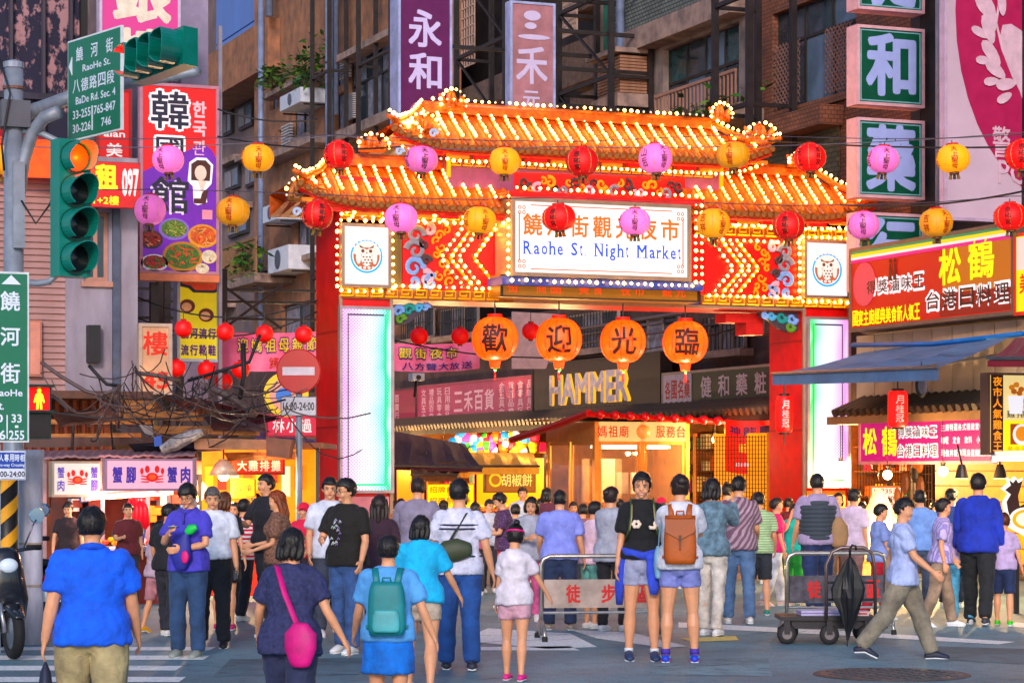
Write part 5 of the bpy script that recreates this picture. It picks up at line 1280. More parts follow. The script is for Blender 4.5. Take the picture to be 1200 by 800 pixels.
for i, (yt, yb_, ch, cy0, cy1, lb) in enumerate(((-110, 14, '健', -90, 8, 'green pharmacy sign box at the very top edge, only its foot in view'), (32, 125, '和', 40, 113, 'green sign box with the character for harmony, uppermost whole one'),
  (140, 233, '藥', 147, 224, 'green sign box with the medicine character behind the pink lantern'), (250, 342, '行', 256, 330, 'lowest green sign box half hidden by the restaurant board'))):
 t, w_, h_ = proj_sign('pharmacy_sign', lb, 34.2, 1003, 1082, yt, yb_, gs, sideP, 11, group='green pharmacy sign boxes')
 mb = MB(); f_ = .07
 for (a, b, c, e) in ((f_, w_-f_, f_, f_+.02), (f_, w_-f_, h_-f_-.02, h_-f_), (f_, f_+.02, f_+.02, h_-f_-.02), (w_-f_-.02, w_-f_, f_+.02, h_-f_-.02)): mb.box((a, -.031, c), (b, -.026, e))
 mb.build('border', pm('88b8c0', .5), t)
 cell(t, ch, 1014, 1072, cy0, cy1, w_, h_, 1003, 1082, yt, yb_, lav, bold=.05)
MB_ = MB(); p = onY(1086, 550, 34.4); mp_ = thing('sign_mast', 'dark steel mast carrying the green pharmacy boxes', 'mast', (p.x, 34.6, 0))
MB().bar((p.x+.05, 34.6, 0), (p.x+.05, 34.6, 17), .3).build('mast_post', pm('241a1c', .5), mp_, w=True)
t, w_, h_ = proj_sign('badge_banner', 'huge pale banner with a crimson wreath badge at the top right corner', 31.5, 1105, 1290, -120, 262, pm('c8b0c0', .6, var=.1, sc_=.7), pm('c0a8c0', .5), 2)
def B2(px, py): return (w_*(px-1105)/185, h_*(1-(py+120)/382))
cxp, cyp = 1250, 20
poly = [B2(cxp+132*cos(a), cyp+220*sin(a)) for a in [2*pi*i/40 for i in range(40)]]
flat(t, 'badge', pm('a83058', .5, var=.08), [poly], -.032)
lv = []
for (x, y, a, l, wd) in ((1147, 10, 70, 13, 6), (1158, 22, 80, 20, 6), (1145, 43, 30, 11, 5), (1155, 38, 75, 18, 7), (1158, 66, 55, 17, 7), (1149, 75, 0, 9, 5), (1163, 85, 40, 14, 7), (1158, 99, -10, 9, 5), (1175, 101, -15, 12, 7), (1173, 117, -35, 10, 5), (1170, 8, 85, 14, 5)):
 ca, sa = cos(RD(a)), sin(RD(a)); pts = []
 for i in range(12):
  q = 2*pi*i/12; u, v = l*cos(q), wd*sin(q)*(1-.2*cos(q)); pts.append(B2(x+u*ca-v*sa, y+u*sa+v*ca))
 lv.append(pts)
pk = pm('d8b8c8', .5)
for i, q in enumerate(lv): flat(t, 'wreath_leaf', pk, [q], -.052-.0015*i)
flat(t, 'wreath_stem', pk, [[B2(x0, y0), B2(x0+2.5, y0), B2(x1+2.5, y1), B2(x1, y1)] for x0, y0, x1, y1 in ((1170, -20, 1163, 30), (1163, 30.2, 1170, 60), (1170, 60.2, 1186, 100))], -.045)
flat(t, 'dove', pk, [[B2(*q) for q in ((1172, 32), (1182, 30), (1196, 38), (1240, 20), (1240, 130), (1200, 132), (1192, 108), (1178, 80), (1168, 50))]], -.037)
cell(t, '警', 1160, 1181, 150, 187, w_, h_, 1105, 1290, -120, 262, pk, y=-.04, bold=.02); cell(t, '察', 1197, 1218, 150, 187, w_, h_, 1105, 1290, -120, 262, pk, y=-.04, bold=.02)
cell(t, 'POLICE', 1167, 1260, 189, 217, w_, h_, 1105, 1290, -120, 262, pk, y=-.04, bold=.02)
# ================================================================ right restaurant
tB, wB, hB = None, 0, 0
yx = 19.6
t, w_, h_ = signbox('restaurant_sign', 'large red restaurant sign with yellow brush characters beside the gate', 'sign', 'X', XF-1.55, 997, 1189, 276, 378, glow('b8182c', .75), .3, pm('6a5a50', .5), .05)
def cellx(tt, ch, p0, p1, r0, r1, w, h, m, x0, x1, ya, yb2, y=-.016, bold=.02, **k):
 return letters(tt, m, [dict(t=ch, x=w*((x0+x1)/2-p0)/(p1-p0), z=h*(1-((ya+yb2)/2-r0)/(r1-r0)), w=w*(x1-x0)/(p1-p0), h=h*(yb2-ya)/(r1-r0), bold=bold, **k)], y)
flat(t, 'gold_field', glow('c87828', .6), [[(w_*.58, h_*.06), (w_*.985, h_*.06), (w_*.985, h_*.93), (w_*.62, h_*.86)]], -.014)
flat(t, 'shadow_field', glow('8c1420', .6), [[(w_*.58, h_*.055), (w_*.985, h_*.055), (w_*.985, h_*.3), (w_*.58, h_*.32)]], -.0165)  # darker red print across the foot of the gold field
for i, (c, a) in enumerate((('2f8a60', .95), ('f8e060', .91), ('f0f0f0', .875), ('e01888', .84))):
 flat(t, 'stripe', glow(c, .7), [[(w_*.01, h_*(a-.02)), (w_*.985, h_*(a-.02)), (w_*.985, h_*(a+.02)), (w_*.01, h_*(a+.02))]], -.018)
yl = glow('fff020', 1.0); wl = glow('f6eef0', .95); bk = pm('2a0c10', .5, var=0)
letters(t, yl, [dict(t='松', x=w_*.64, z=h_*.62, w=w_*.13, h=h_*.42, bold=.04), dict(t='鶴', x=w_*.82, z=h_*.66, w=w_*.15, h=h_*.46, bold=.03)], -.024)
letters(t, wl, [dict(t='台港日料理', row=1, x=w_*.74, z=h_*.25, w=w_*.5, h=h_*.26, bold=.1, fill=.95)], -.023)
letters(t, bk, [dict(t='台港日料理', row=1, x=w_*.74, z=h_*.25, w=w_*.5, h=h_*.2, bold=.02, fill=.78)], -.03)
letters(t, yl, [dict(t='國宴主廚經典美食新人氣王', row=1, x=w_*.24, z=h_*.15, w=w_*.44, h=h_*.19, bold=.03, fill=.95)], -.024)
letters(t, wl, [dict(t='得獎滷味王', row=1, x=w_*.3, z=h_*.5, w=w_*.38, h=h_*.22, bold=.09, fill=.95)], -.022)
letters(t, bk, [dict(t='得獎滷味王', row=1, x=w_*.3, z=h_*.5, w=w_*.38, h=h_*.16, bold=.02, fill=.8)], -.028)
flat(t, 'emblem', glow('d85868', .6), [circ(w_*.1, h_*.55, w_*.075, 20)], -.0185)
flat(t, 'figure', bk, [circ(w_*.285+dx, h_*.78, .035, 10) for dx in (-.05, .09)]+[[(w_*.285+dx-.05, h_*.55), (w_*.285+dx+.05, h_*.55), (w_*.285+dx+.02, h_*.75), (w_*.285+dx-.02, h_*.75)] for dx in (-.05, .09)], -.029)
t, w_, h_ = signbox('menu_sign', 'yellow and white lit sign cut by the right edge beside the red restaurant board', 'sign', 'X', XF-1.6, 1190, 1250, 270, 366, glow('f8e020', .9), .25, pm('d84030', .5), .04)
flat(t, 'food_photo', glow('f0d8d0', .8), [[(w_*.05, h_*.55), (w_*.95, h_*.55), (w_*.95, h_*.95), (w_*.05, h_*.95)]], -.016)
letters(t, glow('d82818', .8), [dict(t='美食', x=w_*.3, z=h_*.38, w=w_*.4, h=h_*.25, bold=.03)], -.017)
us = thing('shop_building', 'beige panelled shop front above the low awning at right', 'shop', (XF-1.2, 34, 0))
pan = mat('panel_wall', lin('a8988c'), .6, var=.15, sc_=1.2)
ya, yb_ = yX(1300, XF-1.25), yX(1000, XF-1.25)
n = 12
for i in range(n):
 y0 = ya+(yb_-ya)*i/n; y1 = ya+(yb_-ya)*(i+1)/n-.02
 MB().box((XF-1.2, y0, onX(1100, 545, XF-1.2).z+.9), (XF-1.1, y1, onX(1100, 384, XF-1.2).z)).build('wall_panel', pan, us, w=True)
MB().box((XF-1.15, ya, 5.0), (XF, yb_, 5.3)).box((XF-1.09, ya, 4.0), (XF-.06, yb_, 5.0)).build('soffit', pm('5a4c48', .7), us, w=True)
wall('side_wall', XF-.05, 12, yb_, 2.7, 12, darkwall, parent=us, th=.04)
evt = thing('arcade_eave', 'short dark tile eave over the magenta shop sign', 'eave', (XF-1.7, 34, 2.8)); tl = None
ze = onX(1100, 470, XF-1.7).z
for i in range(34):
 y = ya+1+i*.22
 if y > yb_-.2: break
 if tl is None: tl = MB().tube([V((XF-1.8, y, ze-.12)), V((XF-1.2, y, ze+.12))], .07, 8).build('roof_tile', pm('3a2c28', .5, var=.2), evt, w=True); y_0 = y
 else: inst(tl, tl.location+V((0, y-y_0, 0)), evt)
MB().box((XF-1.75, ya, ze-.3), (XF-1.2, yb_, ze-.17)).build('fascia', pm('8a6a50', .6), evt, w=True)
t, w_, h_ = signbox('shop_sign', 'long magenta shop sign with yellow and outlined characters under the tile eave', 'sign', 'X', XF-1.7, 1008, 1166, 488, 543, glow('b81470', .8), .12, pm('c08890', .5), .04)
flat(t, 'stripe', glow('2f8a60', .7), [[(w_*.01, h_*.93), (w_*.99, h_*.93), (w_*.99, h_*.97), (w_*.01, h_*.97)]], -.016)
letters(t, yl, [dict(t='松', x=w_*.085, z=h_*.5, w=w_*.11, h=h_*.6, bold=.04), dict(t='鶴', x=w_*.24, z=h_*.5, w=w_*.12, h=h_*.65, bold=.03)], -.018)
letters(t, wl, [dict(t='台港日料理', row=1, x=w_*.455, z=h_*.28, w=w_*.31, h=h_*.3, bold=.1, fill=.98), dict(t='得獎滷味王', row=1, x=w_*.455, z=h_*.68, w=w_*.3, h=h_*.27, bold=.1, fill=.98)], -.018)
letters(t, bk, [dict(t='台港日料理', row=1, x=w_*.455, z=h_*.28, w=w_*.31, h=h_*.24, bold=.01, fill=.8), dict(t='得獎滷味王', row=1, x=w_*.455, z=h_*.68, w=w_*.3, h=h_*.2, bold=.01, fill=.8)], -.024)
for i, s in enumerate(('主廚特選各式精緻套餐小吃', '咖哩 定食 飲料 小籠湯包', '現做丼飯壽司烏龍麵關東煮')): letters(t, wl, [dict(t=s, row=1, x=w_*.81, z=h_*(.76-.27*i), w=w_*.36, h=h_*.15, bold=.03)], -.018)
def awning(label, pts_back, pts_front, drop, m, fold=None, name='awning', cat='awning', thick=.02, under=None, scal=0, grp=None):
 a0, a1 = map(V, pts_back); b0, b1 = map(V, pts_front); t = thing(name, label, cat, (b0+b1)/2, 0, grp)
 n = 12; mb = MB()
 for i in range(n+1):
  u = i/n; p = a0.lerp(a1, u); q = b0.lerp(b1, u)
  for j in range(5):
   v = j/4; x = p.lerp(q, v); x.z -= .10*sin(pi*v)*(.4+.6*abs(sin(u*pi*4))); mb.v.append(x)
  mb.v.append(q-V((0, 0, drop*(1 if not scal else (1 if i % 2 else .6)))))
 for i in range(n):
  for j in range(5): mb.f.append((i*6+j, (i+1)*6+j, (i+1)*6+j+1, i*6+j+1)); mb.mi.append(0)
 o = mb.build('cloth', m, t, smooth=False, w=True)
 MB().tube([b0, b1], .025, 6).build('front_bar', pm('55585e', .4, met=.5), t, w=True)
 for u in (.1, .9): MB().tube([a0.lerp(a1, u)-V((0, 0, .3)), b0.lerp(b1, u)], .02, 6).build('arm', pm('55585e', .4, met=.5), t, w=True)
 return t
awm = mat('awning_cloth', lin('5878a0'), .8, var=.18, sc_=2, bump=.15)
za = onX(1150, 396, XF-1.3).z
xf = XF-4.0
A0 = V((XF-1.25, yX(1200, XF-1.25)-1, za)); A1 = V((XF-1.25, yX(1010, XF-1.25), za-.05))
def yat(px, x): return yX(px, x)
B1 = P(905, 438, 34.0); B0 = P(1100, 432, 28.5); B0.z = P(1085, 430, 28.5).z
awning('wide grey blue cloth awning stretched out from the right shop', (A1, V((XF-1.25, yX(1195, XF-1.25), za+.05))), (B1, B0), .16, awm)
bt = mat('tarp_blue', lin('2a6ab0'), .6, var=.15)
tp = MB(); q0, q1 = P(1000, 404, 34.6), P(1197, 391, 31); tp.tube([q0, q0.lerp(q1, .5)-V((0, 0, .06)), q1], [(.035, .07)]*3, 8); tagset(tp.build('rolled_tarp', bt, smooth=True), 'blue rolled tarpaulin along the top of the grey awning', 'tarpaulin')
q0 = P(1157, 412, 28.6); awning('small dark red parasol edge entering at the right frame side', (P(1190, 396, 30.5), P(1260, 390, 29)), (P(1157, 420, 28.6), P(1250, 420, 27.5)), .1, cloth('7a2030'), name='parasol')
p = P(1080, 451, 30); t = thing('hanging_mirror', 'small oval mirror hanging from the awning corner', 'mirror', p)
MB().lathe([(.075, -.02), (.095, 0), (.075, .02)], 18, (0, 0, 0), 'y').build('mirror_frame', pm('1a1416', .4), t).scale = (1, 1, 1.7)
MB().lathe([(.07, -.03), (.07, -.021)], 18, (0, 0, 0), 'y').build('mirror_glass', pm('b8b0c0', .08, met=.8, var=0), t).scale = (1, 1, 1.7)
MB().tube([(0, 0, .15), (0, 0, .3)], .01, 5).build('hook', steel, t)
def lightbox(name, label, y, p0, p1, yt, yb_, face, fr, depth=.18, rzd=0, cat='sign', group=None, fw=.03):
 o, w, h, rz = plate('Y', y, p0, p1, yt, yb_); t = thing(name, label, cat, o, RD(rzd), group)
 MB().box((0, 0, 0), (w, depth, h)).build('cabinet', fr, t); MB().box((fw, -.012, fw), (w-fw, -.001, h-fw)).build('face_panel', face, t)
 return t, w, h
t, w_, h_ = lightbox('food_sign', 'tilted black edged food sign with fried chicken photo and yellow foot', 25.2, 1158, 1240, 437, 533, glow('f0d8a0', .8), pm('5c4038', .4))
flat(t, 'title_strip', pm('3a1008', .5), [[(.03, .03), (w_*.2, .03), (w_*.2, h_-.03), (.03, h_-.03)]], -.014)
letters(t, glow('ff9a10', 1), [dict(t='夜市人氣雞食王', x=w_*.12, z=h_*.5, w=w_*.13, h=h_*.92, vert=True, bold=.03)], -.022)
flat(t, 'yellow_field', glow('f8e010', .95), [[(w_*.21, h_*.04), (w_*.97, h_*.04), (w_*.97, h_*.42), (w_*.21, h_*.42)]], -.016)
rr_ = random.Random(3)
for i in range(46):
 x, z = w_*rr_.uniform(.28, .92), h_*rr_.uniform(.58, .9); flat(t, 'fried_piece', glow(rr_.choice(('d88a30', 'e8a850', 'b86a20', 'f0c880')), .6), [circ(x, z, .045, 7, .035, a0=rr_.random(), a1=2*pi+rr_.random())], -.018-.0006*i)
for dx in (.36, .66): flat(t, 'paper_cup', glow('ece8f0', .9), [[(w_*(dx-.09), h_*.5), (w_*(dx+.09), h_*.5), (w_*(dx+.11), h_*.72), (w_*(dx-.11), h_*.72)]], -.048)
letters(t, pm('283048', .5), [dict(t='雞排香酥', row=1, x=w_*.5, z=h_*.5, w=w_*.55, h=h_*.09, bold=.02)], -.05)
flat(t, 'bowl_photo', glow('a04818', .7), [[(w_*.3, h_*.13), (w_*.62, h_*.13), (w_*.62, h_*.38), (w_*.3, h_*.38)]], -.02)
flat(t, 'bowl_photo', glow('f0e8e0', .8), [circ(w_*.46, h_*.25, w_*.13, 18)], -.024); flat(t, 'bowl_photo', glow('e0903c', .8), [circ(w_*.46, h_*.26, w_*.09, 16)], -.028)
letters(t, pm('8a5a10', .5), [dict(t='黃金蛋酥排', row=1, x=w_*.5, z=h_*.08, w=w_*.5, h=h_*.06, bold=.02)], -.022)
def tube_light(p0, p1, label, r=.03, e=14, c=(1, .55, .3), hx='ffb070'):
 a, b = V(p0), V(p1); t = thing('tube_light', label, 'lamp', (a+b)/2)
 MB().tube([a, b], r, 8).build('tube', mat('tube_'+hx, (1, .9, .8), .4, em=lin(hx), es=3, var=0), t, smooth=True, w=True)
 for q, s in ((a, -1), (b, 1)): MB().tube([q, q+(b-a).normalized()*s*.06], r*1.3, 8).build('end_cap', pm('d0d0d0', .4), t, w=True)
 MB().bar(a+V((0, .04, .05)), b+V((0, .04, .05)), .05).build('fixture', pm('c8c0b8', .5), t, w=True)
 for u in (.25, .75): lamp(a.lerp(b, u)+V((0, -.1, -.08)), e/2, c, .05)
tube_light(P(1168, 537, 25.4), P(1215, 536, 25.4), 'warm tube light under the food sign at the right edge')
o, w_, h_, rz = plate('Y', 24.6, 1163, 1215, 558, 640)
t = thing('duck_sign', 'white outlined duck shaped sign with crown over an oval at the right edge', 'sign', o, 0)
def Dk(px, py): return (w_*(px-1163)/52, h_*(1-(py-558)/82))
duck = [Dk(*q) for q in ((1180, 566), (1178, 559), (1183, 563), (1187, 558), (1190, 563), (1196, 560), (1193, 570), (1190, 580), (1192, 594), (1206, 588), (1222, 600), (1222, 626), (1200, 628), (1182, 618), (1176, 600), (1174, 588), (1180, 578), (1172, 572))]
flat(t, 'outline', glow('f4f0e8', 1.0), [duck], 0, .05)
cx_ = sum(a for a, b in duck)/len(duck); cz_ = sum(b for a, b in duck)/len(duck)
flat(t, 'body', pm('3a1c14', .5), [[(cx_+(a-cx_)*.84, cz_+(b-cz_)*.87) for a, b in duck]], -.052)
flat(t, 'oval', glow('f4f0e8', 1.0), [circ(*Dk(1198, 608), w_*.36, 24, h_*.17)], -.06); flat(t, 'oval_ring', glow('f0a818', 1.0), [circ(*Dk(1198, 608), w_*.3, 24, h_*.14)], -.068); flat(t, 'oval_core', glow('f8f0d0', 1), [circ(*Dk(1198, 608), w_*.22, 24, h_*.1)], -.076)
MB().bar((w_*.6, .06, h_*.1), (w_*.6, .06, -1.0), .05).build('stand', steel, t)
p = P(1030, 680, 31.5); p.z = .55
t = thing('ice_cream_lamp', 'glowing yellow soft serve ice cream cone figure in front of the price board', 'lamp', p)
prof = []
for i in range(30):
 u = i/29; prof.append(((.34*(1-u)**.7+.02)*(1+.10*abs(sin(u*pi*5))), u*.95))
MB().lathe(prof, 22).build('swirl', mat('ice_glow', (1, .8, .45), .5, em=lin('ffb030'), es=.55, var=0), t, smooth=True)
MB().lathe([(.16, -.55), (.2, -.5), (.3, 0)], 18).build('cone', mat('cone_glow', (1, .6, .2), .5, em=lin('ff8a18'), es=.5, var=0), t, smooth=True)
lamp(p+V((-.3, -.5, .4)), 18, (1, .7, .3))
t, w_, h_ = lightbox('price_board', 'white price board with red prices over the glowing ice cream', 33, 1020, 1058, 569, 596, glow('f8e8d8', .8), pm('b07050', .5), .06)
letters(t, glow('c02020', .6), [dict(t='1個35元', x=w_*.5, z=h_*.78, w=w_*.8, h=h_*.24, bold=.02), dict(t='3個100元', x=w_*.5, z=h_*.48, w=w_*.84, h=h_*.24, bold=.02), dict(t='元口味任選', x=w_*.5, z=h_*.17, w=w_*.8, h=h_*.17, bold=.02)], -.02)
MB().box((w_*.1, .07, -1.45), (w_*.9, .6, -.02)).build('counter', pm('b82a1c', .5), t)
t = thing('slatted_wall', 'yellow lit horizontal slat wall behind the blue jacket man', 'wall', (XF-.3, 33, 0))
y0, y1 = yX(1260, XF-.3), yX(1096, XF-.3)
for i in range(11):
 z = .3+i*.24; MB().box((XF-.3, y0, z), (XF-.25, y1, z+.22)).build('slat', mat('slat_yellow', lin('f0b048'), .5, var=.15, sc_=3), t, w=True)
t = thing('wire_grid', 'wire grid hung with dark bags under the magenta sign', 'display rack', (XF-1.3, 36, 0)); y0, y1 = yX(1092, XF-1.3), yX(1005, XF-1.3)
mb = MB()
for i in range(26): y = y0+(y1-y0)*i/25; mb.bar((XF-1.3, y, .9), (XF-1.3, y, 2.1), .012)
for i in range(10): mb.bar((XF-1.31, y0, .9+i*.13), (XF-1.31, y1, .9+i*.13), .012)
mb.build('grid', pm('4a3020', .5), t, w=True)
rr_ = random.Random(8)
for i in range(14):
 y = y0+(y1-y0)*rr_.random(); z = rr_.uniform(1.3, 1.95); MB().ball((XF-1.38, y, z), (.05, .1, rr_.uniform(.1, .2)), 8, 6).build('hanging_bag', pm(rr_.choice(('3a2418', '5a3018', '201410', '8a5020')), .6), t, w=True)
for px in (909+0, 1127, 1172):
 if px < 1000: continue
 p = P(px, 553, 30.5); t = thing('spotlight', 'small black clamp spotlight, %s, above the slatted counter' % ('left one' if px < 1150 else 'right one'), 'lamp', p, 0, 'clamp spotlights')
 MB().lathe([(.04, .1), (.06, .04), (.09, -.08)], 14).build('housing', pm('2a2018', .4), t); MB().lathe([(.08, -.085), (.08, -.081)], 14).build('lens', mat('spot_lens', (1, .8, .5), .3, em=lin('ffd080'), es=6, var=0), t); MB().tube([V((0, 0, .1)), V((0, .1, .35))], .015, 6).build('arm', steel, t)
 lamp(p+V((0, 0, -.2)), 40, (1, .65, .3))
# ================================================================ shop signs along the row seen through the gate
t, w_, h_ = signbox('shop_sign', 'long dusty pink general store sign with pale characters', 'sign', 'X', XF-.5, 490, 624, 446, 494, pm('b0506c', .5, var=.12, sc_=2), .2, pm('9a5060', .5), .04)
pkl = pm('e8b8c8', .5, var=0)
letters(t, pkl, [dict(t='三禾百貨', row=1, x=w_*.52, z=h_*.52, w=w_*.36, h=h_*.5, bold=.03)], -.016)
for j, s in enumerate(('文具五金', '禮品百貨', '玩具零食', '日用雜品')):
 letters(t, pkl, [dict(t=s, x=w_*(.06+.075*j), z=h_*.5, w=w_*.045, h=h_*.82, vert=True, bold=.02), dict(t=s[::-1], x=w_*(.76+.075*j), z=h_*.5, w=w_*.045, h=h_*.82, vert=True, bold=.02)], -.016)
t, w_, h_ = signbox('shop_sign', 'plain dull red shop sign left of the pink store sign', 'sign', 'X', XF-.55, 440, 488, 456, 498, pm('94384c', .5, var=.12), .2, pm('5a3038', .5), .04)
letters(t, pkl, [dict(t='百貨行', x=w_*.55, z=h_*.5, w=w_*.1, h=h_*.7, vert=True, bold=.02)], -.016)
t, w_, h_ = signbox('shop_sign', 'dark brown shop sign with white slab letters and gold backlight', 'sign', 'X', XF-.6, 625, 775, 420, 486, pm('2c1a1a', .5, var=.2), .25, pm('241616', .5), .03)
letters(t, glow('ffb010', 1.2), [dict(t='HAMMER', x=w_*.475, z=h_*.49, w=w_*.63, h=h_*.56, bold=.06)], -.016)
letters(t, pm('d8ccd8', .5, var=.2, sc_=8), [dict(t='HAMMER', x=w_*.46, z=h_*.5, w=w_*.62, h=h_*.55, bold=.05)], -.03)
t, w_, h_ = signbox('pharmacy_board', 'dark green pharmacy board with white end panel through the gate', 'sign', 'X', XF-.6, 777, 906, 432, 474, pm('303a28', .5, var=.1), .22, pm('b09a90', .5), .04)
flat(t, 'white_panel', pm('d8c8d4', .5), [[(w_*.01, .04), (w_*.285, .04), (w_*.285, h_-.04), (w_*.01, h_-.04)]], -.016)
letters(t, pm('c81830', .5), [dict(t='各國名藥', row=1, x=w_*.15, z=h_*.5, w=w_*.25, h=h_*.55, bold=.03)], -.024)
letters(t, pm('e0ccd0', .5), [dict(t='健和藥粧', row=1, x=w_*.66, z=h_*.52, w=w_*.64, h=h_*.6, bold=.03, fill=.62)], -.018)
def banner(name, label, px0, px1, yt, yb_, D, m, skew=0, waves=3, cat='banner', rzd=None):
 a, b = P(px0, yt, D), P(px1, yt+skew, D+.3); w = (b-a).length; h = (yb_-yt)*D/F
 rz = math.atan2(b.y-a.y, b.x-a.x); o = V((a.x, a.y, a.z-h)); t = thing(name, label, cat, o, rz)
 mb = MB(); n = 24; dz = b.z-a.z
 for i in range(n+1):
  u = i/n; y = .05*sin(u*waves*2*pi); x = w*u
  for j in range(4):
   v = j/3; mb.v.append(V((x, y+.02*sin(v*5+u*9), h*v+dz*u-.05*sin(pi*u)*(1-v*.3))))
 for i in range(n):
  for j in range(3): mb.f.append((i*4+j, (i+1)*4+j, (i+1)*4+j+1, i*4+j+1)); mb.mi.append(0)
 mb.build('cloth', m, t, smooth=True)
 def wrap(mb2, off=.035):
  for q in mb2.v: u = q.x/w; q.y = .05*sin(u*waves*2*pi)+.02*sin(q.z/h*5+u*9)-off+q.y; q.z += dz*u-.05*sin(pi*u)*.8
  return mb2
 return t, w, h, wrap
pinkb = mat('banner_pink', lin('f098b8'), .7, var=.2, sc_=2, c2=lin('e85a88'))
t, w_, h_, wr_ = banner('street_banner', 'pink festival banner with yellow characters between red column and stalls', 244, 378, 388, 432, 41, pinkb)
mb = MB(); row_text(mb, '迎媽祖母親節', w_*.6, h_*.68, w_*.72, h_*.42, 0, bold=.09); wr_(mb, .03).build('lettering', pm('5a2a80', .5), t)
mb = MB(); row_text(mb, '迎媽祖母親節', w_*.6, h_*.68, w_*.72, h_*.36, 0, bold=.02, fill=.78); wr_(mb, .04).build('lettering', pm('f8d818', .5), t)
mb = MB(); row_text(mb, '第27屆', w_*.72, h_*.22, w_*.4, h_*.3, 0, bold=.03); wr_(mb).build('lettering', pm('d84018', .5), t)
t, w_, h_, wr_ = banner('street_banner', 'pink night market banner hanging inside the gate beside the left column', 458, 562, 402, 434, 46, pinkb, skew=-2)
mb = MB(); row_text(mb, '觀街夜市', w_*.42, h_*.66, w_*.7, h_*.46, 0, bold=.09); wr_(mb, .03).build('lettering', pm('5a2a80', .5), t)
mb = MB(); row_text(mb, '觀街夜市', w_*.42, h_*.66, w_*.7, h_*.38, 0, bold=.02, fill=.78); wr_(mb, .04).build('lettering', pm('f8d818', .5), t)
mb = MB(); row_text(mb, '八方聲大放送', w_*.52, h_*.18, w_*.8, h_*.26, 0, bold=.02); wr_(mb).build('lettering', pm('3a2a80', .5), t)
mb = MB(); q = [P(600, 365, 50), P(655, 368, 50), P(650, 398, 50), P(640, 432, 50), P(600, 432, 50)]; tagset(mb.add(q+[v+V((0, .03, 0)) for v in q], [(0, 1, 2, 3, 4), (9, 8, 7, 6, 5)]+[(i, 5+i, 5+(i+1) % 5, (i+1) % 5) for i in range(5)]).build('awning_sheet', pm('a08080', .6, var=.15)), 'pale mauve sheet hanging behind the second big lantern', 'tarpaulin')
pc = cloth('4a2438');
awning('dark purple canopy beside the left gate column', (P(462, 505, 47), P(545, 520, 50)), (P(448, 545, 43), P(565, 548, 45)), .08, pc, name='canopy')
awning('violet canopy behind the no entry sign', (P(300, 505, 44), P(372, 515, 46)), (P(290, 548, 40), P(375, 552, 41)), .06, cloth('5a4480'), name='canopy')
gc_ = awning('green and orange edged stall canopy with golden signboard', (P(545, 530, 52), P(625, 530, 54)), (P(548, 546, 47), P(632, 546, 49)), .16, mat('canopy_gold', lin('d8a868'), .6, var=.1, em=lin('e09040'), es=.1), name='canopy')
awning('olive cloth awning flap over the warm stall', (P(480, 543, 44), P(545, 540, 46)), (P(482, 556, 42), P(536, 556, 44)), .12, cloth('6a4418'), name='canopy')
t, w_, h_ = lightbox('stall_sign', 'golden brown stall sign board below the green edged canopy', 47, 568, 628, 550, 577, glow('b06818', .7), pm('8a4a10', .5), .1)
letters(t, glow('ffe890', .9), [dict(t='胡椒餅', x=w_*.62, z=h_*.55, w=w_*.6, h=h_*.55, bold=.02)], -.02); flat(t, 'badge', glow('f8d060', .9), [circ(w_*.2, h_*.55, h_*.3, 20)], -.018); flat(t, 'badge', glow('b06818', .9), [circ(w_*.2, h_*.55, h_*.2, 20)], -.026)
t, w_, h_ = lightbox('stall_sign', 'bright yellow lit menu board under the purple canopy', 49, 498, 556, 566, 640, glow('ffb838', 2.2), pm('c07820', .5), .1)
for j in range(5): letters(t, glow('c05810', .8), [dict(t='招牌餅香酥', row=1, x=w_*.5, z=h_*(.9-.17*j), w=w_*.85, h=h_*.1, bold=.02)], -.02)
t = thing('toy_display', 'row of colourful toys hung above the stall canopy', 'toys', P(580, 522, 58)); rr_ = random.Random(5)
for i in range(64):
 p = P(528+rr_.random()*100, 509+rr_.random()*20, 58); MB().ball(p, rr_.uniform(.07, .16), 8, 6).build('toy', glow(rr_.choice(('e03050', '30a0e0', 'f0d020', 'f8f0f0', '50c050', 'e060c0', 'f08020')), .7), t, w=True)
for (p0, p1, D, hx, lb) in ((462, 500, 46, 'e08020', 'narrow stall with orange lit front by the left column'), (556, 640, 52, 'f0a030', 'deep stall with yellow lit front left of the booth')):
 a = P(p0, 560, D); b = P(p1, 560, D); wd = (b-a).length
 t = thing('food_stall', lb, 'stall', (a.x, a.y, 0), -TH)
 MB().box((0, .6, .9), (wd, .65, 2.0)).build('back_panel', glow(hx, 1.6), t); MB().box((0, 0, 0), (wd, .6, .85)).build('counter', pm('8a4a20', .6), t)  # back panel emits, standing for the warm glow inside the stall
 for x in (0, wd-.05): MB().box((x, 0, .851), (x+.05, .05, 2.1)).build('post', steel, t)
 rr_ = random.Random(int(p0))
 for i in range(16): MB().ball((wd*rr_.random(), .3+.2*rr_.random(), .92), (.1, .08, .06), 8, 5).build('goods', pm(rr_.choice(('e8b060', 'c04020', 'f0e0b0')), .5), t)
 lamp(t.location+V((wd*.5, .2, 1.9)), 60, (1, .6, .22), .15)
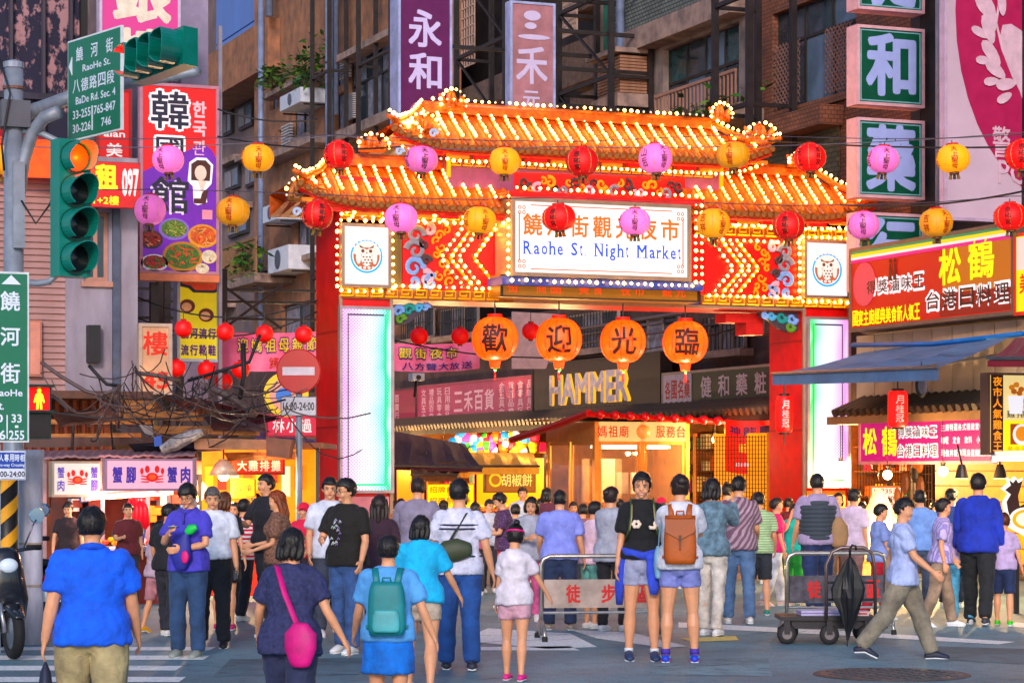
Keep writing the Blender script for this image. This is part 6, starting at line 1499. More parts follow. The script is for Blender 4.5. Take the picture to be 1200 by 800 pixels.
for i, (px, py, D, e) in enumerate(((600, 520, 57, 60), (475, 540, 60, 50), (520, 540, 55, 50), (660, 520, 52, 40), (838, 515, 46, 50), (870, 520, 44, 40), (925, 520, 43, 40), (985, 545, 40, 40), (1040, 556, 36, 30), (1105, 552, 33, 40), (430, 540, 62, 40), (300, 540, 60, 60), (345, 545, 52, 30), (245, 545, 70, 60))):
 p = P(px, py, D);
 if p.x > XF-.1 and p.x < XF+.3: p.x = XF-.2
 t = thing('bare_bulb', 'bare warm bulb hanging in the stalls, %s' % ('deep left behind the no entry sign', 'far left by the inner stalls', 'left of the golden menu board', 'above the toy display', 'over the wire mesh beside the booth', 'behind the red temple banner', 'right of the red temple banner', 'beside the right gate column', 'over the hanging bags', 'over the slatted counter', 'behind the left gate column', 'down the street at far left', 'under the violet canopy', 'farthest at the street end')[[3, 1, 2, 0, 4, 5, 6, 7, 8, 9, 10, 11, 12, 13][i]], 'lamp', p, 0, 'bare bulbs in the stalls')
 MB().ball((0, 0, 0), .07, 10, 8).build('bulb', mat('bare_bulb', (1, .9, .7), .4, em=lin('ffd890'), es=14, var=0), t, smooth=True); MB().lathe([(.03, .06), (.035, .13)], 10).build('socket', pm('2a2420', .5), t); MB().tube([V((0, 0, .13)), V((0, 0, .7))], .008, 5).build('cord', steel, t)
 lamp(p+V((-.05, -.1, -.12)), e*3.2, (1, .62, .26), .12)
# ================================================================ information booth
s0 = P(640, 560, 43.5); s1 = P(808, 560, 44.6)
bx0 = onY(697, 560, 39.6); bx1 = onY(808, 560, 39.6); bl = onX(640, 560, bx0.x)
W = bx1.x-bx0.x; dpt = bl.y-39.6
t = thing('information_booth', 'lit aluminium booth with glass windows, red lettering and red tiled roof edge', 'booth', (bx0.x, 39.6, 0))
alu = mat('booth_metal', lin('e0a060'), .35, met=.45, var=.12, sc_=3)
zt = onY(750, 494, 39.6).z; zw = onY(750, 517, 39.6).z
for (x, y) in ((0, 0), (W-.08, 0), (0, dpt-.08), (W-.08, dpt-.08), (W*.5-.04, 0)): MB().box((x, y, 0), (x+.08, y+.08, zt)).build('post', alu, t)
MB().box((.081, .0, zw), (W-.081, .05, zt-.003)).build('fascia', glow('f0c88c', .8), t); MB().box((0.0, .081, zw), (.05, dpt-.081, zt-.003)).build('side_fascia', alu, t)
MB().box((.081, .01, 0), (W-.081, .06, .8)).build('front_panel', alu, t); MB().box((.01, .081, 0), (.06, dpt-.081, .8)).build('side_panel', alu, t)
MB().box((.06, dpt-.06, 0), (W-.081, dpt-.0, zt)).box((W-.06, .081, 0), (W-.0, dpt-.081, zt)).build('back_panel', pm('9a6434', .6, var=.3), t)
MB().box((.08, .08, zt-.1), (W-.08, dpt-.08, zt-.05)).build('ceiling', pm('d8b080', .6), t)
MB().box((.06, .06, .02), (W-.06, dpt-.06, .05)).build('booth_floor', pm('7a5a40', .6), t)
bg_ = mat('booth_glass', (.8, .75, .65), .06, var=0, tr=.9, alpha=.45)
for (a, b) in ((.09, W*.5-.05), (W*.5+.05, W-.09)):
 f_ = MB().box((a, .015, .8), (b, .045, .86)).box((a, .015, zw-.06), (b, .045, zw-.003)).box((a, .015, .861), (a+.05, .045, zw-.061)).box((b-.05, .015, .861), (b, .045, zw-.061)).build('window', alu, t)
 MB().box((a+.05, .025, .86), (b-.05, .03, zw-.06)).build('pane', bg_, f_, w=False, sub=True)
for k_ in range(2):
 a, b = .09+k_*(dpt-.1)/2, (k_+1)*(dpt-.1)/2
 f_ = MB().box((.015, a, .8), (.045, b, .86)).box((.015, a, zw-.06), (.045, b, zw-.003)).box((.015, a, .861), (.045, a+.05, zw-.061)).box((.015, b-.05, .861), (.045, b, zw-.061)).build('window', alu, t)
 MB().box((.025, a+.05, .86), (.03, b-.05, zw-.06)).build('pane', bg_, f_, sub=True)
letters(t, glow('d8402c', .6), [dict(t='媽祖廟', row=1, x=W*.19, z=(zw+zt)/2, w=W*.34, h=(zt-zw)*.6, bold=.02), dict(t='服務台', row=1, x=W*.8, z=(zw+zt)/2, w=W*.33, h=(zt-zw)*.6, bold=.02)], -.008)
MB().lathe([(.02, -.1), (.12, -.09), (.13, -.01)], 18, (W*.5, 0, (zw+zt)/2), 'y').build('round_lamp', mat('booth_lamp', (1, .4, .1), .4, em=lin('ff5010'), es=.6, var=0), t, smooth=True)
redT = pm('d02028', .4, var=.12)
MB().tube([V((-.25, -.3, zt+.12)), V((W+.75, -.3, zt+.0))], .05, 8).build('roof_edge', redT, t)
MB().tube([V((-.25, -.3, zt+.14)), V((-.3, dpt*.5, zt-.06)), V((-.35, dpt+.9, zt-.3))], .07, 8).build('roof_edge', redT, t)
for i in range(9): MB().ball((-.05+i*(W+.6)/8.5, -.36, zt+.12-.012*i), .085, 10, 8).build('roof_knob', redT, t, smooth=True)
MB().add([V((-.25, -.3, zt+.1)), V((W+.7, -.3, zt+.02)), V((W+.5, dpt+.6, zt+.05)), V((-.3, dpt+.6, zt+.05))], [(0, 1, 2, 3), (3, 2, 1, 0)]).build('roof_sheet', pm('8a2a20', .6), t)
tl_ = MB().tube([V((.1, .3, zw-.1)), V((W-.3, .3, zw-.1))], .03, 8).build('tube_lamp', mat('tube_white', (1, 1, 1), .4, em=lin('f0fff0'), es=2.5, var=0), t)
lamp(t.location+V((W*.5, .38, zw-.22)), 42, (1, .68, .36), .2)
MB().box((.4, .5, .05), (1.3, 1.1, 1.15)).build('cabinet', pm('c88040', .5), t); MB().box((W*.2, .9, 1.0), (W*.42, .95, 1.95)).build('hanging_cloth', pm('e8d4a8', .7, var=.2), t); MB().box((W*.6, .9, 1.3), (W*.72, .95, 1.7)).build('notice', pm('d8d0c0', .7), t)
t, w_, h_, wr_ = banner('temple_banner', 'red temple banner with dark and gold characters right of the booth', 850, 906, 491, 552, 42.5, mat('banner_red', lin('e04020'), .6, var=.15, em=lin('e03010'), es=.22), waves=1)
mb = MB(); row_text(mb, '神龍一', w_*.5, h_*.8, w_*.9, h_*.2, 0, bold=.03); wr_(mb).build('lettering', pm('2a2050', .5), t)
mb = MB(); row_text(mb, '新佳食在', w_*.62, h_*.48, w_*.7, h_*.18, 0, bold=.03); wr_(mb).build('lettering', glow('ffd020', .8), t)
mb = MB(); row_text(mb, '白咖哩・藥燉', w_*.6, h_*.16, w_*.75, h_*.09, 0, bold=.02); wr_(mb).build('lettering', glow('ffe0e0', .7), t)
a, b = P(813, 560, 43), P(902, 560, 41.5); t = thing('mesh_screen', 'wire mesh screen glowing beside the booth under the eave', 'screen', (a.x, a.y, 0), math.atan2(b.y-a.y, b.x-a.x)); wd = (V((b.x, b.y, 0))-V((a.x, a.y, 0))).length
mb = MB()
for i in range(int(wd/.075)+1): mb.bar((i*.075, 0, .6), (i*.075, 0, 2.35), .012)
for i in range(24): mb.bar((0, .005, .6+i*.075), (wd, .005, .6+i*.075), .012)
mb.build('mesh', pm('4a2c10', .5), t)
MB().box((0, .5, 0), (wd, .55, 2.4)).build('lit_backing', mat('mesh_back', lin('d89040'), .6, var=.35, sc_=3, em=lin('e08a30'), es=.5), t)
MB().box((0, -.02, 0), (.05, .04, 2.4)).box((wd-.05, -.02, 0), (wd, .04, 2.4)).build('post', alu, t)
# ================================================================ security camera etc.
p = P(488, 446, 45); t = thing('security_camera', 'small white camera on a stub above the pink store sign', 'camera', p)
MB().box((-.12, -.12, 0), (.12, .12, .14)).build('housing', pm('c8d0e0', .4), t); MB().lathe([(.04, -.16), (.05, -.121)], 12, (0, 0, .06), 'y').build('lens', pm('101014', .2), t); MB().tube([V((0, 0, 0)), V((0, .1, -.3))], .03, 6).build('stub', steel, t)
# ================================================================ left corner
YL = 35.0
cb_ = thing('corner_house', 'low corner house with pinkish siding and a bare concrete end at left', 'building', (5, YL, 0))
sid = mat('siding', lin('a88480'), .55, var=.15, sc_=1.5, st=(1, 1, 3)); conc = mat('bare_concrete', lin('a8a0ac'), .85, var=.25, sc_=1.4, bump=.25, c2=lin('7a6e78'), st=(1.5, 1.5, .4))
xa, xb, xc = gx(-80, YL), gx(76, YL), gx(161, YL)
zt = gz(40, 200, YL); zb = gz(60, 458, YL); n = 34
for i in range(n):
 z = zb+(zt-zb)*i/n; z1 = zb+(zt-zb)*(i+1)/n
 MB().add([V((xa, YL-.03, z)), V((xb, YL-.03, z)), V((xb, YL+.01, z1)), V((xa, YL+.01, z1)), V((xa, YL+.06, z)), V((xb, YL+.06, z)), V((xb, YL+.06, z1)), V((xa, YL+.06, z1))],
   [(0, 1, 2, 3), (0, 4, 5, 1), (1, 5, 6, 2), (3, 2, 6, 7)]).build('siding_board', sid, cb_, w=True)
wx0, wx1 = gx(98, YL), gx(127, YL); wz0, wz1 = gz(112, 330, YL), gz(112, 248, YL)
wall('concrete_end', YL-.02, xb, xc, zb, zt+.25, conc, [(wx0, wx1, wz0, wz1)], th=.3, parent=cb_, ax='Y')
MB().box((gx(131, YL), YL-.1, zb), (gx(139, YL), YL-.023, gz(135, 242, YL))).build('pilaster', pm('50586a', .6, var=.2), cb_, w=True)
MB().box((xc-.3, YL+.29, zb), (xc, YL+9, zt+.25)).build('side_wall', conc, cb_, w=True)
f_ = MB()
fm_ = pm('b88878', .5)
for (a, b, c, d) in ((wx0, wx1, wz0, wz0+.07), (wx0, wx1, wz1-.07, wz1), (wx0, wx0+.06, wz0+.07, wz1-.07), (wx1-.06, wx1, wz0+.07, wz1-.07), ((wx0+wx1)/2-.03, (wx0+wx1)/2+.03, wz0+.07, wz1-.07)): f_.box((a, YL+.05, c), (b, YL+.1, d))
f_ = f_.build('window', fm_, cb_, w=True)
for a, b in ((wx0+.06, (wx0+wx1)/2-.03), ((wx0+wx1)/2+.03, wx1-.06)): MB().box((a, YL+.07, wz0+.07), (b, YL+.08, wz1-.07)).build('pane', glassM, f_, w=True)
MB().box((wx0, YL+.12, wz0), (wx0+.25, YL+.16, wz1)).build('lit_curtain', glow('d83030', .8), f_, w=True)  # emissive strip behind the panes stands for the red glow indoors
MB().box((wx0-.05, YL-.09, wz0-.08), (wx1+.05, YL-.024, wz0-.0)).build('sill', fm_, f_, w=True)
t = thing('meter_boxes', 'dark electric meter boxes on the concrete wall above the cables', 'meter box', (gx(106, YL), YL-.1, gz(106, 425, YL)))
for i, px in enumerate((101, 108)):
 a = onY(px, 425, YL-.03); MB().box((a.x, YL-.2, a.z), (a.x+.09, YL-.023, a.z+.55)).build('meter_box', pm('1c181c', .5), t, w=True)
rust = mat('rust_sheet', lin('7a3a20'), .7, var=.45, sc_=2, st=(4, 4, .6), c2=lin('3a1810'))
MB().box((xa, YL+.35, 0), (xc-.31, YL+.5, zb)).build('lower_wall', rust, cb_, w=True)
for i in range(20):
 x = xa+(xc-xa-.35)*i/20; MB().tube([V((x, YL+.32, 1.2)), V((x, YL+.32, zb-.02))], .05, 6).build('sheet_rib', rust, cb_, w=True)
MB().box((xa, YL-.6, zb-.12), (xc+.1, YL+.29, zb-.01)).build('canopy', pm('5a3c30', .6, var=.3), cb_, w=True)
mb = MB(); q = [P(-40, 158, 35.5), P(60, 163, 34.8), P(112, 200, 34.4), P(112, 210, 34.4), P(-40, 206, 34.5)]
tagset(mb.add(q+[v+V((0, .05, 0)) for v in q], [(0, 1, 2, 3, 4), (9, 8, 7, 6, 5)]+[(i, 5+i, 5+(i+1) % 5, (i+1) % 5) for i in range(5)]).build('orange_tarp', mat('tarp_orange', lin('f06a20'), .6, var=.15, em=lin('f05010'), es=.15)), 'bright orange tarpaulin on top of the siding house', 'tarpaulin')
mb = MB(); q = [P(-40, 150, 37), P(30, 150, 37), P(160, 205, 36), P(160, 214, 36), P(-40, 168, 36.5)]
tagset(mb.add(q+[v+V((0, .05, 0)) for v in q], [(0, 1, 2, 3, 4), (9, 8, 7, 6, 5)]+[(i, 5+i, 5+(i+1) % 5, (i+1) % 5) for i in range(5)]).build('red_roof_sheet', pm('a82828', .5, var=.15)), 'sloping red metal roof sheet behind the orange tarpaulin', 'roof')
MBW = thing('old_building', 'tall old building with dark flaking mosaic wall at the top left', 'building', (gx(40, 45), 45, 0))
oldm = mat('flaking_wall', lin('16121e'), .8, var=.5, sc_=5, bump=.6, c2=lin('14101c'), th=.6, st=(1, 1, .6))
rp_ = [n_ for n_ in oldm.node_tree.nodes if n_.type == 'VALTORGB'][0]; rp_.color_ramp.elements[0].color = (*lin('1a1830'), 1); rp_.color_ramp.elements[1].color = (*lin('a07c80'), 1); rp_.color_ramp.elements[0].position = .53; rp_.color_ramp.elements[1].position = .6
MB().box((gx(-120, 45), 45, 0), (gx(93, 45), 52, gz(40, -60, 45))).build('wall', oldm, MBW, w=True)
MB().box((gx(93.2, 45), 45.1, 0), (gx(104, 45), 52, gz(40, -60, 45))).build('corner_strip', pm('1c181c', .6), MBW, w=True)
MB().box((gx(212, 46), 46, 3), (gx(244, 46), 52, gz(230, 62, 46)+3.4)).build('stair_tower', mat('grey_tower', lin('9a90a8'), .8, var=.25, sc_=1), MBW, w=True)
for i in range(4): MB().box((gx(-120, 45), 44.85, 6.5+i*2.2), (gx(93, 45), 44.99, 6.62+i*2.2)).build('floor_band', pm('2c2838', .7, var=.3), MBW, w=True)
for px in (12, 50, 82): MB().tube([V((gx(px, 45), 44.9, 3)), V((gx(px, 45), 44.9, 14))], .05, 6).build('drain_pipe', pm('3a3440', .6), MBW, w=True)
t, w_, h_ = proj_sign('tall_sign', 'pink sign with pale characters at the top edge above the street sign', 43, 116, 211, -60, 90, glow('e85aa0', .5), pm('c8b8d0', .5), 3, posts=False)
lc = pm('ece0d0', .5)
cell(t, '銀', 131, 200, -45, 27, w_, h_, 116, 211, -60, 90, lc, bold=.05); cell(t, '樓', 135, 196, 34, 84, w_, h_, 116, 211, -60, 90, lc, bold=.05)
MB().bar((.2, .2, -8), (.2, .2, -.02), .12).bar((w_-.2, .2, -8), (w_-.2, .2, -.02), .12).build('mast_post', steel, t)
t, w_, h_ = proj_sign('shop_banner', 'narrow red banner with white lettering behind the traffic signal', 41, 112, 154, 104, 194, glow('e01828', .5), pm('8a1420', .5), 2, posts=False)
cell(t, '美', 124, 143, 168, 184, w_, h_, 112, 154, 104, 194, pm('f8f0f0', .5), bold=.03); cell(t, 'alan', 121, 146, 153, 161, w_, h_, 112, 154, 104, 194, pm('f8f0f0', .5), bold=.03)
MB().bar((w_*.5, .12, -6), (w_*.5, .12, -.02), .1).build('mast_post', steel, t)
t, w_, h_ = lightbox('rent_sign', 'red rent sign with yellow characters and a phone number above the window', 34.4, 107, 164, 190, 244, pm('d81c1c', .5), pm('901010', .5), .06, rzd=-3, fw=.01)
letters(t, pm('fce820', .5, em=lin('fce820'), es=.12), [dict(t='租', x=w_*.3, z=h_*.66, w=w_*.46, h=h_*.55, bold=.07), dict(t='1+2樓', x=w_*.3, z=h_*.16, w=w_*.52, h=h_*.2, bold=.04)], -.016)
letters(t, pm('f8f4f4', .5), [dict(t='097', x=w_*.79, z=h_*.56, w=w_*.34, h=h_*.6, bold=.06)], -.016)
MB().box((w_*.1, .065, -.1), (w_*.16, .5, h_)).build('bracket', steel, t)
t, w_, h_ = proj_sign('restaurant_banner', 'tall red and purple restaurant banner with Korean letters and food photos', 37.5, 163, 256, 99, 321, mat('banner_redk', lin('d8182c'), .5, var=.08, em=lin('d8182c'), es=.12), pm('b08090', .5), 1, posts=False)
def K2(px, py): return (w_*(px-163)/93, h_*(1-(py-99)/222))
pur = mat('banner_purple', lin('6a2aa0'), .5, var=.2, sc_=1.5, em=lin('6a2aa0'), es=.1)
pp = [K2(164, 320)]+[K2(255, 320), K2(255, 185)]+[K2(235+12*cos(a)*1.5-0, 190-22*sin(a)) for a in (.3, .8, 1.3, 1.8, 2.4)]+[K2(200, 185), K2(180, 196), K2(164, 205)]
flat(t, 'purple_field', pur, [pp], -.03)
wt = pm('f4ecf4', .5, em=lin('f4ecf4'), es=.15); dk = pm('1c1830', .5, var=0)
for ch, c, r0, r1 in (('韓', (176, 220), 108, 152), ('國', (182, 214), 162, 190), ('館', (177, 220), 208, 250)):
 cell(t, ch, c[0]-2, c[1]+2, r0-2, r1+2, w_, h_, 163, 256, 99, 321, wt, y=-.036, bold=.12); cell(t, ch, c[0], c[1], r0, r1, w_, h_, 163, 256, 99, 321, dk, y=-.045, bold=.025)
for ch, r0, r1 in (('한', 118, 137), ('국', 141, 159), ('관', 164, 181)): cell(t, ch, 225, 241, r0, r1, w_, h_, 163, 256, 99, 321, pm('f0b8c0', .5, em=lin('f0b8c0'), es=.1), y=-.036, bold=.05)
flat(t, 'figure_outline', wt, [[K2(*q) for q in ((221, 190), (229, 184), (241, 184), (249, 192), (247, 214), (240, 222), (242, 236), (231, 240), (226, 238), (225, 218), (219, 212))]], -.037)
flat(t, 'figure_hair', pm('4a2018', .5), [[K2(*q) for q in ((223, 192), (230, 187), (240, 187), (246, 193), (245, 211), (223, 211))], [K2(*q) for q in ((236, 224), (243, 221), (240, 238), (226, 238), (226, 232), (234, 232))]], -.042)
flat(t, 'figure_face', pm('f8dccc', .5), [[K2(234+7*cos(a), 202+9*sin(a)) for a in [2*pi*i/14 for i in range(14)]], [K2(*q) for q in ((230, 211), (241, 211), (236, 226))]], -.047)
flat(t, 'seal', pm('f0a0b0', .5), [[K2(236, 245), K2(248, 245), K2(248, 256), K2(236, 256)]], -.036)
def dish(cx, cy, rx, ry, rim, base, bits, n, i0):
 flat(t, 'dish', pm(rim, .4), [[K2(cx+rx*cos(2*pi*i/20), cy+ry*sin(2*pi*i/20)) for i in range(20)]], -.036-i0*.004); flat(t, 'dish', pm(base, .5, var=.3, sc_=12), [[K2(cx+rx*.84*cos(2*pi*i/18), cy-.5+ry*.8*sin(2*pi*i/18)) for i in range(18)]], -.038-i0*.004)
 r2 = random.Random(int(cx))
 pl_ = {}
 for i in range(n):
  a, q = r2.random()*6.3, r2.random()**.5*.7; x, y = cx+rx*q*cos(a), cy+ry*q*sin(a); l = r2.uniform(1.5, 4); b = r2.random()*3.1
  pl_.setdefault(r2.choice(bits), []).append([K2(x+l*cos(b)-.6*sin(b), y+l*sin(b)*.7+.6), K2(x+l*cos(b)+.6*sin(b), y+l*sin(b)*.7-.6), K2(x-l*cos(b), y-l*sin(b)*.7-.7), K2(x-l*cos(b), y-l*sin(b)*.7+.7)])
 for j, (c_, ps) in enumerate(pl_.items()): flat(t, 'food', pm(c_, .5), ps, -.041-i0*.004-j*.0006, kind='stuff')
dish(203, 269, 18, 13, '8a70d0', '5c7a38', ('3a6a20', '88a050', 'c8b060'), 40, 0); dish(176, 282, 14, 11, '281820', '8a2a18', ('c04020', 'e0a080', '5a1a10'), 30, 0)
dish(237, 276, 18, 14, 'e0a040', 'd86a20', ('f0a040', 'd83018', 'f0c080'), 40, 1); dish(213, 301, 24, 18, 'b88030', '4a7030', ('e03020', 'e86030', '6a8a30', '3a5a20'), 70, 2); dish(180, 309, 16, 10, 'e8e0f0', '70302a', ('d02020', '409030', 'c04030'), 36, 2)
dish(244, 300, 9, 8, 'f0d8b0', 'f0e0c8', ('e8d0a8',), 6, 3); dish(236, 314, 8, 6, 'f0d8b0', 'f0e0c8', ('e8d0a8',), 6, 3)
MB().box((0, -.06, -.12), (w_, .1, -.005)).build('bottom_bar', pm('d08060', .4), t)
MB().bar((w_+.05, .1, -8), (w_+.05, .1, h_+1), .06).build('mast_post', pm('8a8490', .4, met=.4), t)
MB().bar((.3, .25, -7), (.3, .25, -.13), .13).build('mast_post', steel, t)
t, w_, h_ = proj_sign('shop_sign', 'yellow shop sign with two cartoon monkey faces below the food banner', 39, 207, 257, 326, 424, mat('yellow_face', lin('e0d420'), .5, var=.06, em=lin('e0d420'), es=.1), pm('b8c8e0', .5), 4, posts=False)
def Y2(px, py): return (w_*(px-207)/50, h_*(1-(py-326)/98))
flat(t, 'emblem', pm('203048', .5), [[Y2(*q) for q in ((208, 327), (256, 327), (256, 340), (251, 343), (226, 343), (220, 338), (210, 336))]], -.03)
flat(t, 'emblem', pm('e86020', .5), [[Y2(*q) for q in ((212, 328), (253, 328), (253, 338), (249, 340), (228, 340), (223, 335), (213, 333))]], -.036)
for cx, cy in ((219, 359), (241, 369)):
 flat(t, 'monkey_face', pm('6a2a18', .5), [[Y2(cx+9*cos(2*pi*i/16), cy+8*sin(2*pi*i/16)) for i in range(16)]], -.03); flat(t, 'monkey_face', pm('f0c8a0', .5), [[Y2(cx-1+6*cos(2*pi*i/14), cy+1+5*sin(2*pi*i/14)) for i in range(14)]], -.036)
letters(t, pm('5a2a80', .5), [dict(t='饒河流行', row=1, x=w_*.5, z=h_*.34, w=w_*.85, h=h_*.13, bold=.06), dict(t='流行靴鞋', row=1, x=w_*.5, z=h_*.14, w=w_*.85, h=h_*.13, bold=.06)], -.03)
MB().bar((.1, .2, -5), (.1, .2, -.02), .1).build('mast_post', steel, t)
t, w_, h_ = proj_sign('notice_sign', 'beige board with faded red characters against the concrete wall', 34.6, 162, 201, 379, 462, pm('d8a888', .6, var=.15, sc_=3), pm('c0a898', .5), 1, posts=False)
letters(t, pm('e04838', .6, var=.1), [dict(t='樓', x=w_*.5, z=h_*.72, w=w_*.75, h=h_*.34, bold=.03), dict(t='45', x=w_*.5, z=h_*.2, w=w_*.8, h=h_*.24, bold=.04)], -.03)
MB().bar((w_*.5, .1, -3.4), (w_*.5, .1, -.02), .1).build('post', steel, t)
t, w_, h_ = lightbox('notice_plate', 'small salmon notice plate on the siding beside the green sign', YL-.12, 33, 49, 375, 441, pm('d09080', .6), pm('b07868', .6), .07)
t = thing('meshed_balcony', 'rusty meshed balcony right of the food banner', 'balcony', (XF-1.2, 76, 6)); h = rX(XF-1.2, 260, 300, 285, 323)
mb = MB()
for i in range(40): y = h[0]+(h[1]-h[0])*i/39; mb.bar((XF-1.2, y, h[2]), (XF-1.2, y, h[3]), .05)
mb.bar((XF-1.2, h[0], h[3]), (XF-1.2, h[1], h[3]), .1); mb.bar((XF-1.2, h[0], h[2]), (XF-1.2, h[1], h[2]), .1); mb.build('railing', pm('8a6a50', .6), t, w=True)
MB().box((XF-1.25, h[0], h[2]-.35), (XF-.003, h[1], h[2]-.06)).build('slab', beigeL, t, w=True)
frame('black steel frame tangled with cables below the food banner', 15, 163, 204, 3, 9, 1.3, deep=.6, diag=True) if 0 else None
t = thing('steel_frame', 'black steel sign frame below the food banner', 'steel frame', P(190, 360, 42))
for px in (187, 262): MB().bar(P(px, 315, 42), P(px, 470, 42), .11).build('post', steel, t, w=True)
for py in (338, 352, 372, 392): MB().bar(P(160, py, 42), P(372, py+3, 43), .045).build('crossbar', steel, t, w=True)
MB().bar(P(262, 335, 42), P(330, 385, 42.5), .04).bar(P(262, 385, 42), P(330, 335, 42.5), .041).build('brace', steel, t, w=True)
# ================================================================ traffic signals and signs
greyP = mat('pole_grey', lin('8c94a0'), .5, var=.2, sc_=3, met=.2); sgn = mat('signal_green', lin('0a786c'), .35, var=.08); sgnD = pm('063c30', .4)
DP = 25.0
t = thing('signal_pole', 'thick grey signal pole with curved mast arms at the left edge', 'pole', V((P(16, 550, DP).x, P(16, 550, DP).y, 0)))
base = P(16, HZ, DP); top = P(16, 80, DP); b0 = V((base.x, base.y, 0))
MB().tube([b0, b0+V((0, 0, .3)), top], [.15, .115, .1], 14).build('pole', greyP, t, smooth=True, w=True)
MB().lathe([(.11, 0), (.11, .06), (.02, .09)], 14, top).build('pole_cap', greyP, t, w=True)
a0 = P(20, 136, DP); MB().tube([a0, P(45, 128, DP+.5), P(85, 113, DP+.7), P(140, 100, DP+.6), P(232, 84, DP-.1)], [.085, .08, .075, .06, .05], 12).build('mast_arm', greyP, t, smooth=True, w=True)
MB().tube([P(22, 230, DP), P(27, 190, DP), P(38, 155, DP), P(52, 138, DP-.1), P(69, 131, DP-.2)], .07, 12).build('mast_arm', greyP, t, smooth=True, w=True)
MB().tube([P(16, 330, DP), P(45, 332, DP), P(58, 330, DP-.1), P(66, 322, DP-.1)], .035, 10).build('bracket', greyP, t, smooth=True, w=True)
MB().tube([P(20, 152, DP), P(50, 157, DP), P(72, 168, DP-.1)], .035, 10).build('bracket', greyP, t, smooth=True, w=True)
MB().cbox(P(16, 135, DP), (.3, .3, .28)).build('clamp', pm('50545c', .5), t, w=True); MB().cbox(P(22, 240, DP-.13), (.12, .04, .9)).build('cover_plate', greyP, t, w=True)
for py in (105, 125, 150): MB().lathe([(.118, 0), (.118, .03)], 14, P(16, py, DP)).build('band', pm('6a4a40', .5), t, w=True)
rv = V((C_, -S_, 0)); fv = V((S_, C_, 0)); up = V((0, 0, 1))
def signal(label, c0, step, face, n, lit, hood=.36, r=.165, group=None):
 """c0 centre of first lens; step vector between lenses; face unit vector"""
 t = thing('traffic_signal', label, 'traffic light', c0, 0, group); face = face.normalized(); st = step.normalized(); side = face.cross(st).normalized()
 e0 = c0-st*.19; e1 = c0+step*(n-1)+st*.19
 M0 = []
 for p in (e0, e1):
  for a, b in ((-1, 0), (1, 0), (1, -1), (-1, -1)): M0.append(p+side*a*.18+face*(b*.2))
 MB().add(M0, [(0, 1, 2, 3), (7, 6, 5, 4), (0, 4, 5, 1), (1, 5, 6, 2), (2, 6, 7, 3), (3, 7, 4, 0)]).build('housing', sgn, t, w=True)
 for i in range(n):
  c = c0+step*i
  m = lit.get(i);
  mb = MB(); k = 20; u_ = side; v_ = up if abs(st.z) < .5 else st
  v_ = face.cross(u_).normalized();
  if v_.z < 0: v_ = -v_
  for j in range(k+1):
   a = RD(-55)+RD(290)*j/k
   for q, rr2 in ((0, r), (1, r), (1, r-.01), (0, r-.01)):
    L = hood*(.62+.38*max(0, sin(a))) if q else 0
    mb.v.append(c+u_*cos(a)*rr2+v_*sin(a)*rr2+face*(L+.001))
  for j in range(k):
   for q in range(4): mb.f.append((j*4+q, j*4+(q+1) % 4, (j+1)*4+(q+1) % 4, (j+1)*4+q)); mb.mi.append(0)
  mb.build('visor', sgn, t, smooth=False, w=True)
  lens = MB(); ln = [c+face*.02+u_*cos(2*pi*j/20)*(r-.025)+v_*sin(2*pi*j/20)*(r-.025) for j in range(20)]; lens.add(ln+[c+face*.05], [(j, (j+1) % 20, 20) for j in range(20)])
  lens.build('lens', mat('lens_'+m, lin(m), .4, em=lin(m), es=.9, var=0) if m else pm('100c10', .25, var=0), t, w=True)
  MB().add([c+face*.012+u_*cos(2*pi*j/20)*(r+.012)+v_*sin(2*pi*j/20)*(r+.012) for j in range(20)], [tuple(range(20))]).build('door', sgnD, t, w=True)
  if m: lamp(c+face*.1, 7, lin(m), .06, 'signal_light')
 return t
fh = (rv*-.58+fv*-.82); stp = (fv*.86-rv*.5)*.32
signal('horizontal green traffic signal with its far red light lit, facing left', P(206, 56, 22.6), stp+V((0, 0, 0)), fh, 4, {3: 'ff1408'})
c0 = P(88, 185, 24.6); signal('vertical green traffic signal with amber top light beside the pole', c0, V((0, 0, -.346)), (rv*.62-fv*.78), 4, {0: 'ff5810'}, hood=.3)
MB_t = None
a, b = P(79.5, 167, 25.3), P(142, 151, 24.35); wv_ = (b-a); rz = math.atan2(wv_.y, wv_.x); w_ = V((wv_.x, wv_.y, 0)).length; h_ = 1.07
t = thing('street_name_sign', 'green street name sign with white border hanging from the mast arm', 'street sign', a, rz)
gsm = mat('sign_green', lin('0c6a50'), .4, var=.05)
MB().box((0, 0, 0), (w_, .03, h_)).build('plate', pm('d8dce0', .4), t); MB().box((.02, -.006, .02), (w_-.02, -.001, h_-.02)).build('face', gsm, t)
wz = pm('dce4f0', .4, var=0)
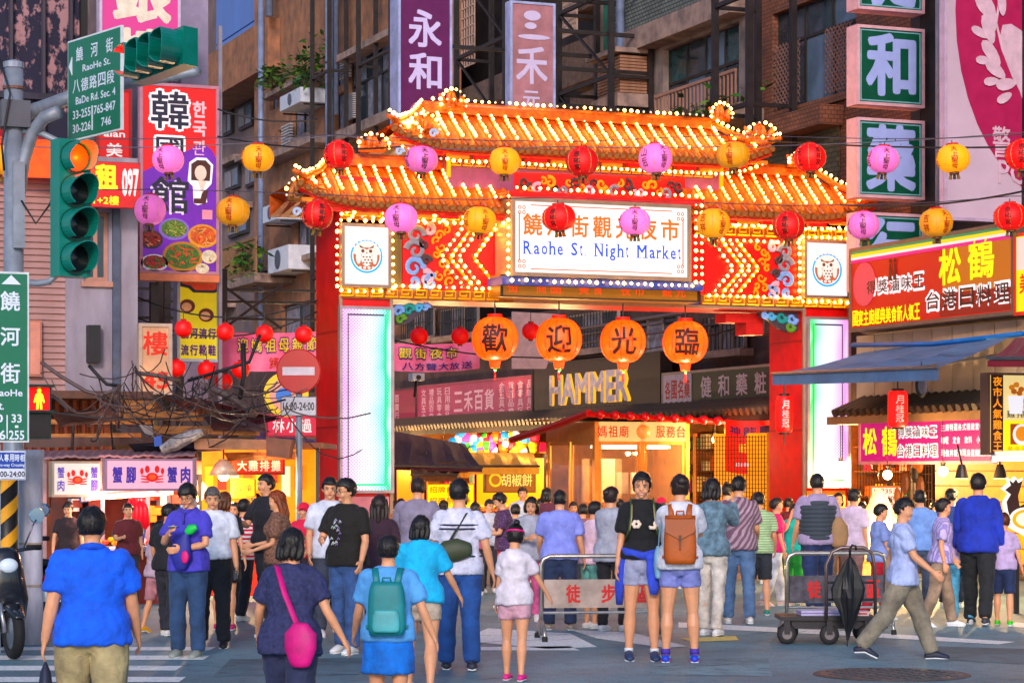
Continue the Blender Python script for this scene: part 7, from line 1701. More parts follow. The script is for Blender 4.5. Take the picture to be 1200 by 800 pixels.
items = [dict(t='饒', x=w_*.24, z=h_*.84, w=w_*.13, h=h_*.14, bold=.02), dict(t='河', x=w_*.52, z=h_*.84, w=w_*.13, h=h_*.14, bold=.02), dict(t='街', x=w_*.8, z=h_*.84, w=w_*.13, h=h_*.14, bold=.02), dict(t='RaoHe St.', x=w_*.56, z=h_*.69, w=w_*.52, h=h_*.07, bold=.02),
  dict(t='八德路四段', row=1, x=w_*.5, z=h_*.53, w=w_*.8, h=h_*.13, bold=.02), dict(t='BaDe Rd. Sec. 4', x=w_*.54, z=h_*.385, w=w_*.74, h=h_*.075, bold=.02),
  dict(t='33-255', x=w_*.28, z=h_*.25, w=w_*.34, h=h_*.085, bold=.02), dict(t='765-847', x=w_*.71, z=h_*.25, w=w_*.4, h=h_*.085, bold=.02), dict(t='30-226', x=w_*.28, z=h_*.115, w=w_*.34, h=h_*.085, bold=.02), dict(t='746', x=w_*.74, z=h_*.115, w=w_*.18, h=h_*.085, bold=.02)]
letters(t, wz, items, -.01)
flat(t, 'arrow', wz, [[(w_*.04, h_*.74), (w_*.1, h_*.83), (w_*.1, h_*.65)], [(w_*.475, h_*.06), (w_*.49, h_*.06), (w_*.49, h_*.3), (w_*.475, h_*.3)]], -.008)
for z in (.5, .8): MB().bar((w_*.5, .031, h_*z), (w_*.5-.1, .3, h_*z), .05).build('bracket', greyP, t)
t, w_, h_ = lightbox('street_name_sign', 'tall green street sign with an up arrow cut by the left edge', 22.9, -38, 34, 318, 518, gsm, pm('d8dce0', .4), .04, fw=.02)
t.rotation_euler.z = 0
def cg(ch, x0, x1, y0, y1, **k): return cell(t, ch, x0, x1, y0, y1, w_, h_, -38, 34, 318, 518, wz, y=-.018, **k)
for ch, y0, y1 in (('饒', 341, 364), ('河', 383, 405), ('街', 425, 449)): cg(ch, 0, 23, y0, y1, bold=.03)
cg('RaoHe', -8, 26, 456, 464, bold=.03); cg('St.', -6, 4, 470, 480, bold=.03); cg('33', 13, 25, 485, 495, bold=.03); cg('-', 17, 21, 498, 501, bold=.03); cg('255', 10, 28, 504, 515, bold=.03); cg('30', -14, 3, 485, 495, bold=.03); cg('226', -18, 6, 504, 515, bold=.03)
flat(t, 'arrow', wz, [[(w_*(1+38)/72, h_*.925), (w_*(24+38)/72, h_*.925), (w_*(12.5+38)/72, h_*.98)], [(w_*(7+38)/72, h_*.02), (w_*(8.5+38)/72, h_*.02), (w_*(8.5+38)/72, h_*.16), (w_*(7+38)/72, h_*.16)]], -.018)
MB().bar((w_*.5, .08, -2.2), (w_*.5, .08, h_), .06).build('post', greyP, t)
o, w_, h_, rz = plate('Y', 24.3, 31, 60, 452, 514); t = thing('pedestrian_signal', 'pedestrian signal with glowing red standing figure above a dark lower lens', 'traffic light', o, 0)
MB().box((0, 0, 0), (w_, .2, h_)).build('housing', pm('1c3a30', .4), t); MB().box((.02, -.012, h_*.5), (w_-.02, -.001, h_-.02)).build('lens', glow('ff2010', 1.6), t); MB().box((.02, -.012, .02), (w_-.02, -.001, h_*.46)).build('lens', pm('301418', .3), t)
yg = mat('ped_yellow', (1, .6, .1), .4, em=lin('ffb020'), es=2.2, var=0)
flat(t, 'figure', yg, [circ(w_*.5, h_*.91, w_*.08, 12), [(w_*.4, h_*.86), (w_*.6, h_*.86), (w_*.64, h_*.72), (w_*.36, h_*.72)], [(w_*.4, h_*.72), (w_*.48, h_*.72), (w_*.46, h_*.56), (w_*.38, h_*.56)], [(w_*.52, h_*.72), (w_*.6, h_*.72), (w_*.62, h_*.56), (w_*.54, h_*.56)], [(w_*.36, h_*.84), (w_*.4, h_*.84), (w_*.33, h_*.68), (w_*.28, h_*.69)], [(w_*.6, h_*.84), (w_*.64, h_*.84), (w_*.72, h_*.69), (w_*.67, h_*.68)]], -.016)
for z in (h_*.5, h_*.98): MB().box((-.01, -.14, z-.005), (w_+.01, -.002, z+.02)).build('visor', pm('1c3a30', .4), t)
MB().bar((-.1, .1, h_*.3), (-.0, .1, h_*.3), .04).build('bracket', greyP, t)
t, w_, h_ = lightbox('notice_plate', 'blue and white crossing time plate under the tall green sign', 22.8, -22, 30, 528, 562, pm('d8dcec', .4), pm('c8ccd8', .4), .03, fw=.012)
flat(t, 'blue_field', pm('1c3c98', .4), [[(.015, h_*.4), (w_-.015, h_*.4), (w_-.015, h_-.015), (.015, h_-.015)]], -.014)
letters(t, wz, [dict(t='行人專用時相', row=1, x=w_*.62, z=h_*.76, w=w_*.72, h=h_*.26, bold=.03), dict(t='Two-way Crossing', x=w_*.64, z=h_*.5, w=w_*.66, h=h_*.14, bold=.02)], -.022)
letters(t, pm('202028', .5), [dict(t='00:00-24:00', x=w_*.6, z=h_*.2, w=w_*.75, h=h_*.2, bold=.03)], -.016)
p = P(9, 550, 23.6); t = thing('striped_post', 'yellow and black striped utility post at the left edge', 'post', (p.x, p.y, 0)); r = .1
prevm = None; stp_ = .155
zz = .25
MB().tube([V((0, 0, 0)), V((0, 0, 1.72))], r, 16).build('post', pm('181410', .5), t, smooth=True)
for i in range(5):
 mb = MB(); n = 14; z0 = .3+i*.3
 for j in range(n+1):
  a = -pi/2-TH-1.75+3.5*j/n; dz = .3*(j/n)
  for q in (0, .14): mb.v.append(V(((r+.004)*cos(a), (r+.004)*sin(a), z0+dz+q-.1)))
 for j in range(n): mb.f.append((2*j, 2*j+2, 2*j+3, 2*j+1)); mb.mi.append(0)
 mb.build('stripe', pm('e8a818', .5), t)
p = P(36, 550, 23.9); t = thing('wrapped_post', 'white sheet wrapped round post beside the striped one', 'post', (p.x, p.y, 0))
MB().lathe([(.13, 0), (.125, .5), (.11, .58), (.12, .7), (.115, 1.3), (.12, 1.86), (.135, 1.87), (.135, 1.95)], 16).build('wrapping', mat('wrap', lin('c8c4d0'), .7, var=.2, sc_=5, bump=.3, st=(1, 1, .3)), t, smooth=True)
for z in (.58, 1.0): MB().lathe([(.123, z), (.123, z+.02)], 14).build('tie', pm('a09080', .6), t)
p = P(350.5, 550, 32); t = thing('no_entry_sign', 'round red no entry sign with a time plate on a grey pole', 'road sign', (p.x, p.y, 0), -TH)
MB().tube([V((0, 0, 0)), V((0, 0, 3.35))], .045, 10).build('pole', greyP, t, smooth=True)
zc = HC+(HZ-435)/F*32; MB().lathe([(.285, -.08), (.3, -.07), (.3, -.05)], 32, (0, 0, zc), 'y').build('disc', pm('b81c24', .4, var=.08), t)
flat(t, 'bar', pm('d8c8d0', .4), [[(-.215, zc-.055), (.215, zc-.055), (.215, zc+.055), (-.215, zc+.055)]], -.082)
zp = HC+(HZ-476)/F*32; MB().box((-.23, -.075, zp-.12), (.23, -.05, zp+.12)).build('time_plate', pm('c8c4cc', .4), t); MB().box((-.24, -.07, zp-.13), (.24, -.0505, zp+.13)).build('plate_edge', pm('484450', .4), t)
letters(t, pm('282430', .5), [dict(t='16:00-24:00', x=0, z=zp, w=.42, h=.11, bold=.03)], -.079)
# ================================================================ stalls at left
DS = 31.5
def slab(name, pts, D, th, m, parent=None, dd=0, **tg):     # board traced at its own distance with thickness
 q = [P(x, y, D+(dd*i if isinstance(dd, (int, float)) else dd[i])) for i, (x, y) in enumerate(pts)]; n = len(q)
 return MB().add(q+[v+fv*th for v in q], [tuple(range(n))[::-1], tuple(range(n, 2*n))]+[(i, (i+1) % n, n+(i+1) % n, n+i) for i in range(n)]).build(name, m, parent, w=parent is not None, **tg)
t = thing('crab_stall', 'crab snack stall with wavy roof edge, food counter and glowing tube light', 'stall', P(150, 700, DS)*1)
t.location.z = 0; TM[t] = Matrix.Translation(t.location)
wood = mat('old_wood', lin('a87048'), .75, var=.35, sc_=4, st=(1, 1, 6), bump=.2); rsheet = mat('roof_sheet', lin('8a6a70'), .6, var=.25, sc_=3)
mb = MB()
for i in range(37):
 x = 48+i*5; mb.v += [P(x, 534+1.2*(i % 2)+sin(i*.7)*1.0-(x-48)*.012, DS-.2), P(x+6, 527+1.2*(i % 2)-(x-48)*.012, DS+1.6), P(x, 536.5+1.2*(i % 2)+sin(i*.7)-(x-48)*.012, DS-.2)]
for i in range(36): mb.f += [(3*i, 3*i+3, 3*i+4, 3*i+1), (3*i+2, 3*i+5, 3*i+3, 3*i)]; mb.mi += [0, 0]
mb.build('corrugated_roof', rsheet, t, w=True)
for px in (52, 228, 120, 173): MB().bar(P(px, 536, DS), V((P(px, 536, DS).x, P(px, 536, DS).y, 0)), .05).build('post', pm('a09098', .4, met=.4), t, w=True)
a, b = P(95, 650, DS-.2), P(212, 650, DS-.2)
def wbox(name, px0, px1, z0, z1, D, dep, m, parent):
 q = [P(px0, HZ, D), P(px1, HZ, D)]; q += [q[1]+fv*dep, q[0]+fv*dep]; v = [V((p.x, p.y, z)) for z in (z0, z1) for p in q]
 return MB().add(v, [(3, 2, 1, 0), (4, 5, 6, 7), (0, 1, 5, 4), (1, 2, 6, 5), (2, 3, 7, 6), (3, 0, 4, 7)]).build(name, m, parent, w=True)
wbox('counter', 96, 212, 0, .68, DS-.4, 1.0, pm('8a2c20', .6, var=.2), t); wbox('counter_top', 92, 216, .683, .72, DS-.45, 1.1, pm('d0c0c8', .35, met=.3), t)
wbox('counter_skirt', 96, 140, .1, .6, DS-.46, .05, pm('3868a8', .5), t)
rr_ = random.Random(12)
for i in range(70):
 p = P(98+rr_.random()*112, HZ, DS-.35+rr_.random()*.7); p.z = .75+rr_.random()*.08; MB().ball(p, (.05, .04, .035), 7, 5, Matrix.Rotation(rr_.random()*3, 3, 'Z')).build('snack', pm(rr_.choice(('e87820', 'f0a040', 'd05018', 'f0e0e8', 'e8c8c0')), .4), t, w=True)
for px in (128, 158, 190): wbox('tray', px, px+24, .722, .745, DS-.4, .5, pm('c8d0e0', .3, met=.5), t)
wbox('back_board', 60, 228, .9, 2.0, DS+1.4, .05, mat('stall_back', lin('5a2418'), .7, var=.4, sc_=2), t)
tube_light(P(106, 583, DS-.35), P(182, 578, DS-.35), 'bright pink white tube light under the crab signs', e=26, c=(1, .5, .4), hx='ffb0a0')
def crab(tt, cx, cz, r):
 rd = glow('e02c18', .7)
 flat(tt, 'crab', rd, [circ(cx, cz-.1*r, r*.55, 18, r*.42)], -.016)
 for s in (-1, 1):
  flat(tt, 'crab', rd, [circ(cx+s*r*.45, cz+r*.62, r*.22, 12, r*.34)], -.016); flat(tt, 'crab', rd, [circ(cx+s*r*.95, cz+r*.45, r*.16, 10, r*.3)], -.017)
  for k_ in range(3): flat(tt, 'crab', rd, [[(cx+s*r*.3, cz-r*(.05+.2*k_)), (cx+s*r*1.0, cz-r*(-.1+.28*k_)), (cx+s*r*1.05, cz-r*(.0+.28*k_)), (cx+s*r*.3, cz-r*(.2+.2*k_))]], -.0155-.0004*k_)
 flat(tt, 'crab_shell', glow('f86838', .8), [circ(cx, cz-.08*r, r*.34, 14, r*.24)], -.022)
for i in range(26):
 px = 64+rr_.random()*160; z = rr_.uniform(1.0, 1.75); p = P(px, HZ, DS+1.2); MB().box((p.x, p.y-.15, z), (p.x+rr_.uniform(.1, .3), p.y+.1, z+rr_.uniform(.08, .25))).build('stall_goods', pm(rr_.choice(('c84820', 'e8c070', '30508a', 'd8d0d0', '7a2818', 'f08830')), .5), t, w=True)
t2, w_, h_ = lightbox('crab_sign', 'long lit pink crab stall sign with four purple characters', P(175, 550, DS-.5).y, 123, 228, 537, 575, glow('f4bcd0', .75), pm('a08090', .5), .15)
pc_ = pm('4830a0', .5, var=0)
letters(t2, pc_, [dict(t='蟹腳', row=1, x=w_*.21, z=h_*.5, w=w_*.3, h=h_*.5, bold=.05, fill=.72), dict(t='蟹肉', row=1, x=w_*.82, z=h_*.5, w=w_*.3, h=h_*.5, bold=.05, fill=.72)], -.018); crab(t2, w_*.52, h_*.46, h_*.34)
letters(t2, glow('e02c18', .7), [dict(t='C', x=w_*.37, z=h_*.75, w=.03, h=.05), dict(t='C', x=w_*.67, z=h_*.75, w=.03, h=.05)], -.018) if 0 else None
t2, w_, h_ = lightbox('crab_sign', 'short white crab stall sign left of the long pink one', P(90, 550, DS-.5).y, 61, 121, 540, 582, glow('e8dcd4', .7), pm('a09080', .5), .15, rzd=6)
letters(t2, pc_, [dict(t='蟹肉', x=w_*.17, z=h_*.5, w=w_*.14, h=h_*.72, vert=True, bold=.03), dict(t='蟹腳', x=w_*.84, z=h_*.5, w=w_*.14, h=h_*.72, vert=True, bold=.03)], -.018); crab(t2, w_*.5, h_*.5, h_*.27)
t2 = thing('plastic_bags', 'bunch of bright red plastic bags hanging on the stall post', 'bags', P(160, 603, DS-.5))
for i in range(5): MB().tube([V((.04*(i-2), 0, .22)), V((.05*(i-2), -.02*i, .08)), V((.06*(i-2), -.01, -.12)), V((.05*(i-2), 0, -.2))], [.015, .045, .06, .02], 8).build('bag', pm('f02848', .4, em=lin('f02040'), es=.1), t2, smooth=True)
t2 = thing('menu_board', 'leaning blue menu board with yellow characters on the stall', 'sign', P(146, 650, DS-.55), -TH); mb = MB()
MB().add([V((0, 0, 0)), V((.22, 0, 0)), V((.3, .1, .55)), V((.08, .1, .55)), V((0, .03, 0)), V((.22, .03, 0)), V((.3, .13, .55)), V((.08, .13, .55))], [(0, 1, 2, 3), (7, 6, 5, 4), (0, 4, 5, 1), (1, 5, 6, 2), (2, 6, 7, 3), (3, 7, 4, 0)]).build('board', pm('2858a8', .5), t2)
letters(t2, pm('f0d820', .5), [dict(t='蟹肉', x=.2, z=.36, w=.09, h=.2, vert=True, bold=.03), dict(t='100', x=.11, z=.1, w=.14, h=.08, bold=.03)], .05)
for i, (pts, D, m, lb) in enumerate((([(137, 479), (232, 483), (232, 493), (137, 490)], 33, wood, 'orange brown plank lying highest on the stall roofs'), ([(178, 499), (300, 499), (300, 510), (180, 508)], 32.6, wood, 'long pale plank over the crab stall'), ([(137, 468), (182, 470), (182, 480), (140, 478)], 33.4, wood, 'short plank end sticking out under the beige board'),
  ([(227, 513), (318, 515), (318, 527), (228, 526)], 32, pm('b08468', .7, var=.2), 'flat brown board right of the wrapped rolls'), ([(163, 497), (178, 499), (180, 511), (170, 508)], 32.5, pm('9a8c88', .7), 'short grey board end at the left of the long plank'), ([(312, 512), (342, 515), (338, 537), (312, 534)], 31.5, pm('8a5a48', .7, var=.2), 'brown box end below the cables near the sign pole'))):
 slab('roof_plank', pts, D, .5, m, label=lb, cat='plank')
slab('roof_sheet', [(182, 461), (240, 468), (300, 484), (330, 490), (300, 498), (250, 492), (215, 478)], 33.2, .05, pm('7a4858', .6, var=.3), dd=.25, label='sagging purplish metal roof sheet under the tangle of cables', cat='roof sheet')
slab('roof_sheet', [(30, 515), (60, 512), (228, 512), (230, 520), (60, 524), (30, 524)], 33.5, .04, pm('4a2c28', .6, var=.3), label='dark rusty roof strip behind the crab signs', cat='roof sheet')
t2 = thing('wrapped_roll', 'crumpled silver wrapped roll lying on the stall roof', 'roll', P(212, 518, 31.9)); MB().tube([P(189, 527, 31.9), P(205, 520, 31.9), P(222, 511, 31.9), P(238, 506, 31.9)], [.06, .1, .09, .05], 9).build('roll', mat('foil', lin('d8c8c0'), .3, met=.4, var=.35, sc_=9, bump=.6), t2, w=True)
for i, (a, b, lb) in enumerate(((P(60, 494, 34.4), P(180, 494, 34.4), 'upper wooden rail on the rusty wall'), (P(58, 511, 34.4), P(165, 510, 34.4), 'lower wooden rail on the rusty wall'))): tagset(MB().bar(a, b, .07).build('rail', wood), lb, 'rail')
for i, (pts, c_, lb) in enumerate((([(60, 484), (122, 478), (150, 492), (70, 500)], '6a4a40', 'brown curled metal sheet on the roof edge left of the planks'), ([(236, 486), (290, 492), (318, 506), (250, 504)], '504450', 'dark sheet slipping below the fat grey conduit'), ([(150, 520), (232, 516), (262, 528), (160, 532)], '3a3a48', 'dirty dark tarpaulin folded over the crab stall roof'), ([(262, 530), (345, 528), (352, 538), (268, 540)], '8a4a28', 'orange brown eave strip above the snack stall sign'))):
 slab('roof_sheet', pts, 32.3-.1*i, .04, pm(c_, .7, var=.35, sc_=5, bump=.4), dd=.12, label=lb, cat='roof sheet')
slab('blue_patch', [(180, 512), (189, 510), (190, 522), (181, 523)], 32, .03, pm('3a60c0', .5), label='small blue plastic patch beside the silver roll', cat='plastic sheet')
rr_ = random.Random(21)
anch = [(160, 432), (188, 440), (232, 446), (275, 455), (300, 470), (240, 472), (118, 462), (138, 455), (205, 462), (330, 480)]
cw = [pm('18141a', .6), pm('3a2a28', .6), pm('5c4c4a', .6), pm('201a1c', .6)]
tmb = MB()
for i in range(80):
 tmb.m = i % 3; a = rr_.choice(anch); b = (a[0]+rr_.uniform(-90, 110), a[1]+rr_.uniform(-25, 55)); D = rr_.uniform(31, 33.5)
 pa, pb = P(a[0]+rr_.uniform(-8, 8), a[1]+rr_.uniform(-6, 6), D), P(b[0], b[1], D+rr_.uniform(-.8, .8)); q = []
 c1 = rr_.uniform(.05, .45)
 for k_ in range(11): u = k_/10; q.append(pa.lerp(pb, u)-V((0, 0, c1*4*u*(1-u)))+V((rr_.uniform(-.012, .012), 0, rr_.uniform(-.01, .01))))
 tmb.tube(q, rr_.uniform(.005, .012), 6)
tmb.build('cable_tangle', cw[:3], smooth=True, kind='stuff')
for i, (pts, r, m, lb) in enumerate((([(48, 424), (70, 440), (100, 458), (118, 463), (135, 457), (140, 451)], .045, 2, 'thick pale conduit sweeping under the meter boxes'), ([(160, 437), (185, 440), (212, 447)], .05, 2, 'grey pipe stub poking out right of the concrete wall'), ([(240, 452), (265, 462), (285, 475), (300, 488)], .09, 2, 'fat grey conduit sloping through the cable tangle'),
  ([(118, 465), (117, 490), (114, 510), (118, 532)], .025, 2, 'pale cable dropping to the crab stall roof'), ([(60, 462), (78, 478), (86, 500), (84, 535)], .035, 1, 'bent brown pipe running down the rusty wall'), ([(128, 470), (130, 500), (133, 532)], .02, 0, 'thin dark cable dropping behind the crab signs'),
  ([(104, 428), (113, 438), (125, 450), (140, 452)], .04, 0, 'black cable bundle under the meter boxes'), ([(25, 235), (42, 262), (58, 240), (63, 228)], .02, 0, 'black cable looped between pole and vertical signal'), ([(220, 446), (260, 434), (292, 424), (300, 404), (305, 392)], .04, 0, 'black cable climbing to the small lanterns'),
  ([(285, 402), (286, 440), (280, 475)], .06, 0, 'thick black cable bundle hanging before the pink banner'), ([(0, 70), (12, 110), (2, 170), (5, 200)], .02, 0, 'cable dangling beside the signal pole'))):
 D = 33 if i not in (7, 10) else 24.8; mb = MB().tube([P(x, y, D) for x, y in pts], r*.6, 8); tagset(mb.build('conduit' if m == 2 else 'cable', cw[m], smooth=True), lb, 'cable')
for i, (a, b, D0, D1, sg, lb) in enumerate((((160, 348), (372, 352), 38, 38, .3, 'sagging cable below the food banner'), ((160, 372), (372, 365), 38, 38, .35, 'lower sagging cable through the small lanterns'), ((255, 128), (372, 140), 37, 37, .1, 'thin cable right of the food banner'), ((255, 160), (470, 172), 37, 35, .1, 'lower thin cable right of the food banner'), ((458, 398), (900, 372), 41, 43, .5, 'cable behind the big orange lanterns'), ((985, 240), (1210, 222), 36, 30, .1, 'bare cable in front of the badge banner'), ((900, 165), (1210, 172), 38, 32, .05, 'thin wire before the pharmacy boxes'), ((0, 470), (335, 468), 31, 31.5, .25, 'long cable crossing the stall roofs'))):
 cable([P(*a, D0), P(*b, D1)], .014, lb, sag=sg)
t2, w_, h_ = lightbox('stall_sign', 'orange snack stall sign left of the sign pole', P(300, 550, 33).y, 272, 334, 535, 556, glow('e04818', .8), pm('a03818', .5), .1)
letters(t2, glow('ffe0c0', .9), [dict(t='大雞排攤', row=1, x=w_*.5, z=h_*.5, w=w_*.85, h=h_*.6, bold=.03)], -.018)
t2, w_, h_ = lightbox('stall_sign', 'small yellow lit menu box under the orange stall sign', P(290, 550, 32.6).y, 272, 300, 560, 583, glow('ffe060', 1.3), pm('b06018', .5), .08); letters(t2, glow('c04818', .7), [dict(t='菜單', row=1, x=w_*.5, z=h_*.5, w=w_*.7, h=h_*.4, bold=.03)], -.018)
wb = thing('snack_stall', 'orange lit snack stall behind the people left of the sign pole', 'stall', (P(232, 550, 33.2).x, P(232, 550, 33.2).y, 0));
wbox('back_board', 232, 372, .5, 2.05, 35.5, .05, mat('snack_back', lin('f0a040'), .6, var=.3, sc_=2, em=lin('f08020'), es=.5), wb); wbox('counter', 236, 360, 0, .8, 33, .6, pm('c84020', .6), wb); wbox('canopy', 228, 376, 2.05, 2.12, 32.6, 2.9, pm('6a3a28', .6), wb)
for px in (232, 370): wbox('post', px, px+4, .85 if 0 else 0, 2.05, 32.7, .05, steel, wb)
for i in range(8): wbox('menu_card', 240+i*15, 250+i*15, 1.35+.1*(i % 3), 1.8, 35.4, .03, glow(('ffd860', 'f04828', 'fff0d0', 'e87020')[i % 4], .9), wb)
def shade_lamp(px, py, D, label, e=30):
 p = P(px, py, D); t = thing('shade_lamp', label, 'lamp', p); MB().lathe([(.2, -.1), (.12, .05), (.05, .12)], 18).build('lamp_shade', pm('d8c8b8', .4, met=.3), t, smooth=True); MB().ball((0, 0, -.1), .08, 12, 8).build('bulb', mat('hot_bulb', (1, .9, .7), .4, em=lin('ffc870'), es=14, var=0), t, smooth=True); MB().tube([V((0, 0, .12)), V((0, 0, .5))], .012, 5).build('cord', steel, t); lamp(p+V((0, -.05, -.25)), e, (1, .65, .3), .1)
shade_lamp(262, 548, 32.3, 'blazing metal shade lamp between the crab sign and orange stall', 90); shade_lamp(232, 572, 33, 'second bare stall lamp just right of the crab sign', 60)
MB_ = None
t2 = thing('round_sign', 'round cartoon sign partly hidden behind the no entry disc', 'sign', P(335, 462, 36), -TH)
MB().lathe([(.34, 0), (.34, .05)], 26, (0, 0, 0), 'y').build('disc', glow('f0c830', .7), t2); MB().lathe([(.25, -.02), (.25, -.001)], 24, (0, 0, 0), 'y').build('disc', glow('e0a090', .7), t2); MB().lathe([(.12, -.04), (.12, -.021)], 20, (-.03, 0, -.02), 'y').build('disc', glow('4878c8', .7), t2)
t2, w_, h_ = lightbox('stall_sign', 'pink red sign with white characters beside the no entry pole', P(335, 550, 40).y, 312, 372, 485, 512, glow('d84860', .6), pm('903040', .5), .1); letters(t2, glow('f8e8e8', .8), [dict(t='林小過', row=1, x=w_*.5, z=h_*.5, w=w_*.8, h=h_*.6, bold=.03)], -.018)
# ================================================================ barriers, cart, umbrella
stl = mat('brushed_steel', lin('c0b8b0'), .25, met=.85, var=.15, sc_=5)
def barrier(px0, px1, s, label, txt, pan_m):
 D = F/s; a, b = P(px0, HZ, D), P(px1, HZ, D+.15); a.z = b.z = 0; w = (b-a).length; rz = math.atan2(b.y-a.y, b.x-a.x)
 t = thing('crowd_barrier', label, 'barrier', a, rz, 'steel crowd barriers'); H_ = .86; r = .024; c = .09
 MB().tube([V((0, 0, .05)), V((0, 0, H_-c)), V((.025, 0, H_-.03)), V((c, 0, H_)), V((w-c, 0, H_)), V((w-.025, 0, H_-.03)), V((w, 0, H_-c)), V((w, 0, .05))], r, 10).build('tube_frame', stl, t, smooth=True)
 MB().box((.03, -.02, .33), (w-.03, .02, .62)).build('panel', pan_m, t)
 MB().tube([V((.02, 0, .28)), V((w-.02, 0, .28))], .014, 8).build('rail', stl, t)
 n = len(txt); letters(t, pm('c01c20', .5, var=.1), [dict(t=ch, x=w*(.27+.3*i), z=.475, w=.15, h=.19, bold=.05) for i, ch in enumerate(txt)], -.024)
 for x in (0, w): MB().tube([V((x, -.3, .012)), V((x, -.25, .12)), V((x, -.1, .19)), V((x, 0, .2)), V((x, .1, .19)), V((x, .25, .12)), V((x, .3, .012))], .022, 8).build('foot', stl, t, smooth=True)
 for x in (0, w):
  for y in (-.3, .3): MB().tube([V((x, y, .0)), V((x, y*.95, .05))], .03, 8).build('rubber_tip', pm('181818', .7), t)
 return t
barrier(634, 772, 114, 'steel crowd barrier with red characters in front of the smiling woman', '徒步區', pm('a89890', .45, met=.3, var=.2))
barrier(922, 1038, 110, 'steel crowd barrier with scratched dark panel behind the platform cart', '徒步區', pm('54505a', .45, met=.3, var=.35, sc_=9))
D = F/117; a, b = P(917, HZ, D), P(1026, HZ, D); w = (b-a).length
t = thing('platform_cart', 'dark platform cart with tubular handle and rubber wheels', 'cart', V((a.x, a.y, 0)), -TH)
dkm = pm('26242a', .4, met=.4)
MB().box((-.02, 0, .24), (w+.02, .55, .28)).build('deck', dkm, t); MB().box((.1, .05, .155), (w-.1, .08, .24)).box((.1, .47, .155), (w-.1, .5, .24)).build('chassis', dkm, t)
for x, y in ((.05, .05), (w*.5, -.02), (w-.08, .02), (.12, .5), (w-.06, .5)):
 MB().lathe([(.05, -.02), (.092, -.024), (.1, 0), (.092, .024), (.05, .02)], 20, (x, y, .1), 'y').build('wheel', pm('201e20', .7), t, smooth=True)
 MB().lathe([(.05, -.028), (.05, .028)], 14, (x, y, .1), 'y').build('hub', pm('6a6468', .4, met=.5), t); MB().box((x-.03, y-.035, .1), (x+.03, y+.035, .238)).build('fork', dkm, t)
hx_ = w*.47
MB().tube([V((hx_, 0, .25)), V((hx_, -.01, .8)), V((hx_+.06, -.01, .93)), V((hx_+.15, -.01, .97)), V((w-.12, -.01, .97)), V((w-.04, -.01, .92)), V((w-.01, 0, .8)), V((w, 0, .25))], .018, 8).build('handle', pm('7a6c68', .35, met=.7), t, smooth=True)
for z in (.45, .62): MB().tube([V((hx_, 0, z)), V((w, 0, z))], .012, 6).build('handle_rail', dkm, t)
t2 = thing('flat_box', 'flat white and blue box lying on the cart deck', 'box', V((a.x, a.y, .283))+rv*.2+fv*.1, -TH+.05)
MB().box((0, 0, 0), (.42, .3, .05)).build('box_body', pm('b8b8d8', .5), t2); MB().box((-.003, -.003, .02), (.423, .303, .03)).build('tape', pm('8a6ab0', .5), t2)
t2 = thing('paper_bag', 'small red and white paper packet on the cart deck', 'packet', V((a.x, a.y, .283))+rv*.66+fv*.1, -TH-.1); MB().box((0, 0, 0), (.22, .22, .04)).build('packet', pm('e0d4d8', .5), t2); MB().box((.02, -.003, .012), (.2, .0, .03)).build('print', pm('d03040', .5), t2)
p = P(996, 655, D-.25); p.z = HC+(HZ-650)/F*(D-.25)
t2 = thing('umbrella', 'loosely folded black umbrella hanging from the cart handle', 'umbrella', p)
mb = MB(); n = 32
prof = [(.015, -.02), (.05, -.08), (.1, -.2), (.135, -.33), (.13, -.42), (.085, -.56), (.05, -.68), (.025, -.76), (.012, -.84)]
for r, z in prof:
 for j in range(n):
  a_ = 2*pi*j/n; q = r*(1+.22*cos(a_*5+z*7)+.12*cos(a_*8-z*3)); mb.v.append(V((q*cos(a_)*1.1+.03*z, q*sin(a_)*.7, z)))
for i in range(len(prof)-1):
 for j in range(n): mb.f.append((i*n+j, i*n+(j+1) % n, (i+1)*n+(j+1) % n, (i+1)*n+j)); mb.mi.append(0)
mb.f += [tuple(range(n))[::-1], tuple((len(prof)-1)*n+j for j in range(n))]; mb.mi += [0, 0]
mb.build('canopy', pm('101014', .55, var=.2), t2); MB().tube([V((0, 0, .08)), V((-.02, 0, -.5)), V((-.03, 0, -.95))], .008, 6).build('shaft', pm('303034', .4), t2); MB().tube([V((0, 0, -.04)), V((0, 0, .06)), V((.02, -.01, .1)), V((.05, -.02, .09)), V((.06, -.02, .05))], .013, 8).build('handle', pm('181418', .4), t2, smooth=True)
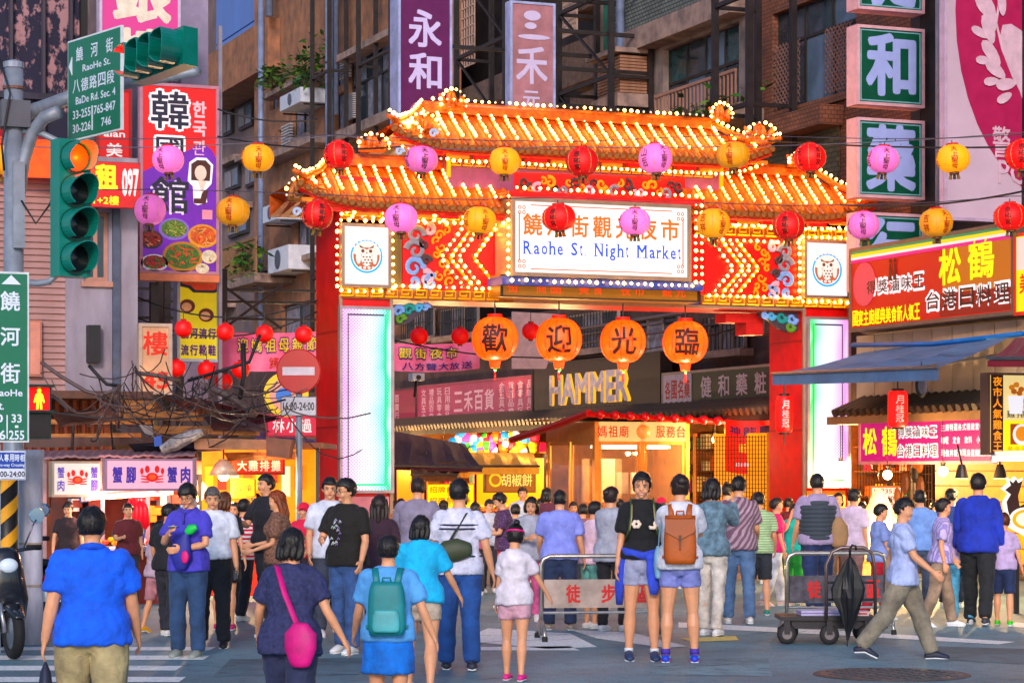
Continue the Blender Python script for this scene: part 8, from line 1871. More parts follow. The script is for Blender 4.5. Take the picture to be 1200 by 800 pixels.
# ================================================================ scooters at lower left
def scooter(px, s, rzd, label, body='1c1c22', plate_t=None):
 g = P(px, HZ, F/s); g.z = 0; t = thing('scooter', label, 'scooter', g, -TH+RD(rzd), 'scooters parked at the left edge')
 bm = mat('scooter_'+body, lin(body), .22, var=.1, coat=.6); rub = pm('121214', .8)
 for x in (-.62, .62):
  mb = MB(); R_, r_ = .19, .055
  for i in range(24):
   for j in range(8): a, b = 2*pi*i/24, 2*pi*j/8; q = R_+r_*cos(b); mb.v.append(V((x+q*cos(a), r_*sin(b), .245+q*sin(a))))
  for i in range(24):
   for j in range(8): mb.f.append((i*8+j, ((i+1) % 24)*8+j, ((i+1) % 24)*8+(j+1) % 8, i*8+(j+1) % 8)); mb.mi.append(0)
  o = mb.build('wheel', rub, t, smooth=True); MB().lathe([(.05, -.05), (.15, -.03), (.15, .03), (.05, .05)], 16, (x, 0, .245), 'y').build('rim', pm('8a8c94', .3, met=.7), o, sub=True)
 MB().tube([V((-.85, 0, .62)), V((-.6, 0, .66)), V((-.3, 0, .6)), V((-.15, 0, .42)), V((.15, 0, .3)), V((.3, 0, .3))], [(.07, .1), (.14, .17), (.16, .19), (.13, .17), (.06, .17), (.05, .15)], 14, ref=(0, 0, 1), rnd=True).build('body', bm, t, smooth=True)
 MB().tube([V((.3, 0, .28)), V((.42, 0, .55)), V((.4, 0, .8)), V((.36, 0, .95))], [(.06, .2), (.08, .2), (.08, .16), (.09, .13)], 14, ref=(1, 0, 0), rnd=True).build('front_shield', bm, t, smooth=True)
 MB().tube([V((-.72, 0, .8)), V((-.4, 0, .79)), V((-.08, 0, .73))], [(.04, .12), (.055, .14), (.035, .09)], 12, ref=(0, 0, 1), rnd=True).build('seat', pm('18161a', .6), t, smooth=True)
 MB().tube([V((.45, 0, .44)), V((.62, 0, .48)), V((.82, 0, .4))], [(.03, .08), (.04, .09), (.02, .05)], 10, ref=(0, 0, 1), rnd=True).build('mudguard', bm, t, smooth=True)
 MB().tube([V((.3, -.33, 1.02)), V((.34, -.15, 1.0)), V((.36, 0, .98)), V((.34, .15, 1.0)), V((.3, .33, 1.02))], .018, 8).build('handlebar', pm('505058', .3, met=.8), t, smooth=True)
 for y in (-1, 1):
  MB().tube([V((.3, y*.22, 1.02)), V((.29, y*.36, 1.02))], .026, 10).build('grip', rub, t, smooth=True)
  mr = MB().tube([V((.34, y*.18, 1.02)), V((.34, y*.26, 1.22)), V((.33, y*.3, 1.28))], .009, 6).build('mirror', pm('70707a', .3, met=.8), t, smooth=True); MB().lathe([(.05, -.02), (.075, 0), (.07, .012)], 16, (.32, y*.31, 1.32), 'x').build('mirror_glass', pm('c8e0f0', .06, met=.9, var=0), mr, sub=True)
  MB().tube([V((.6, y*.075, .25)), V((.42, y*.08, .6))], .022, 8).build('fork_leg', pm('9a9ca4', .3, met=.7), t, smooth=True)
 MB().ball((.46, 0, .86), (.05, .09, .07), 14, 10).build('headlight', pm('d8e4f0', .1, var=0), t, smooth=True)
 MB().tube([V((-.5, -.16, .3)), V((-.85, -.17, .36))], [.05, .06], 12).build('exhaust', pm('6a6668', .3, met=.7), t, smooth=True)
 MB().ball((-.92, 0, .64), (.04, .1, .05), 12, 8).build('tail_light', pm('c01018', .2, var=0), t, smooth=True)
 pt = MB().box((-.99, -.13, .42), (-.975, .13, .56)).build('number_plate', pm('d8e0e0', .4), t)
 MB().tube([V((-.1, .12, .2)), V((-.12, .22, .02))], .014, 6).build('kickstand', pm('505058', .4), t)
 return t
scooter(-6, 124, -62, 'dark scooter with round mirror cut by the lower left corner'); scooter(28, 112, 118, 'second black scooter behind the man in bright blue at left', '26181c')
# ================================================================ the crowd
def strap(info, pts, r, m, name='strap', parent=None, fl=.35):
 return MB().tube([info['K'](p) for p in pts], [(r*info['k'], r*fl*info['k'])]*len(pts), 8, ref=(0, 1, 0)).build(name, m, parent or info['t'], smooth=True)
def item(name, label, cat, loc, rz=0, group=None): return thing(name, label, cat, loc, rz, group)
def world(info, p): return wmat(info['t']) @ V(p)
def backpack(info, hx, label, wd=.3, ht=.42, dp=.15, flap=None, straps=True, y=.19, z=1.14, pocket=None):
 k = info['k']; o = wmat(info['t']) @ info['K'](info['chest']((0, y, z-ht/2)))
 rz = info['t'].rotation_euler.z; t = thing('backpack', label, 'backpack', o, rz); m = pm(hx, .55, var=.12, sc_=8, bump=.2)
 def rb(x0, x1, y0, y1, z0, z1, n_, mm, par, taper=.88, sub=False):
  mb = MB(); K_ = 10
  prof = []
  for i in range(K_+1):
   u = i/K_; e = 1-abs(2*u-1)**4*.16; s = (1-(1-taper)*u)*e; prof.append((z0+(z1-z0)*u, s))
  for zz, s in prof:
   cx, cy, hw_, hd = (x0+x1)/2, (y0+y1)/2, (x1-x0)/2*s, (y1-y0)/2*s
   for j in range(20):
    a = 2*pi*j/20; mb.v.append(V((cx+hw_*abs(cos(a))**.45*(1 if cos(a) > 0 else -1), cy+hd*abs(sin(a))**.6*(1 if sin(a) > 0 else -1), zz))*k)
  for i in range(K_):
   for j in range(20): mb.f.append((i*20+j, i*20+(j+1) % 20, (i+1)*20+(j+1) % 20, (i+1)*20+j)); mb.mi.append(0)
  mb.f += [tuple(range(20))[::-1], tuple(K_*20+j for j in range(20))]; mb.mi += [0, 0]
  return mb.build(n_, mm, par, smooth=True, sub=sub)
 rb(-wd/2, wd/2, -dp/2, dp/2, 0, ht, 'bag_body', m, t)
 if flap:
  MB().add([V((x, y_, z_))*k for x, y_, z_ in ((-wd*.44, dp*.1, ht*1.0), (wd*.44, dp*.1, ht*1.0), (wd*.45, dp*.56, ht*.92), (-wd*.45, dp*.56, ht*.92), (wd*.42, dp*.58, ht*.66), (-wd*.42, dp*.58, ht*.66), (0, dp*.6, ht*.5))], [(3, 2, 1, 0), (5, 4, 2, 3), (6, 4, 5)]).build('flap', pm(flap, .5, var=.1, bump=.1), t)
  MB().cbox(V((0, dp*.62, ht*.54))*k, (.025*k, .02*k, .05*k)).build('buckle', pm('3a2010', .4), t); MB().bar(V((0, dp*.6, ht*.5))*k, V((0, dp*.56, ht*.3))*k, .016*k).build('tab', pm('7a3c10', .5), t)
 if pocket: rb(-wd*.36, wd*.36, dp*.35, dp*.72, ht*.06, ht*.48, 'front_pocket', pm(pocket, .5, var=.15, bump=.2), t, .9)
 MB().tube([V((-.035, 0, ht*.97))*k, V((-.03, .01, ht*1.08))*k, V((.03, .01, ht*1.08))*k, V((.035, 0, ht*.97))*k], .009*k, 6).build('handle', m, t, smooth=True)
 if straps:
  for sx in (-1, 1):
   s_ = info['shw']*.55
   MB().tube([V((sx*wd*.25, -dp*.2, ht*.95))*k, V((sx*s_, -(y-.06)+.02, 1.405-z+ht/2+.03))*k, V((sx*s_*1.05, -(y)+-.03, 1.41-z+ht/2+.02))*k, V((sx*s_*1.1, -y-.115, 1.32-z+ht/2))*k, V((sx*s_*1.15, -y-.125, 1.2-z+ht/2))*k, V((sx*(s_+.05), -y-.02, 1.02-z+ht/2))*k, V((sx*wd*.45, -dp*.2, ht*.12))*k], [(.026*k, .007*k)]*7, 8, ref=(1, 0, 0)).build('strap', m, t, smooth=True)
 return t
def hand(info, i): return wmat(info['t']) @ info['J'][10+i]
G1 = 'people walking and standing in front of the gate'
wm = person('smiling young woman in black flower tee, grey shorts and jacket tied round waist', 752, 127.5, 554, 2, shirt='101014', legs='a4a8c4', bottom='shorts', sex='f', hstyle='bun', hair='black', face=True, smile=True, arm=((2, 9, 6, 0), (3, 9, 6, 0)), shoes='28385c', vox=.008, hem=.93, group=G1, lg=((3, 3, 2.5), (-2, 3, 2.5)))
K = wm['K']; k = wm['k']
for cx, cz in ((-.062, 1.235), (.085, 1.225)):
 for j in range(6):
  a = 2*pi*j/6; MB().ball(K((cx+.026*cos(a), -.157+.25*abs(cx)**1.6, cz+.022*sin(a))), (.022*k, .01*k, .02*k), 8, 6).build('flower_print', pm('e8d8c8', .6, var=.1), wm['t'], smooth=True)
for sx in (-1, 1): strap(wm, [(sx*.095, .06, 1.43), (sx*.10, -.02, 1.455), (sx*.102, -.10, 1.40), (sx*.108, -.145, 1.3), (sx*.125, -.14, 1.18), (sx*.15, -.06, 1.08)], .024, pm('4a5a38', .6), 'backpack_strap', fl=.3)
for sx in (-1, 1): strap(wm, [(sx*.098, -.107, 1.41), (sx*.103, -.154, 1.3), (sx*.121, -.149, 1.18)], .008, pm('c8b890', .6), 'strap_stripe', fl=.5)
blue = cloth('3c50c8'); kt = wm['t']
MB().tube([K(p) for p in ((-.19, .01, 1.0), (-.15, -.12, .985), (0, -.165, .95), (.15, -.12, .985), (.19, .01, 1.0), (.15, .12, 1.0), (0, .145, 1.0), (-.15, .12, 1.0), (-.19, .01, 1.0))], [(.035*k, .022*k)]*9, 10, ref=(0, 0, 1)).build('tied_jacket', blue, kt, smooth=True)
MB().ball(K((.06, -.175, .94)), (.045*k, .03*k, .045*k), 10, 8).build('jacket_knot', blue, kt, smooth=True)
MB().tube([K(p) for p in ((.06, -.18, .94), (.07, -.185, .8), (.1, -.165, .66), (.09, -.16, .6))], [(.03*k, .016*k), (.045*k, .018*k), (.05*k, .018*k), (.03*k, .012*k)], 10, ref=(1, 0, 0)).build('jacket_sleeve', blue, kt, smooth=True)
MB().tube([K(p) for p in ((-.15, -.02, .98), (-.19, .0, .85), (-.2, .02, .65), (-.2, .04, .5))], [(.03*k, .04*k), (.04*k, .07*k), (.045*k, .08*k), (.03*k, .03*k)], 10, ref=(1, 0, 0)).build('jacket_body', blue, kt, smooth=True)
for i in (0, 1):
 MB().tube([wm['J'][i][2]*1]*1+[V((0, 0, 0))], .01) if 0 else None
bw = person('woman in white tee and lilac shorts with tan leather backpack, back to us', 797, 129, 557, 176, shirt='dcdce8', legs='8890d0', bottom='shorts', sex='f', hstyle='bun', hair='dark', arm=((55, 8, 85, 30), (40, 10, 90, 20)), shoes='3048c8', vox=.009, hem=.86, group=G1, lg=((2, 2, 4), (3, 3, 4)))
backpack(bw, 'a8591c', 'tan leather backpack with flap on the woman in white tee', .31, .44, .15, flap='9a5018', z=1.12)
for i in (0, 1):
 pass
t2 = item('smartphone', 'white smartphone held up by the woman with tan backpack', 'phone', hand(bw, 1), bw['t'].rotation_euler.z); MB().box((-.035, -.005, -.05), (.035, .005, .09)).build('case', pm('d8d8e0', .3), t2); MB().box((-.02, .0055, .03), (0, .008, .07)).build('camera_bump', pm('202024', .3), t2)
t2 = item('shoulder_bag', 'pale blue small bag hanging at the left hip of the tan backpack woman', 'bag', world(bw, bw['K']((.2, -.02, .78))), bw['t'].rotation_euler.z); MB().tube([V((0, 0, 0)), V((0, 0, .1)), V((0, 0, .2)), V((0, 0, .26))], [(.03, .06), (.045, .09), (.04, .08), (.02, .04)], 12, ref=(1, 0, 0), rnd=True).build('bag_body', pm('8ab0c8', .6, var=.15), t2, smooth=True); MB().tube([V((0, -.05, .24)), V((-.02, -.02, .5)), V((-.04, .06, .24))], .006, 6).build('bag_strap', pm('7090a8', .6), t2)
for inf, c1, c2 in ((bw, '20c0d8', 'f02870'),):
 for i in (0, 1):
  an = inf['J'][i][2]; p0 = K_ = inf['K'](an); MB().tube([p0+V((0, .005, -.03))*k, p0+V((0, -.05, -.035))*k], [(.046*k, .022*k), (.05*k, .02*k)], 10, ref=(1, 0, 0), rnd=True).build('shoe_trim', pm(c1, .5), inf['t'], smooth=True)
  MB().tube([p0+V((0, .02, -.052))*k, p0+V((0, -.12, -.056))*k], [(.05*k, .008*k), (.052*k, .008*k)], 10, ref=(1, 0, 0)).build('shoe_trim', pm(c2, .5), inf['t'], smooth=True)
  MB().tube([p0+V((0, 0, 0)), p0+V((0, 0, .05))*k], .042*k, 10).build('sock', pm('4838a0', .7), inf['t'], smooth=True)
for i in (0, 1):
 p0 = wm['K'](wm['J'][i][2]); MB().tube([p0+V((0, 0, .0)), p0+V((0, 0, .035))*k], .042*k, 10).build('sock', pm('d8dce0', .7), wm['t'], smooth=True); MB().tube([p0+V((0, -.03, -.02))*k, p0+V((0, -.11, -.04))*k], [(.03*k, .012*k), (.03*k, .01*k)], 10, ref=(1, 0, 0), rnd=True).build('laces', pm('d8e0e8', .6), wm['t'], smooth=True)
pb = person('young man in purple blue polo reading his phone, green packet under arm', 221, 125.5, 566, -14, shirt='4a44b4', legs='2c4468', bottom='pants', hstyle='bangs', face=True, glasses=True, head=(22, 0), arm=((18, 8, 62, 55), (24, 10, 92, 30)), shoes='8a9088', vox=.009, group=G1, lg=((3, 2, 2), (4, 8, 2)), hem=.84)
t2 = item('smartphone', 'dark smartphone in the hand of the purple polo young man', 'phone', hand(pb, 1)+V((0, 0, .02)), pb['t'].rotation_euler.z); MB().box((-.035, -.06, 0), (.035, .06, .01)).build('case', pm('30343c', .3), t2); MB().box((-.03, -.05, .0101), (.03, .05, .012)).build('screen', glow('b0c8e8', .8), t2)
K = pb['K']
MB().tube([K(p) for p in ((0, -.13, 1.3), (0, -.135, 1.38), (.0, -.1, 1.42))], [(.012, .006)]*3, 6, ref=(1, 0, 0)).build('placket', cloth('4038a0'), pb['t'], smooth=True)
MB().tube([K(p) for p in ((.06, -.05, 1.43), (0, -.1, 1.405), (-.06, -.05, 1.43), (-.07, .03, 1.45), (0, .07, 1.455), (.07, .03, 1.45), (.06, -.05, 1.43))], .016, 8).build('collar', cloth('4038a0'), pb['t'], smooth=True)
t2 = item('packet', 'bright green packet tucked at the chest of purple polo man', 'packet', world(pb, K((.1, -.2, 1.22))), pb['t'].rotation_euler.z); MB().tube([V((-.04, 0, 0)), V((.0, 0, .03)), V((.05, 0, .05))], [(.03, .02), (.05, .03), (.03, .015)], 8, rnd=True).build('packet_body', pm('30c060', .5), t2, smooth=True)
t2 = item('shopping_bag', 'dark blue and magenta bag hanging from purple polo man arm', 'bag', world(pb, K((.0, -.2, .88))), pb['t'].rotation_euler.z); MB().tube([V((0, 0, 0)), V((0, 0, .1)), V((.02, 0, .24)), V((.05, 0, .32))], [(.06, .03), (.11, .05), (.08, .04), (.03, .02)], 12, ref=(1, 0, 0), rnd=True).build('bag_body', pm('282c88', .6, var=.2), t2, smooth=True); MB().ball((.06, -.05, .1), (.04, .015, .06), 10, 8).build('bag_print', pm('d02878', .6), t2, smooth=True)
wmn = person('older man in white shirt and black trousers behind the purple polo man', 249, 119, 571, 6, shirt='dfe2ee', legs='14161e', bottom='pants', hair='grey', hstyle='short', face=True, arm=((2, 8, 10, 0), (3, 6, 10, 0)), shoes='16161a', vox=.01, group=G1, w=1.1, belly=.02, hem=.95, lg=((2, 2, 2), (-4, 3, 2)))
t2 = item('wallet', 'dark wallet in the hand of the white shirted older man', 'wallet', hand(wmn, 0), wmn['t'].rotation_euler.z); MB().box((-.02, -.05, -.04), (.02, .05, .04)).build('wallet_body', pm('202c38', .5), t2)
nm = person('broad man in bright blue shirt and khaki trousers walking away, nearest at left', 108, 204, 594, 180, shirt='2f62e0', legs='a89a78', bottom='pants', w=1.22, arm=((-6, 11, 14, 0), (10, 11, 14, 0)), shoes='3a2a22', vox=.012, group=G1, lg=((12, 6, 2), (-12, 10, 2)), hem=.84, belly=.02)
K = nm['K']; MB().tube([K(p) for p in ((.07, -.02, 1.44), (.06, .05, 1.455), (0, .085, 1.465), (-.06, .05, 1.455), (-.07, -.02, 1.44))], .02, 8).build('collar', cloth('2858d0'), nm['t'], smooth=True)
t2 = item('shopping_bag', 'dark small bag carried by the broad man in bright blue', 'bag', hand(nm, 0)-V((0, 0, .4)), nm['t'].rotation_euler.z); MB().tube([V((0, 0, 0)), V((0, 0, .15)), V((0, 0, .3)), V((0, 0, .35))], [(.04, .08), (.05, .1), (.03, .05), (.01, .02)], 10, ref=(1, 0, 0), rnd=True).build('bag_body', pm('20243c', .6), t2, smooth=True)
nw = person('near woman in dark navy lace top with magenta strap, long black hair', 340, 196, 616, 178, shirt='33365c', legs='2a3050', bottom='pants', sex='f', hstyle='bob', w=1.15, arm=((8, 20, 30, 0), (-6, 26, 22, 0)), shoes='222222', vox=.012, group=G1, hem=.80, shirtmat=mat('lace_navy', lin('3a3e68'), .85, var=.5, sc_=38, bump=.5, c2=lin('1c2040')))
mg = pm('c8247c', .6, var=.15, sc_=9, bump=.3)
strap(nw, [(.11, -.02, 1.44), (.06, .09, 1.42), (-.01, .145, 1.25), (-.08, .165, 1.1), (-.15, .17, .95)], .024, mg, 'bag_strap', fl=.35)
t2 = item('shoulder_bag', 'magenta shoulder bag at the hip of the near woman in navy', 'bag', world(nw, nw['K']((-.15, .2, .76))), nw['t'].rotation_euler.z); MB().tube([V((0, 0, 0)), V((0, 0, .08)), V((0, 0, .17)), V((0, 0, .21))], [(.07, .04), (.1, .05), (.1, .045), (.06, .03)], 14, ref=(1, 0, 0), rnd=True).build('bag_body', mg, t2, smooth=True)
tb = person('child in blue and white top carrying a teal backpack, walking away', 455, 186, 628, 182, shirt='6aa8e8', legs='2a78e0', bottom='skirt', hstyle='short', arm=((10, 14, 25, 0), (-8, 22, 15, 0)), shoes='3040a0', vox=.012, group=G1, w=1.05)
backpack(tb, '1c7e84', 'teal backpack with pale rounded front pocket on the near child', .32, .42, .14, z=1.12, pocket='5aa8b0')
cy = person('stooping woman in turquoise tee with red and white sleeve stripe behind teal backpack', 492, 148, 603, 172, shirt='4ab4e4', legs='b8a898', bottom='shorts', sex='f', hstyle='bob', arm=((10, 22, 20, 0), (10, 24, 20, 0)), vox=.013, group=G1, w=1.15, lean=10)
st_m = mat('stripe_white', lin('d4d4ec'), .85, var=.1, sheen=.05)
sm_ = person('tall man in white tee with dark stripes and olive sling bag, back to us', 538, 134, 562, 182, shirt='d8d8ec', legs='2c5090', bottom='pants', arm=((20, 12, 40, 20), (-8, 14, 20, 0)), shoes='303440', vox=.011, group=G1, lg=((8, 4, 2), (-9, 8, 2)), hem=.86, w=1.05)
K = sm_['K']; k = sm_['k']
for z in (1.30, 1.265, 1.02): MB().tube([K(sm_['chest']((.2*cos(a), .15*sin(a), z))) for a in [2*pi*j/20 for j in range(21)]], (.008), 6).build('shirt_stripe', pm('2c3048', .7), sm_['t'], smooth=True)
strap(sm_, [(-.12, -.02, 1.43), (-.06, .1, 1.4), (.03, .15, 1.25), (.12, .15, 1.1)], .02, pm('30342a', .6), 'bag_strap')
t2 = item('sling_bag', 'dark olive sling bag across the back of the striped tee man', 'bag', world(sm_, K((.05, .17, .98))), sm_['t'].rotation_euler.z); MB().tube([V((-.12, 0, .1)), V((-.04, .0, .1)), V((.06, 0, .08)), V((.14, 0, .04))], [(.07, .05), (.1, .06), (.1, .06), (.06, .04)], 12, ref=(0, 0, 1), rnd=True).build('bag_body', pm('3c4430', .6, var=.1), t2, smooth=True)
bt_ = person('man in black printed tee and jeans with glasses turning to the left', 406, 123, 561, -28, shirt='16120f', legs='3a5484', bottom='pants', face=True, glasses=True, head=(8, -25), arm=((6, 12, 30, 0), (20, 12, 70, 30)), vox=.01, group=G1, lg=((6, 4, 2), (-4, 4, 2)), w=1.02)
K = bt_['K']; rr_ = random.Random(2)
for i in range(22):
 x, z = rr_.uniform(-.09, .02), rr_.uniform(1.02, 1.3); p = K((x, -.142, z)); MB().tube([p+V((-.012, 0, -.01)), p+V((.0, -.003, .012)), p+V((.014, 0, -.006))], .005, 5).build('shirt_print', pm(rr_.choice(('d8dcd8', '8a70b0', 'b0c0b8')), .7), bt_['t'])
gt = person('girl in white tee and pale pink shorts with magenta hairband walking hand out', 603, 141, 617, 168, shirt='e4dce6', legs='e0b0c0', bottom='shorts', sex='f', hstyle='topbun', arm=((6, 10, 8, 0), (16, 26, 10, 0)), shoes='e04890', vox=.01, group=G1, lg=((6, 4, 1.5), (-7, 6, 1.5)), hem=.84)
MB().tube([gt['H'](.0765*cos(a)*1.12, .008+.1*sin(a)*1.08, .125) for a in [2*pi*j/20 for j in range(21)]], .009, 6).build('hairband', pm('e82888', .5), gt['t'], smooth=True)
gc2 = person('woman in silver grey cardigan and black trousers leaning on the barrier', 716, 108, 571, 150, shirt='a4a6b4', legs='16161c', bottom='tight', sleeve='long', sex='f', hstyle='bun', hair='dark', arm=((30, 6, 42, 0), (20, 10, 50, 10)), shoes='dcdce4', vox=.011, group=G1, lg=((2, 2, 3), (10, 8, 3)), hem=.83)
t2 = item('shoulder_bag', 'orange red shoulder bag hanging beside the barrier', 'bag', world(gc2, gc2['K']((-.2, .02, .86))), gc2['t'].rotation_euler.z); MB().tube([V((0, 0, 0)), V((0, 0, .08)), V((0, 0, .18)), V((0, 0, .25))], [(.05, .13), (.06, .15), (.05, .12), (.02, .05)], 12, ref=(1, 0, 0), rnd=True).build('bag_body', pm('e04a18', .5, var=.1), t2, smooth=True); MB().tube([V((0, -.06, .22)), V((.04, -.03, .5)), V((.06, .06, .22))], .007, 6).build('bag_strap', pm('c03010', .5), t2)
lv = person('heavy man in lavender blue shirt and navy jeans with back to us', 656, 107, 575, 176, shirt='8c94e0', legs='24304e', bottom='pants', w=1.16, arm=((14, 12, 30, 10), (2, 12, 14, 0)), shoes='9a9088', vox=.012, group=G1, hem=.86, lg=((2, 2, 3), (-3, 2, 3)))
dj = person('woman in grey denim jacket raising a camera, cream trousers and white shoes', 834, 111, 561, 150, shirt='6c8494', legs='d8d0c8', bottom='tight', sleeve='long', sex='f', hstyle='bob', shirtmat=cloth('6c8494', var=.35, sc_=14), arm=((75, 10, 80, 20), (60, 14, 95, 20)), shoes='eceef4', vox=.012, group=G1, hem=.88, lg=((6, 4, 2), (-8, 6, 2)))
t2 = item('camera', 'small dark camera held by the woman in denim jacket', 'camera', hand(dj, 0), dj['t'].rotation_euler.z); MB().box((-.06, -.03, -.02), (.06, .03, .05)).build('camera_body', pm('18181c', .4), t2); MB().lathe([(.025, -.06), (.03, -.031)], 12, (0, 0, .015), 'y').build('lens', pm('101014', .2), t2)
vest = person('man in grey quilted vest over lilac shirt with tan bag, back to us', 958, 97, 555, 178, shirt='a898b8', legs='24345c', bottom='pants', arm=((4, 10, 20, 0), (4, 10, 20, 0)), vox=.012, w=1.12, hem=.86, group=G1)
K = vest['K']; k = vest['k']; vm = cloth('3e4650')
for i in range(9):
 z = .93+i*.052; w0 = .165+.012*(z > 1.2)-(.05 if z > 1.33 else 0)
 MB().tube([K(vest['chest']((1.27*w0*cos(a), .168*sin(a)*(1 if z < 1.33 else .8), z))) for a in [2*pi*j/18 for j in range(19)]], [(.032*k, .022*k)]*19, 8, ref=(0, 0, 1)).build('vest_quilt', vm, vest['t'], smooth=True)
t2 = item('shoulder_bag', 'tan canvas shoulder bag on the quilted vest man', 'bag', world(vest, K((-.24, .1, .86))), vest['t'].rotation_euler.z); MB().tube([V((0, 0, 0)), V((0, 0, .1)), V((0, 0, .22)), V((0, 0, .3))], [(.1, .05), (.12, .06), (.11, .05), (.05, .03)], 12, ref=(1, 0, 0), rnd=True).build('bag_body', pm('a08060', .7, var=.1), t2, smooth=True); MB().tube([V((.08, 0, .26)), V((.16, -.08, .56)), V((.2, -.14, .6))], .014, 6).build('bag_strap', pm('a08868', .7), t2)
pk_ = person('short haired woman in hot pink tee and white trousers touching her face', 908, 91, 583, 112, shirt='f04878', legs='dcdce8', bottom='pants', sex='f', hstyle='short', hair='dark', arm=((50, 8, 110, 10), (4, 6, 10, 0)), shoes='d8b8b0', vox=.013, group=G1)
wk = person('striding man in pale blue white shirt, khaki trousers and dark shoes at right', 1058, 127, 578, 84, shirt='b4c0ec', legs='8a8274', bottom='pants', arm=((-22, 8, 18, 0), (24, 8, 26, 0)), shoes='20263a', vox=.011, group=G1, lg=((24, 6, 1), (-24, 16, 1)), w=1.1, hem=.82)
w2 = person('woman in blue grey shirt and crimson trousers beside the striding man', 1030, 101, 590, 96, shirt='8a9ad0', legs='b01c38', bottom='pants', sex='f', hstyle='short', arm=((6, 6, 20, 0), (10, 6, 20, 0)), vox=.013, group=G1, lg=((12, 5, 1), (-14, 12, 1)))
w3 = person('man in pale shirt, khaki trousers and white trainers right of the striding man', 1102, 105, 583, 80, shirt='c4b8e0', legs='a08a78', bottom='pants', arm=((12, 6, 20, 0), (-10, 6, 20, 0)), vox=.013, group=G1, lg=((14, 5, 1), (-12, 10, 1)), shoes='e8ecf4', shirtmat=cloth('c4b8e0', wv=(.035, '8c84c0', 'X')))
w4 = person('woman in pinkish white top and light blue leggings with back to us', 1127, 103, 592, 176, shirt='d8bcd4', legs='6cb4e0', bottom='tight', sex='f', hstyle='bob', arm=((16, 10, 30, 10), (16, 10, 30, 10)), vox=.013, group=G1, w=1.12)
bj = person('tall man in royal blue and navy jacket by the duck sign', 1146, 104, 553, 168, shirt='2438a8', legs='1c2024', bottom='pants', sleeve='long', arm=((6, 8, 14, 0), (0, 9, 16, 0)), shoes='383c44', vox=.012, group=G1, w=1.08, hem=.84)
MB().tube([bj['K'](bj['chest'](p)) for p in ((0, .02, 1.46), (0, .02, 1.40), (0, .01, 1.33))], [(.075, .07), (.15, .09), (.195, .122)], 16, ref=(1, 0, 0)).build('jacket_yoke', cloth('141c40'), bj['t'], smooth=True)
kd = person('boy in lilac tee, navy shorts and neon green shoes at the right edge', 1176, 104, 603, 172, shirt='b8a8d0', legs='1c2c54', bottom='long_shorts', hstyle='short', hair='brown', arm=((4, 8, 12, 0), (-8, 14, 20, 0)), shoes='58d048', vox=.012, group=G1, lg=((8, 4, 1.5), (-8, 6, 1.5)))
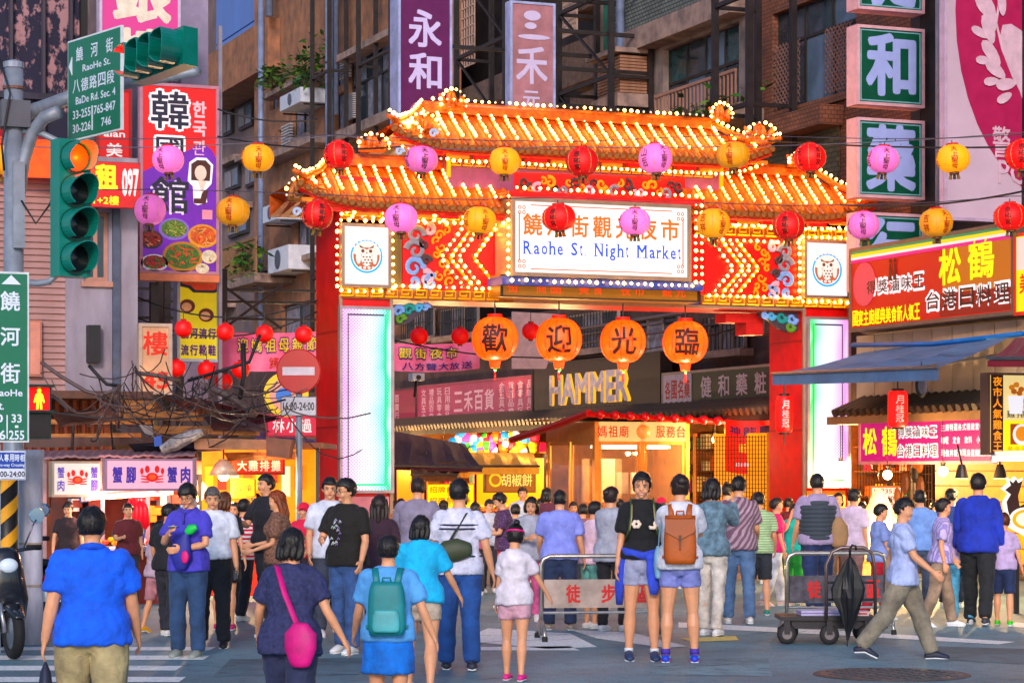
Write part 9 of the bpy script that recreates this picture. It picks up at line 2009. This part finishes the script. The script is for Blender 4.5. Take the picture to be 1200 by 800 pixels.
P2 = [
('man in black tee and dark trousers looking left behind the brown haired woman', dict(px=314, s=104, ytop=556, f=-40, shirt='1a1820', legs='22242c', head=(0, -10), face=True)),
('woman with long auburn hair in leopard blouse facing left', dict(px=326, s=112, ytop=575, f=-100, shirt='8a6a58', legs='2a2430', sex='f', hstyle='long', hair='auburn', shirtmat=mat('leopard', lin('9a7260'), .85, var=.5, sc_=42, c2=lin('2a1a18')), arm=((10, 5, 60, 0), (20, 5, 60, 0)))),
('woman in red and white striped top left of the auburn haired woman', dict(px=284, s=101, ytop=585, f=150, shirt='d84858', shirtmat=cloth('d83848', wv=(.05, 'ece0e4', 'Z')), legs='1c1c28', sex='f', hstyle='short', bottom='pants')),
('brown haired woman in black dress and magenta shoes behind the white shirt man', dict(px=263, s=107, ytop=577, f=172, shirt='14141c', legs='14141c', sex='f', hstyle='bob', hair='brown', bottom='skirt', shoes='d01878')),
('person in black shirt half hidden behind the purple polo man', dict(px=197, s=111, ytop=590, f=165, shirt='1a1a20', legs='2a2a34')),
('stall customer in floral shorts and yellow shoes left of the purple polo man', dict(px=184, s=109, ytop=612, f=150, shirt='c8b0c0', legs='c89098', bottom='long_shorts', shoes='e0a828', sex='f')),
('man in white tee standing behind the black tee man', dict(px=386, s=111, ytop=558, f=10, shirt='d8dcec', legs='3a4050', face=True)),
('person with magenta cap in red top before the snack stall', dict(px=357, s=94, ytop=588, f=-20, shirt='d84058', legs='40303a', hstyle='cap', face=True)),
('dark haired woman in plum top between black tee and grey shirt men', dict(px=445, s=118, ytop=580, f=180, shirt='3a2230', legs='2a2430', sex='f', hstyle='long', hair='dark')),
('broad man in grey mauve tee behind the turquoise tee woman', dict(px=489, s=107, ytop=560, f=178, shirt='8c8498', legs='3a3c50', w=1.12, hair='dark')),
('person in purple spotted shirt and red shorts looking down to the left', dict(px=592, s=93, ytop=577, f=-80, shirt='4a2c4c', legs='d02830', bottom='shorts', shirtmat=mat('spotted', lin('4a2c50'), .85, var=.3, sc_=60, c2=lin('a890b0'), th=.38), arm=((20, 6, 70, 10), (20, 6, 70, 10)), head=(25, 0), face=True)),
('young woman in grey tee facing us left of the lavender shirt man', dict(px=622, s=102, ytop=582, f=8, shirt='a8aab8', legs='e070a0', sex='f', hstyle='bob', bottom='pants', face=True)),
('woman in pinkish white blouse between lavender shirt man and the barrier', dict(px=694, s=106, ytop=588, f=120, shirt='ecd0e0', legs='70a8a0', sex='f', hstyle='short', bottom='long_shorts', arm=((30, 8, 70, 10), (30, 8, 70, 10)))),
('man in mauve tee and faded jeans with dark bag right of denim jacket woman', dict(px=866, s=103, ytop=558, f=165, shirt='a8909c', shirtmat=cloth('a8909c', wv=(.04, '6a5060', 'DIAGONAL')), legs='5a7498', arm=((30, 8, 80, 20), (10, 8, 50, 0)))),
('child in pale green shirt and dark patterned shorts right of the mauve tee man', dict(px=889, s=97, ytop=577, f=178, shirt='c8dcb0', shirtmat=cloth('c8dcb0', wv=(.03, '8aa880', 'Z')), legs='2c3038', bottom='long_shorts', shoes='208878')),
('woman in turquoise top and green trousers left of the vest man', dict(px=930, s=90, ytop=590, f=175, shirt='30b8a8', legs='189848', sex='f', hstyle='short', hair='dark')),
('man in pale pink shirt right of the vest man', dict(px=1000, s=92, ytop=572, f=140, shirt='dcc8dc', legs='8a6a68')),
('person in light blue shirt seen behind the striding man', dict(px=1078, s=95, ytop=574, f=178, shirt='88a8e8', legs='505a70')),
('dark haired person in navy top left of the blue jacket man', dict(px=1115, s=92, ytop=573, f=170, shirt='38508c', legs='282c38')),
]
for lb, d in P2:
 d.setdefault('vox', .014); person(lb, d.pop('px'), d.pop('s'), d.pop('ytop'), d.pop('f'), group=G1, **d)
far = [(573, 82, 585, 20, 'd0d0dc', '30303c', 'm', 'short', 'man in white facing us under the golden stall sign'), (612, 76, 571, 10, 'c8ccd8', '404050', 'm', 'short', 'man in pale shirt facing us below the golden stall sign'), (634, 78, 584, 180, 'c03038', '302c38', 'm', 'short', 'dark haired person in red left of the booth'),
(641, 80, 572, 175, '603040', '282830', 'f', 'bob', 'woman in dark red behind the lavender shirt man'), (683, 84, 592, 180, '8a6070', '30303a', 'f', 'short', 'short person in front of the booth side window'), (672, 74, 588, 0, 'e0c8b0', '404040', 'm', 'short', 'person facing us before the booth corner'),
(727, 78, 585, 170, 'c8a8a0', '403838', 'm', 'short', 'person with dark hair before the booth window'), (775, 86, 583, 178, '98a070', '404838', 'm', 'cap', 'person in hat between the two main women'), (852, 82, 566, 150, 'b8a8b0', '404858', 'f', 'topbun', 'woman with top bun before the temple banner'),
(886, 76, 578, 180, '403038', '201c24', 'f', 'bob', 'dark haired person right of the temple banner foot'), (924, 74, 585, 180, '5a2028', '2a2028', 'f', 'short', 'person in dark red against the right gate column'), (982, 80, 578, 0, 'c8a090', '504040', 'f', 'bob', 'woman facing us right of the right gate column'),
(1040, 76, 583, 20, 'd8b8a0', '504840', 'm', 'short', 'seller behind the price board'), (543, 80, 580, 180, '403a48', '2a2a34', 'm', 'short', 'man in charcoal seen beyond the striped tee man'), (520, 76, 588, 160, '8a3838', '382c30', 'f', 'bob', 'woman in brick red before the menu board'),
(470, 80, 584, 0, 'a06848', '403030', 'm', 'short', 'man in brown facing us beside the left gate column'), (300, 84, 578, 180, '584858', '282430', 'm', 'short', 'dark person before the orange snack stall'), (275, 88, 590, 0, 'e0b080', '403838', 'f', 'bob', 'seller in cream behind the snack stall people'),
(150, 92, 590, 10, '602428', '303038', 'm', 'short', 'seller in dark red behind the crab counter'), (80, 90, 588, 10, '281c20', '242428', 'm', 'short', 'dark clothed person beside the wrapped post'), (558, 84, 590, 190, 'b06070', '383440', 'f', 'short', 'woman in rose top left of the spotted shirt person'), (604, 82, 592, 175, '50607a', '30343c', 'm', 'short', 'man in slate blue inside the market below the canopy'), (805, 80, 588, 175, '705868', '302c34', 'f', 'bob', 'woman in dull plum beyond the denim jacket woman'),
(946, 76, 590, 10, 'c09050', '403830', 'm', 'short', 'man in ochre facing us by the right gate column'), (1010, 80, 590, 180, '7888a0', '30343c', 'f', 'short', 'woman in steel blue left of the glowing ice cream'), (1095, 80, 590, 10, 'e8d0b0', '604838', 'f', 'topbun', 'seller in cream behind the slatted counter')]
for px, s, yt, f, sh_, lg_, sx, hs_, lb in far:
 person(lb, px, s, yt, f, shirt=sh_, legs=lg_, sex=sx, hstyle=hs_, vox=.018, fing=False, group='people farther back round the stalls', face=abs(f) < 60)
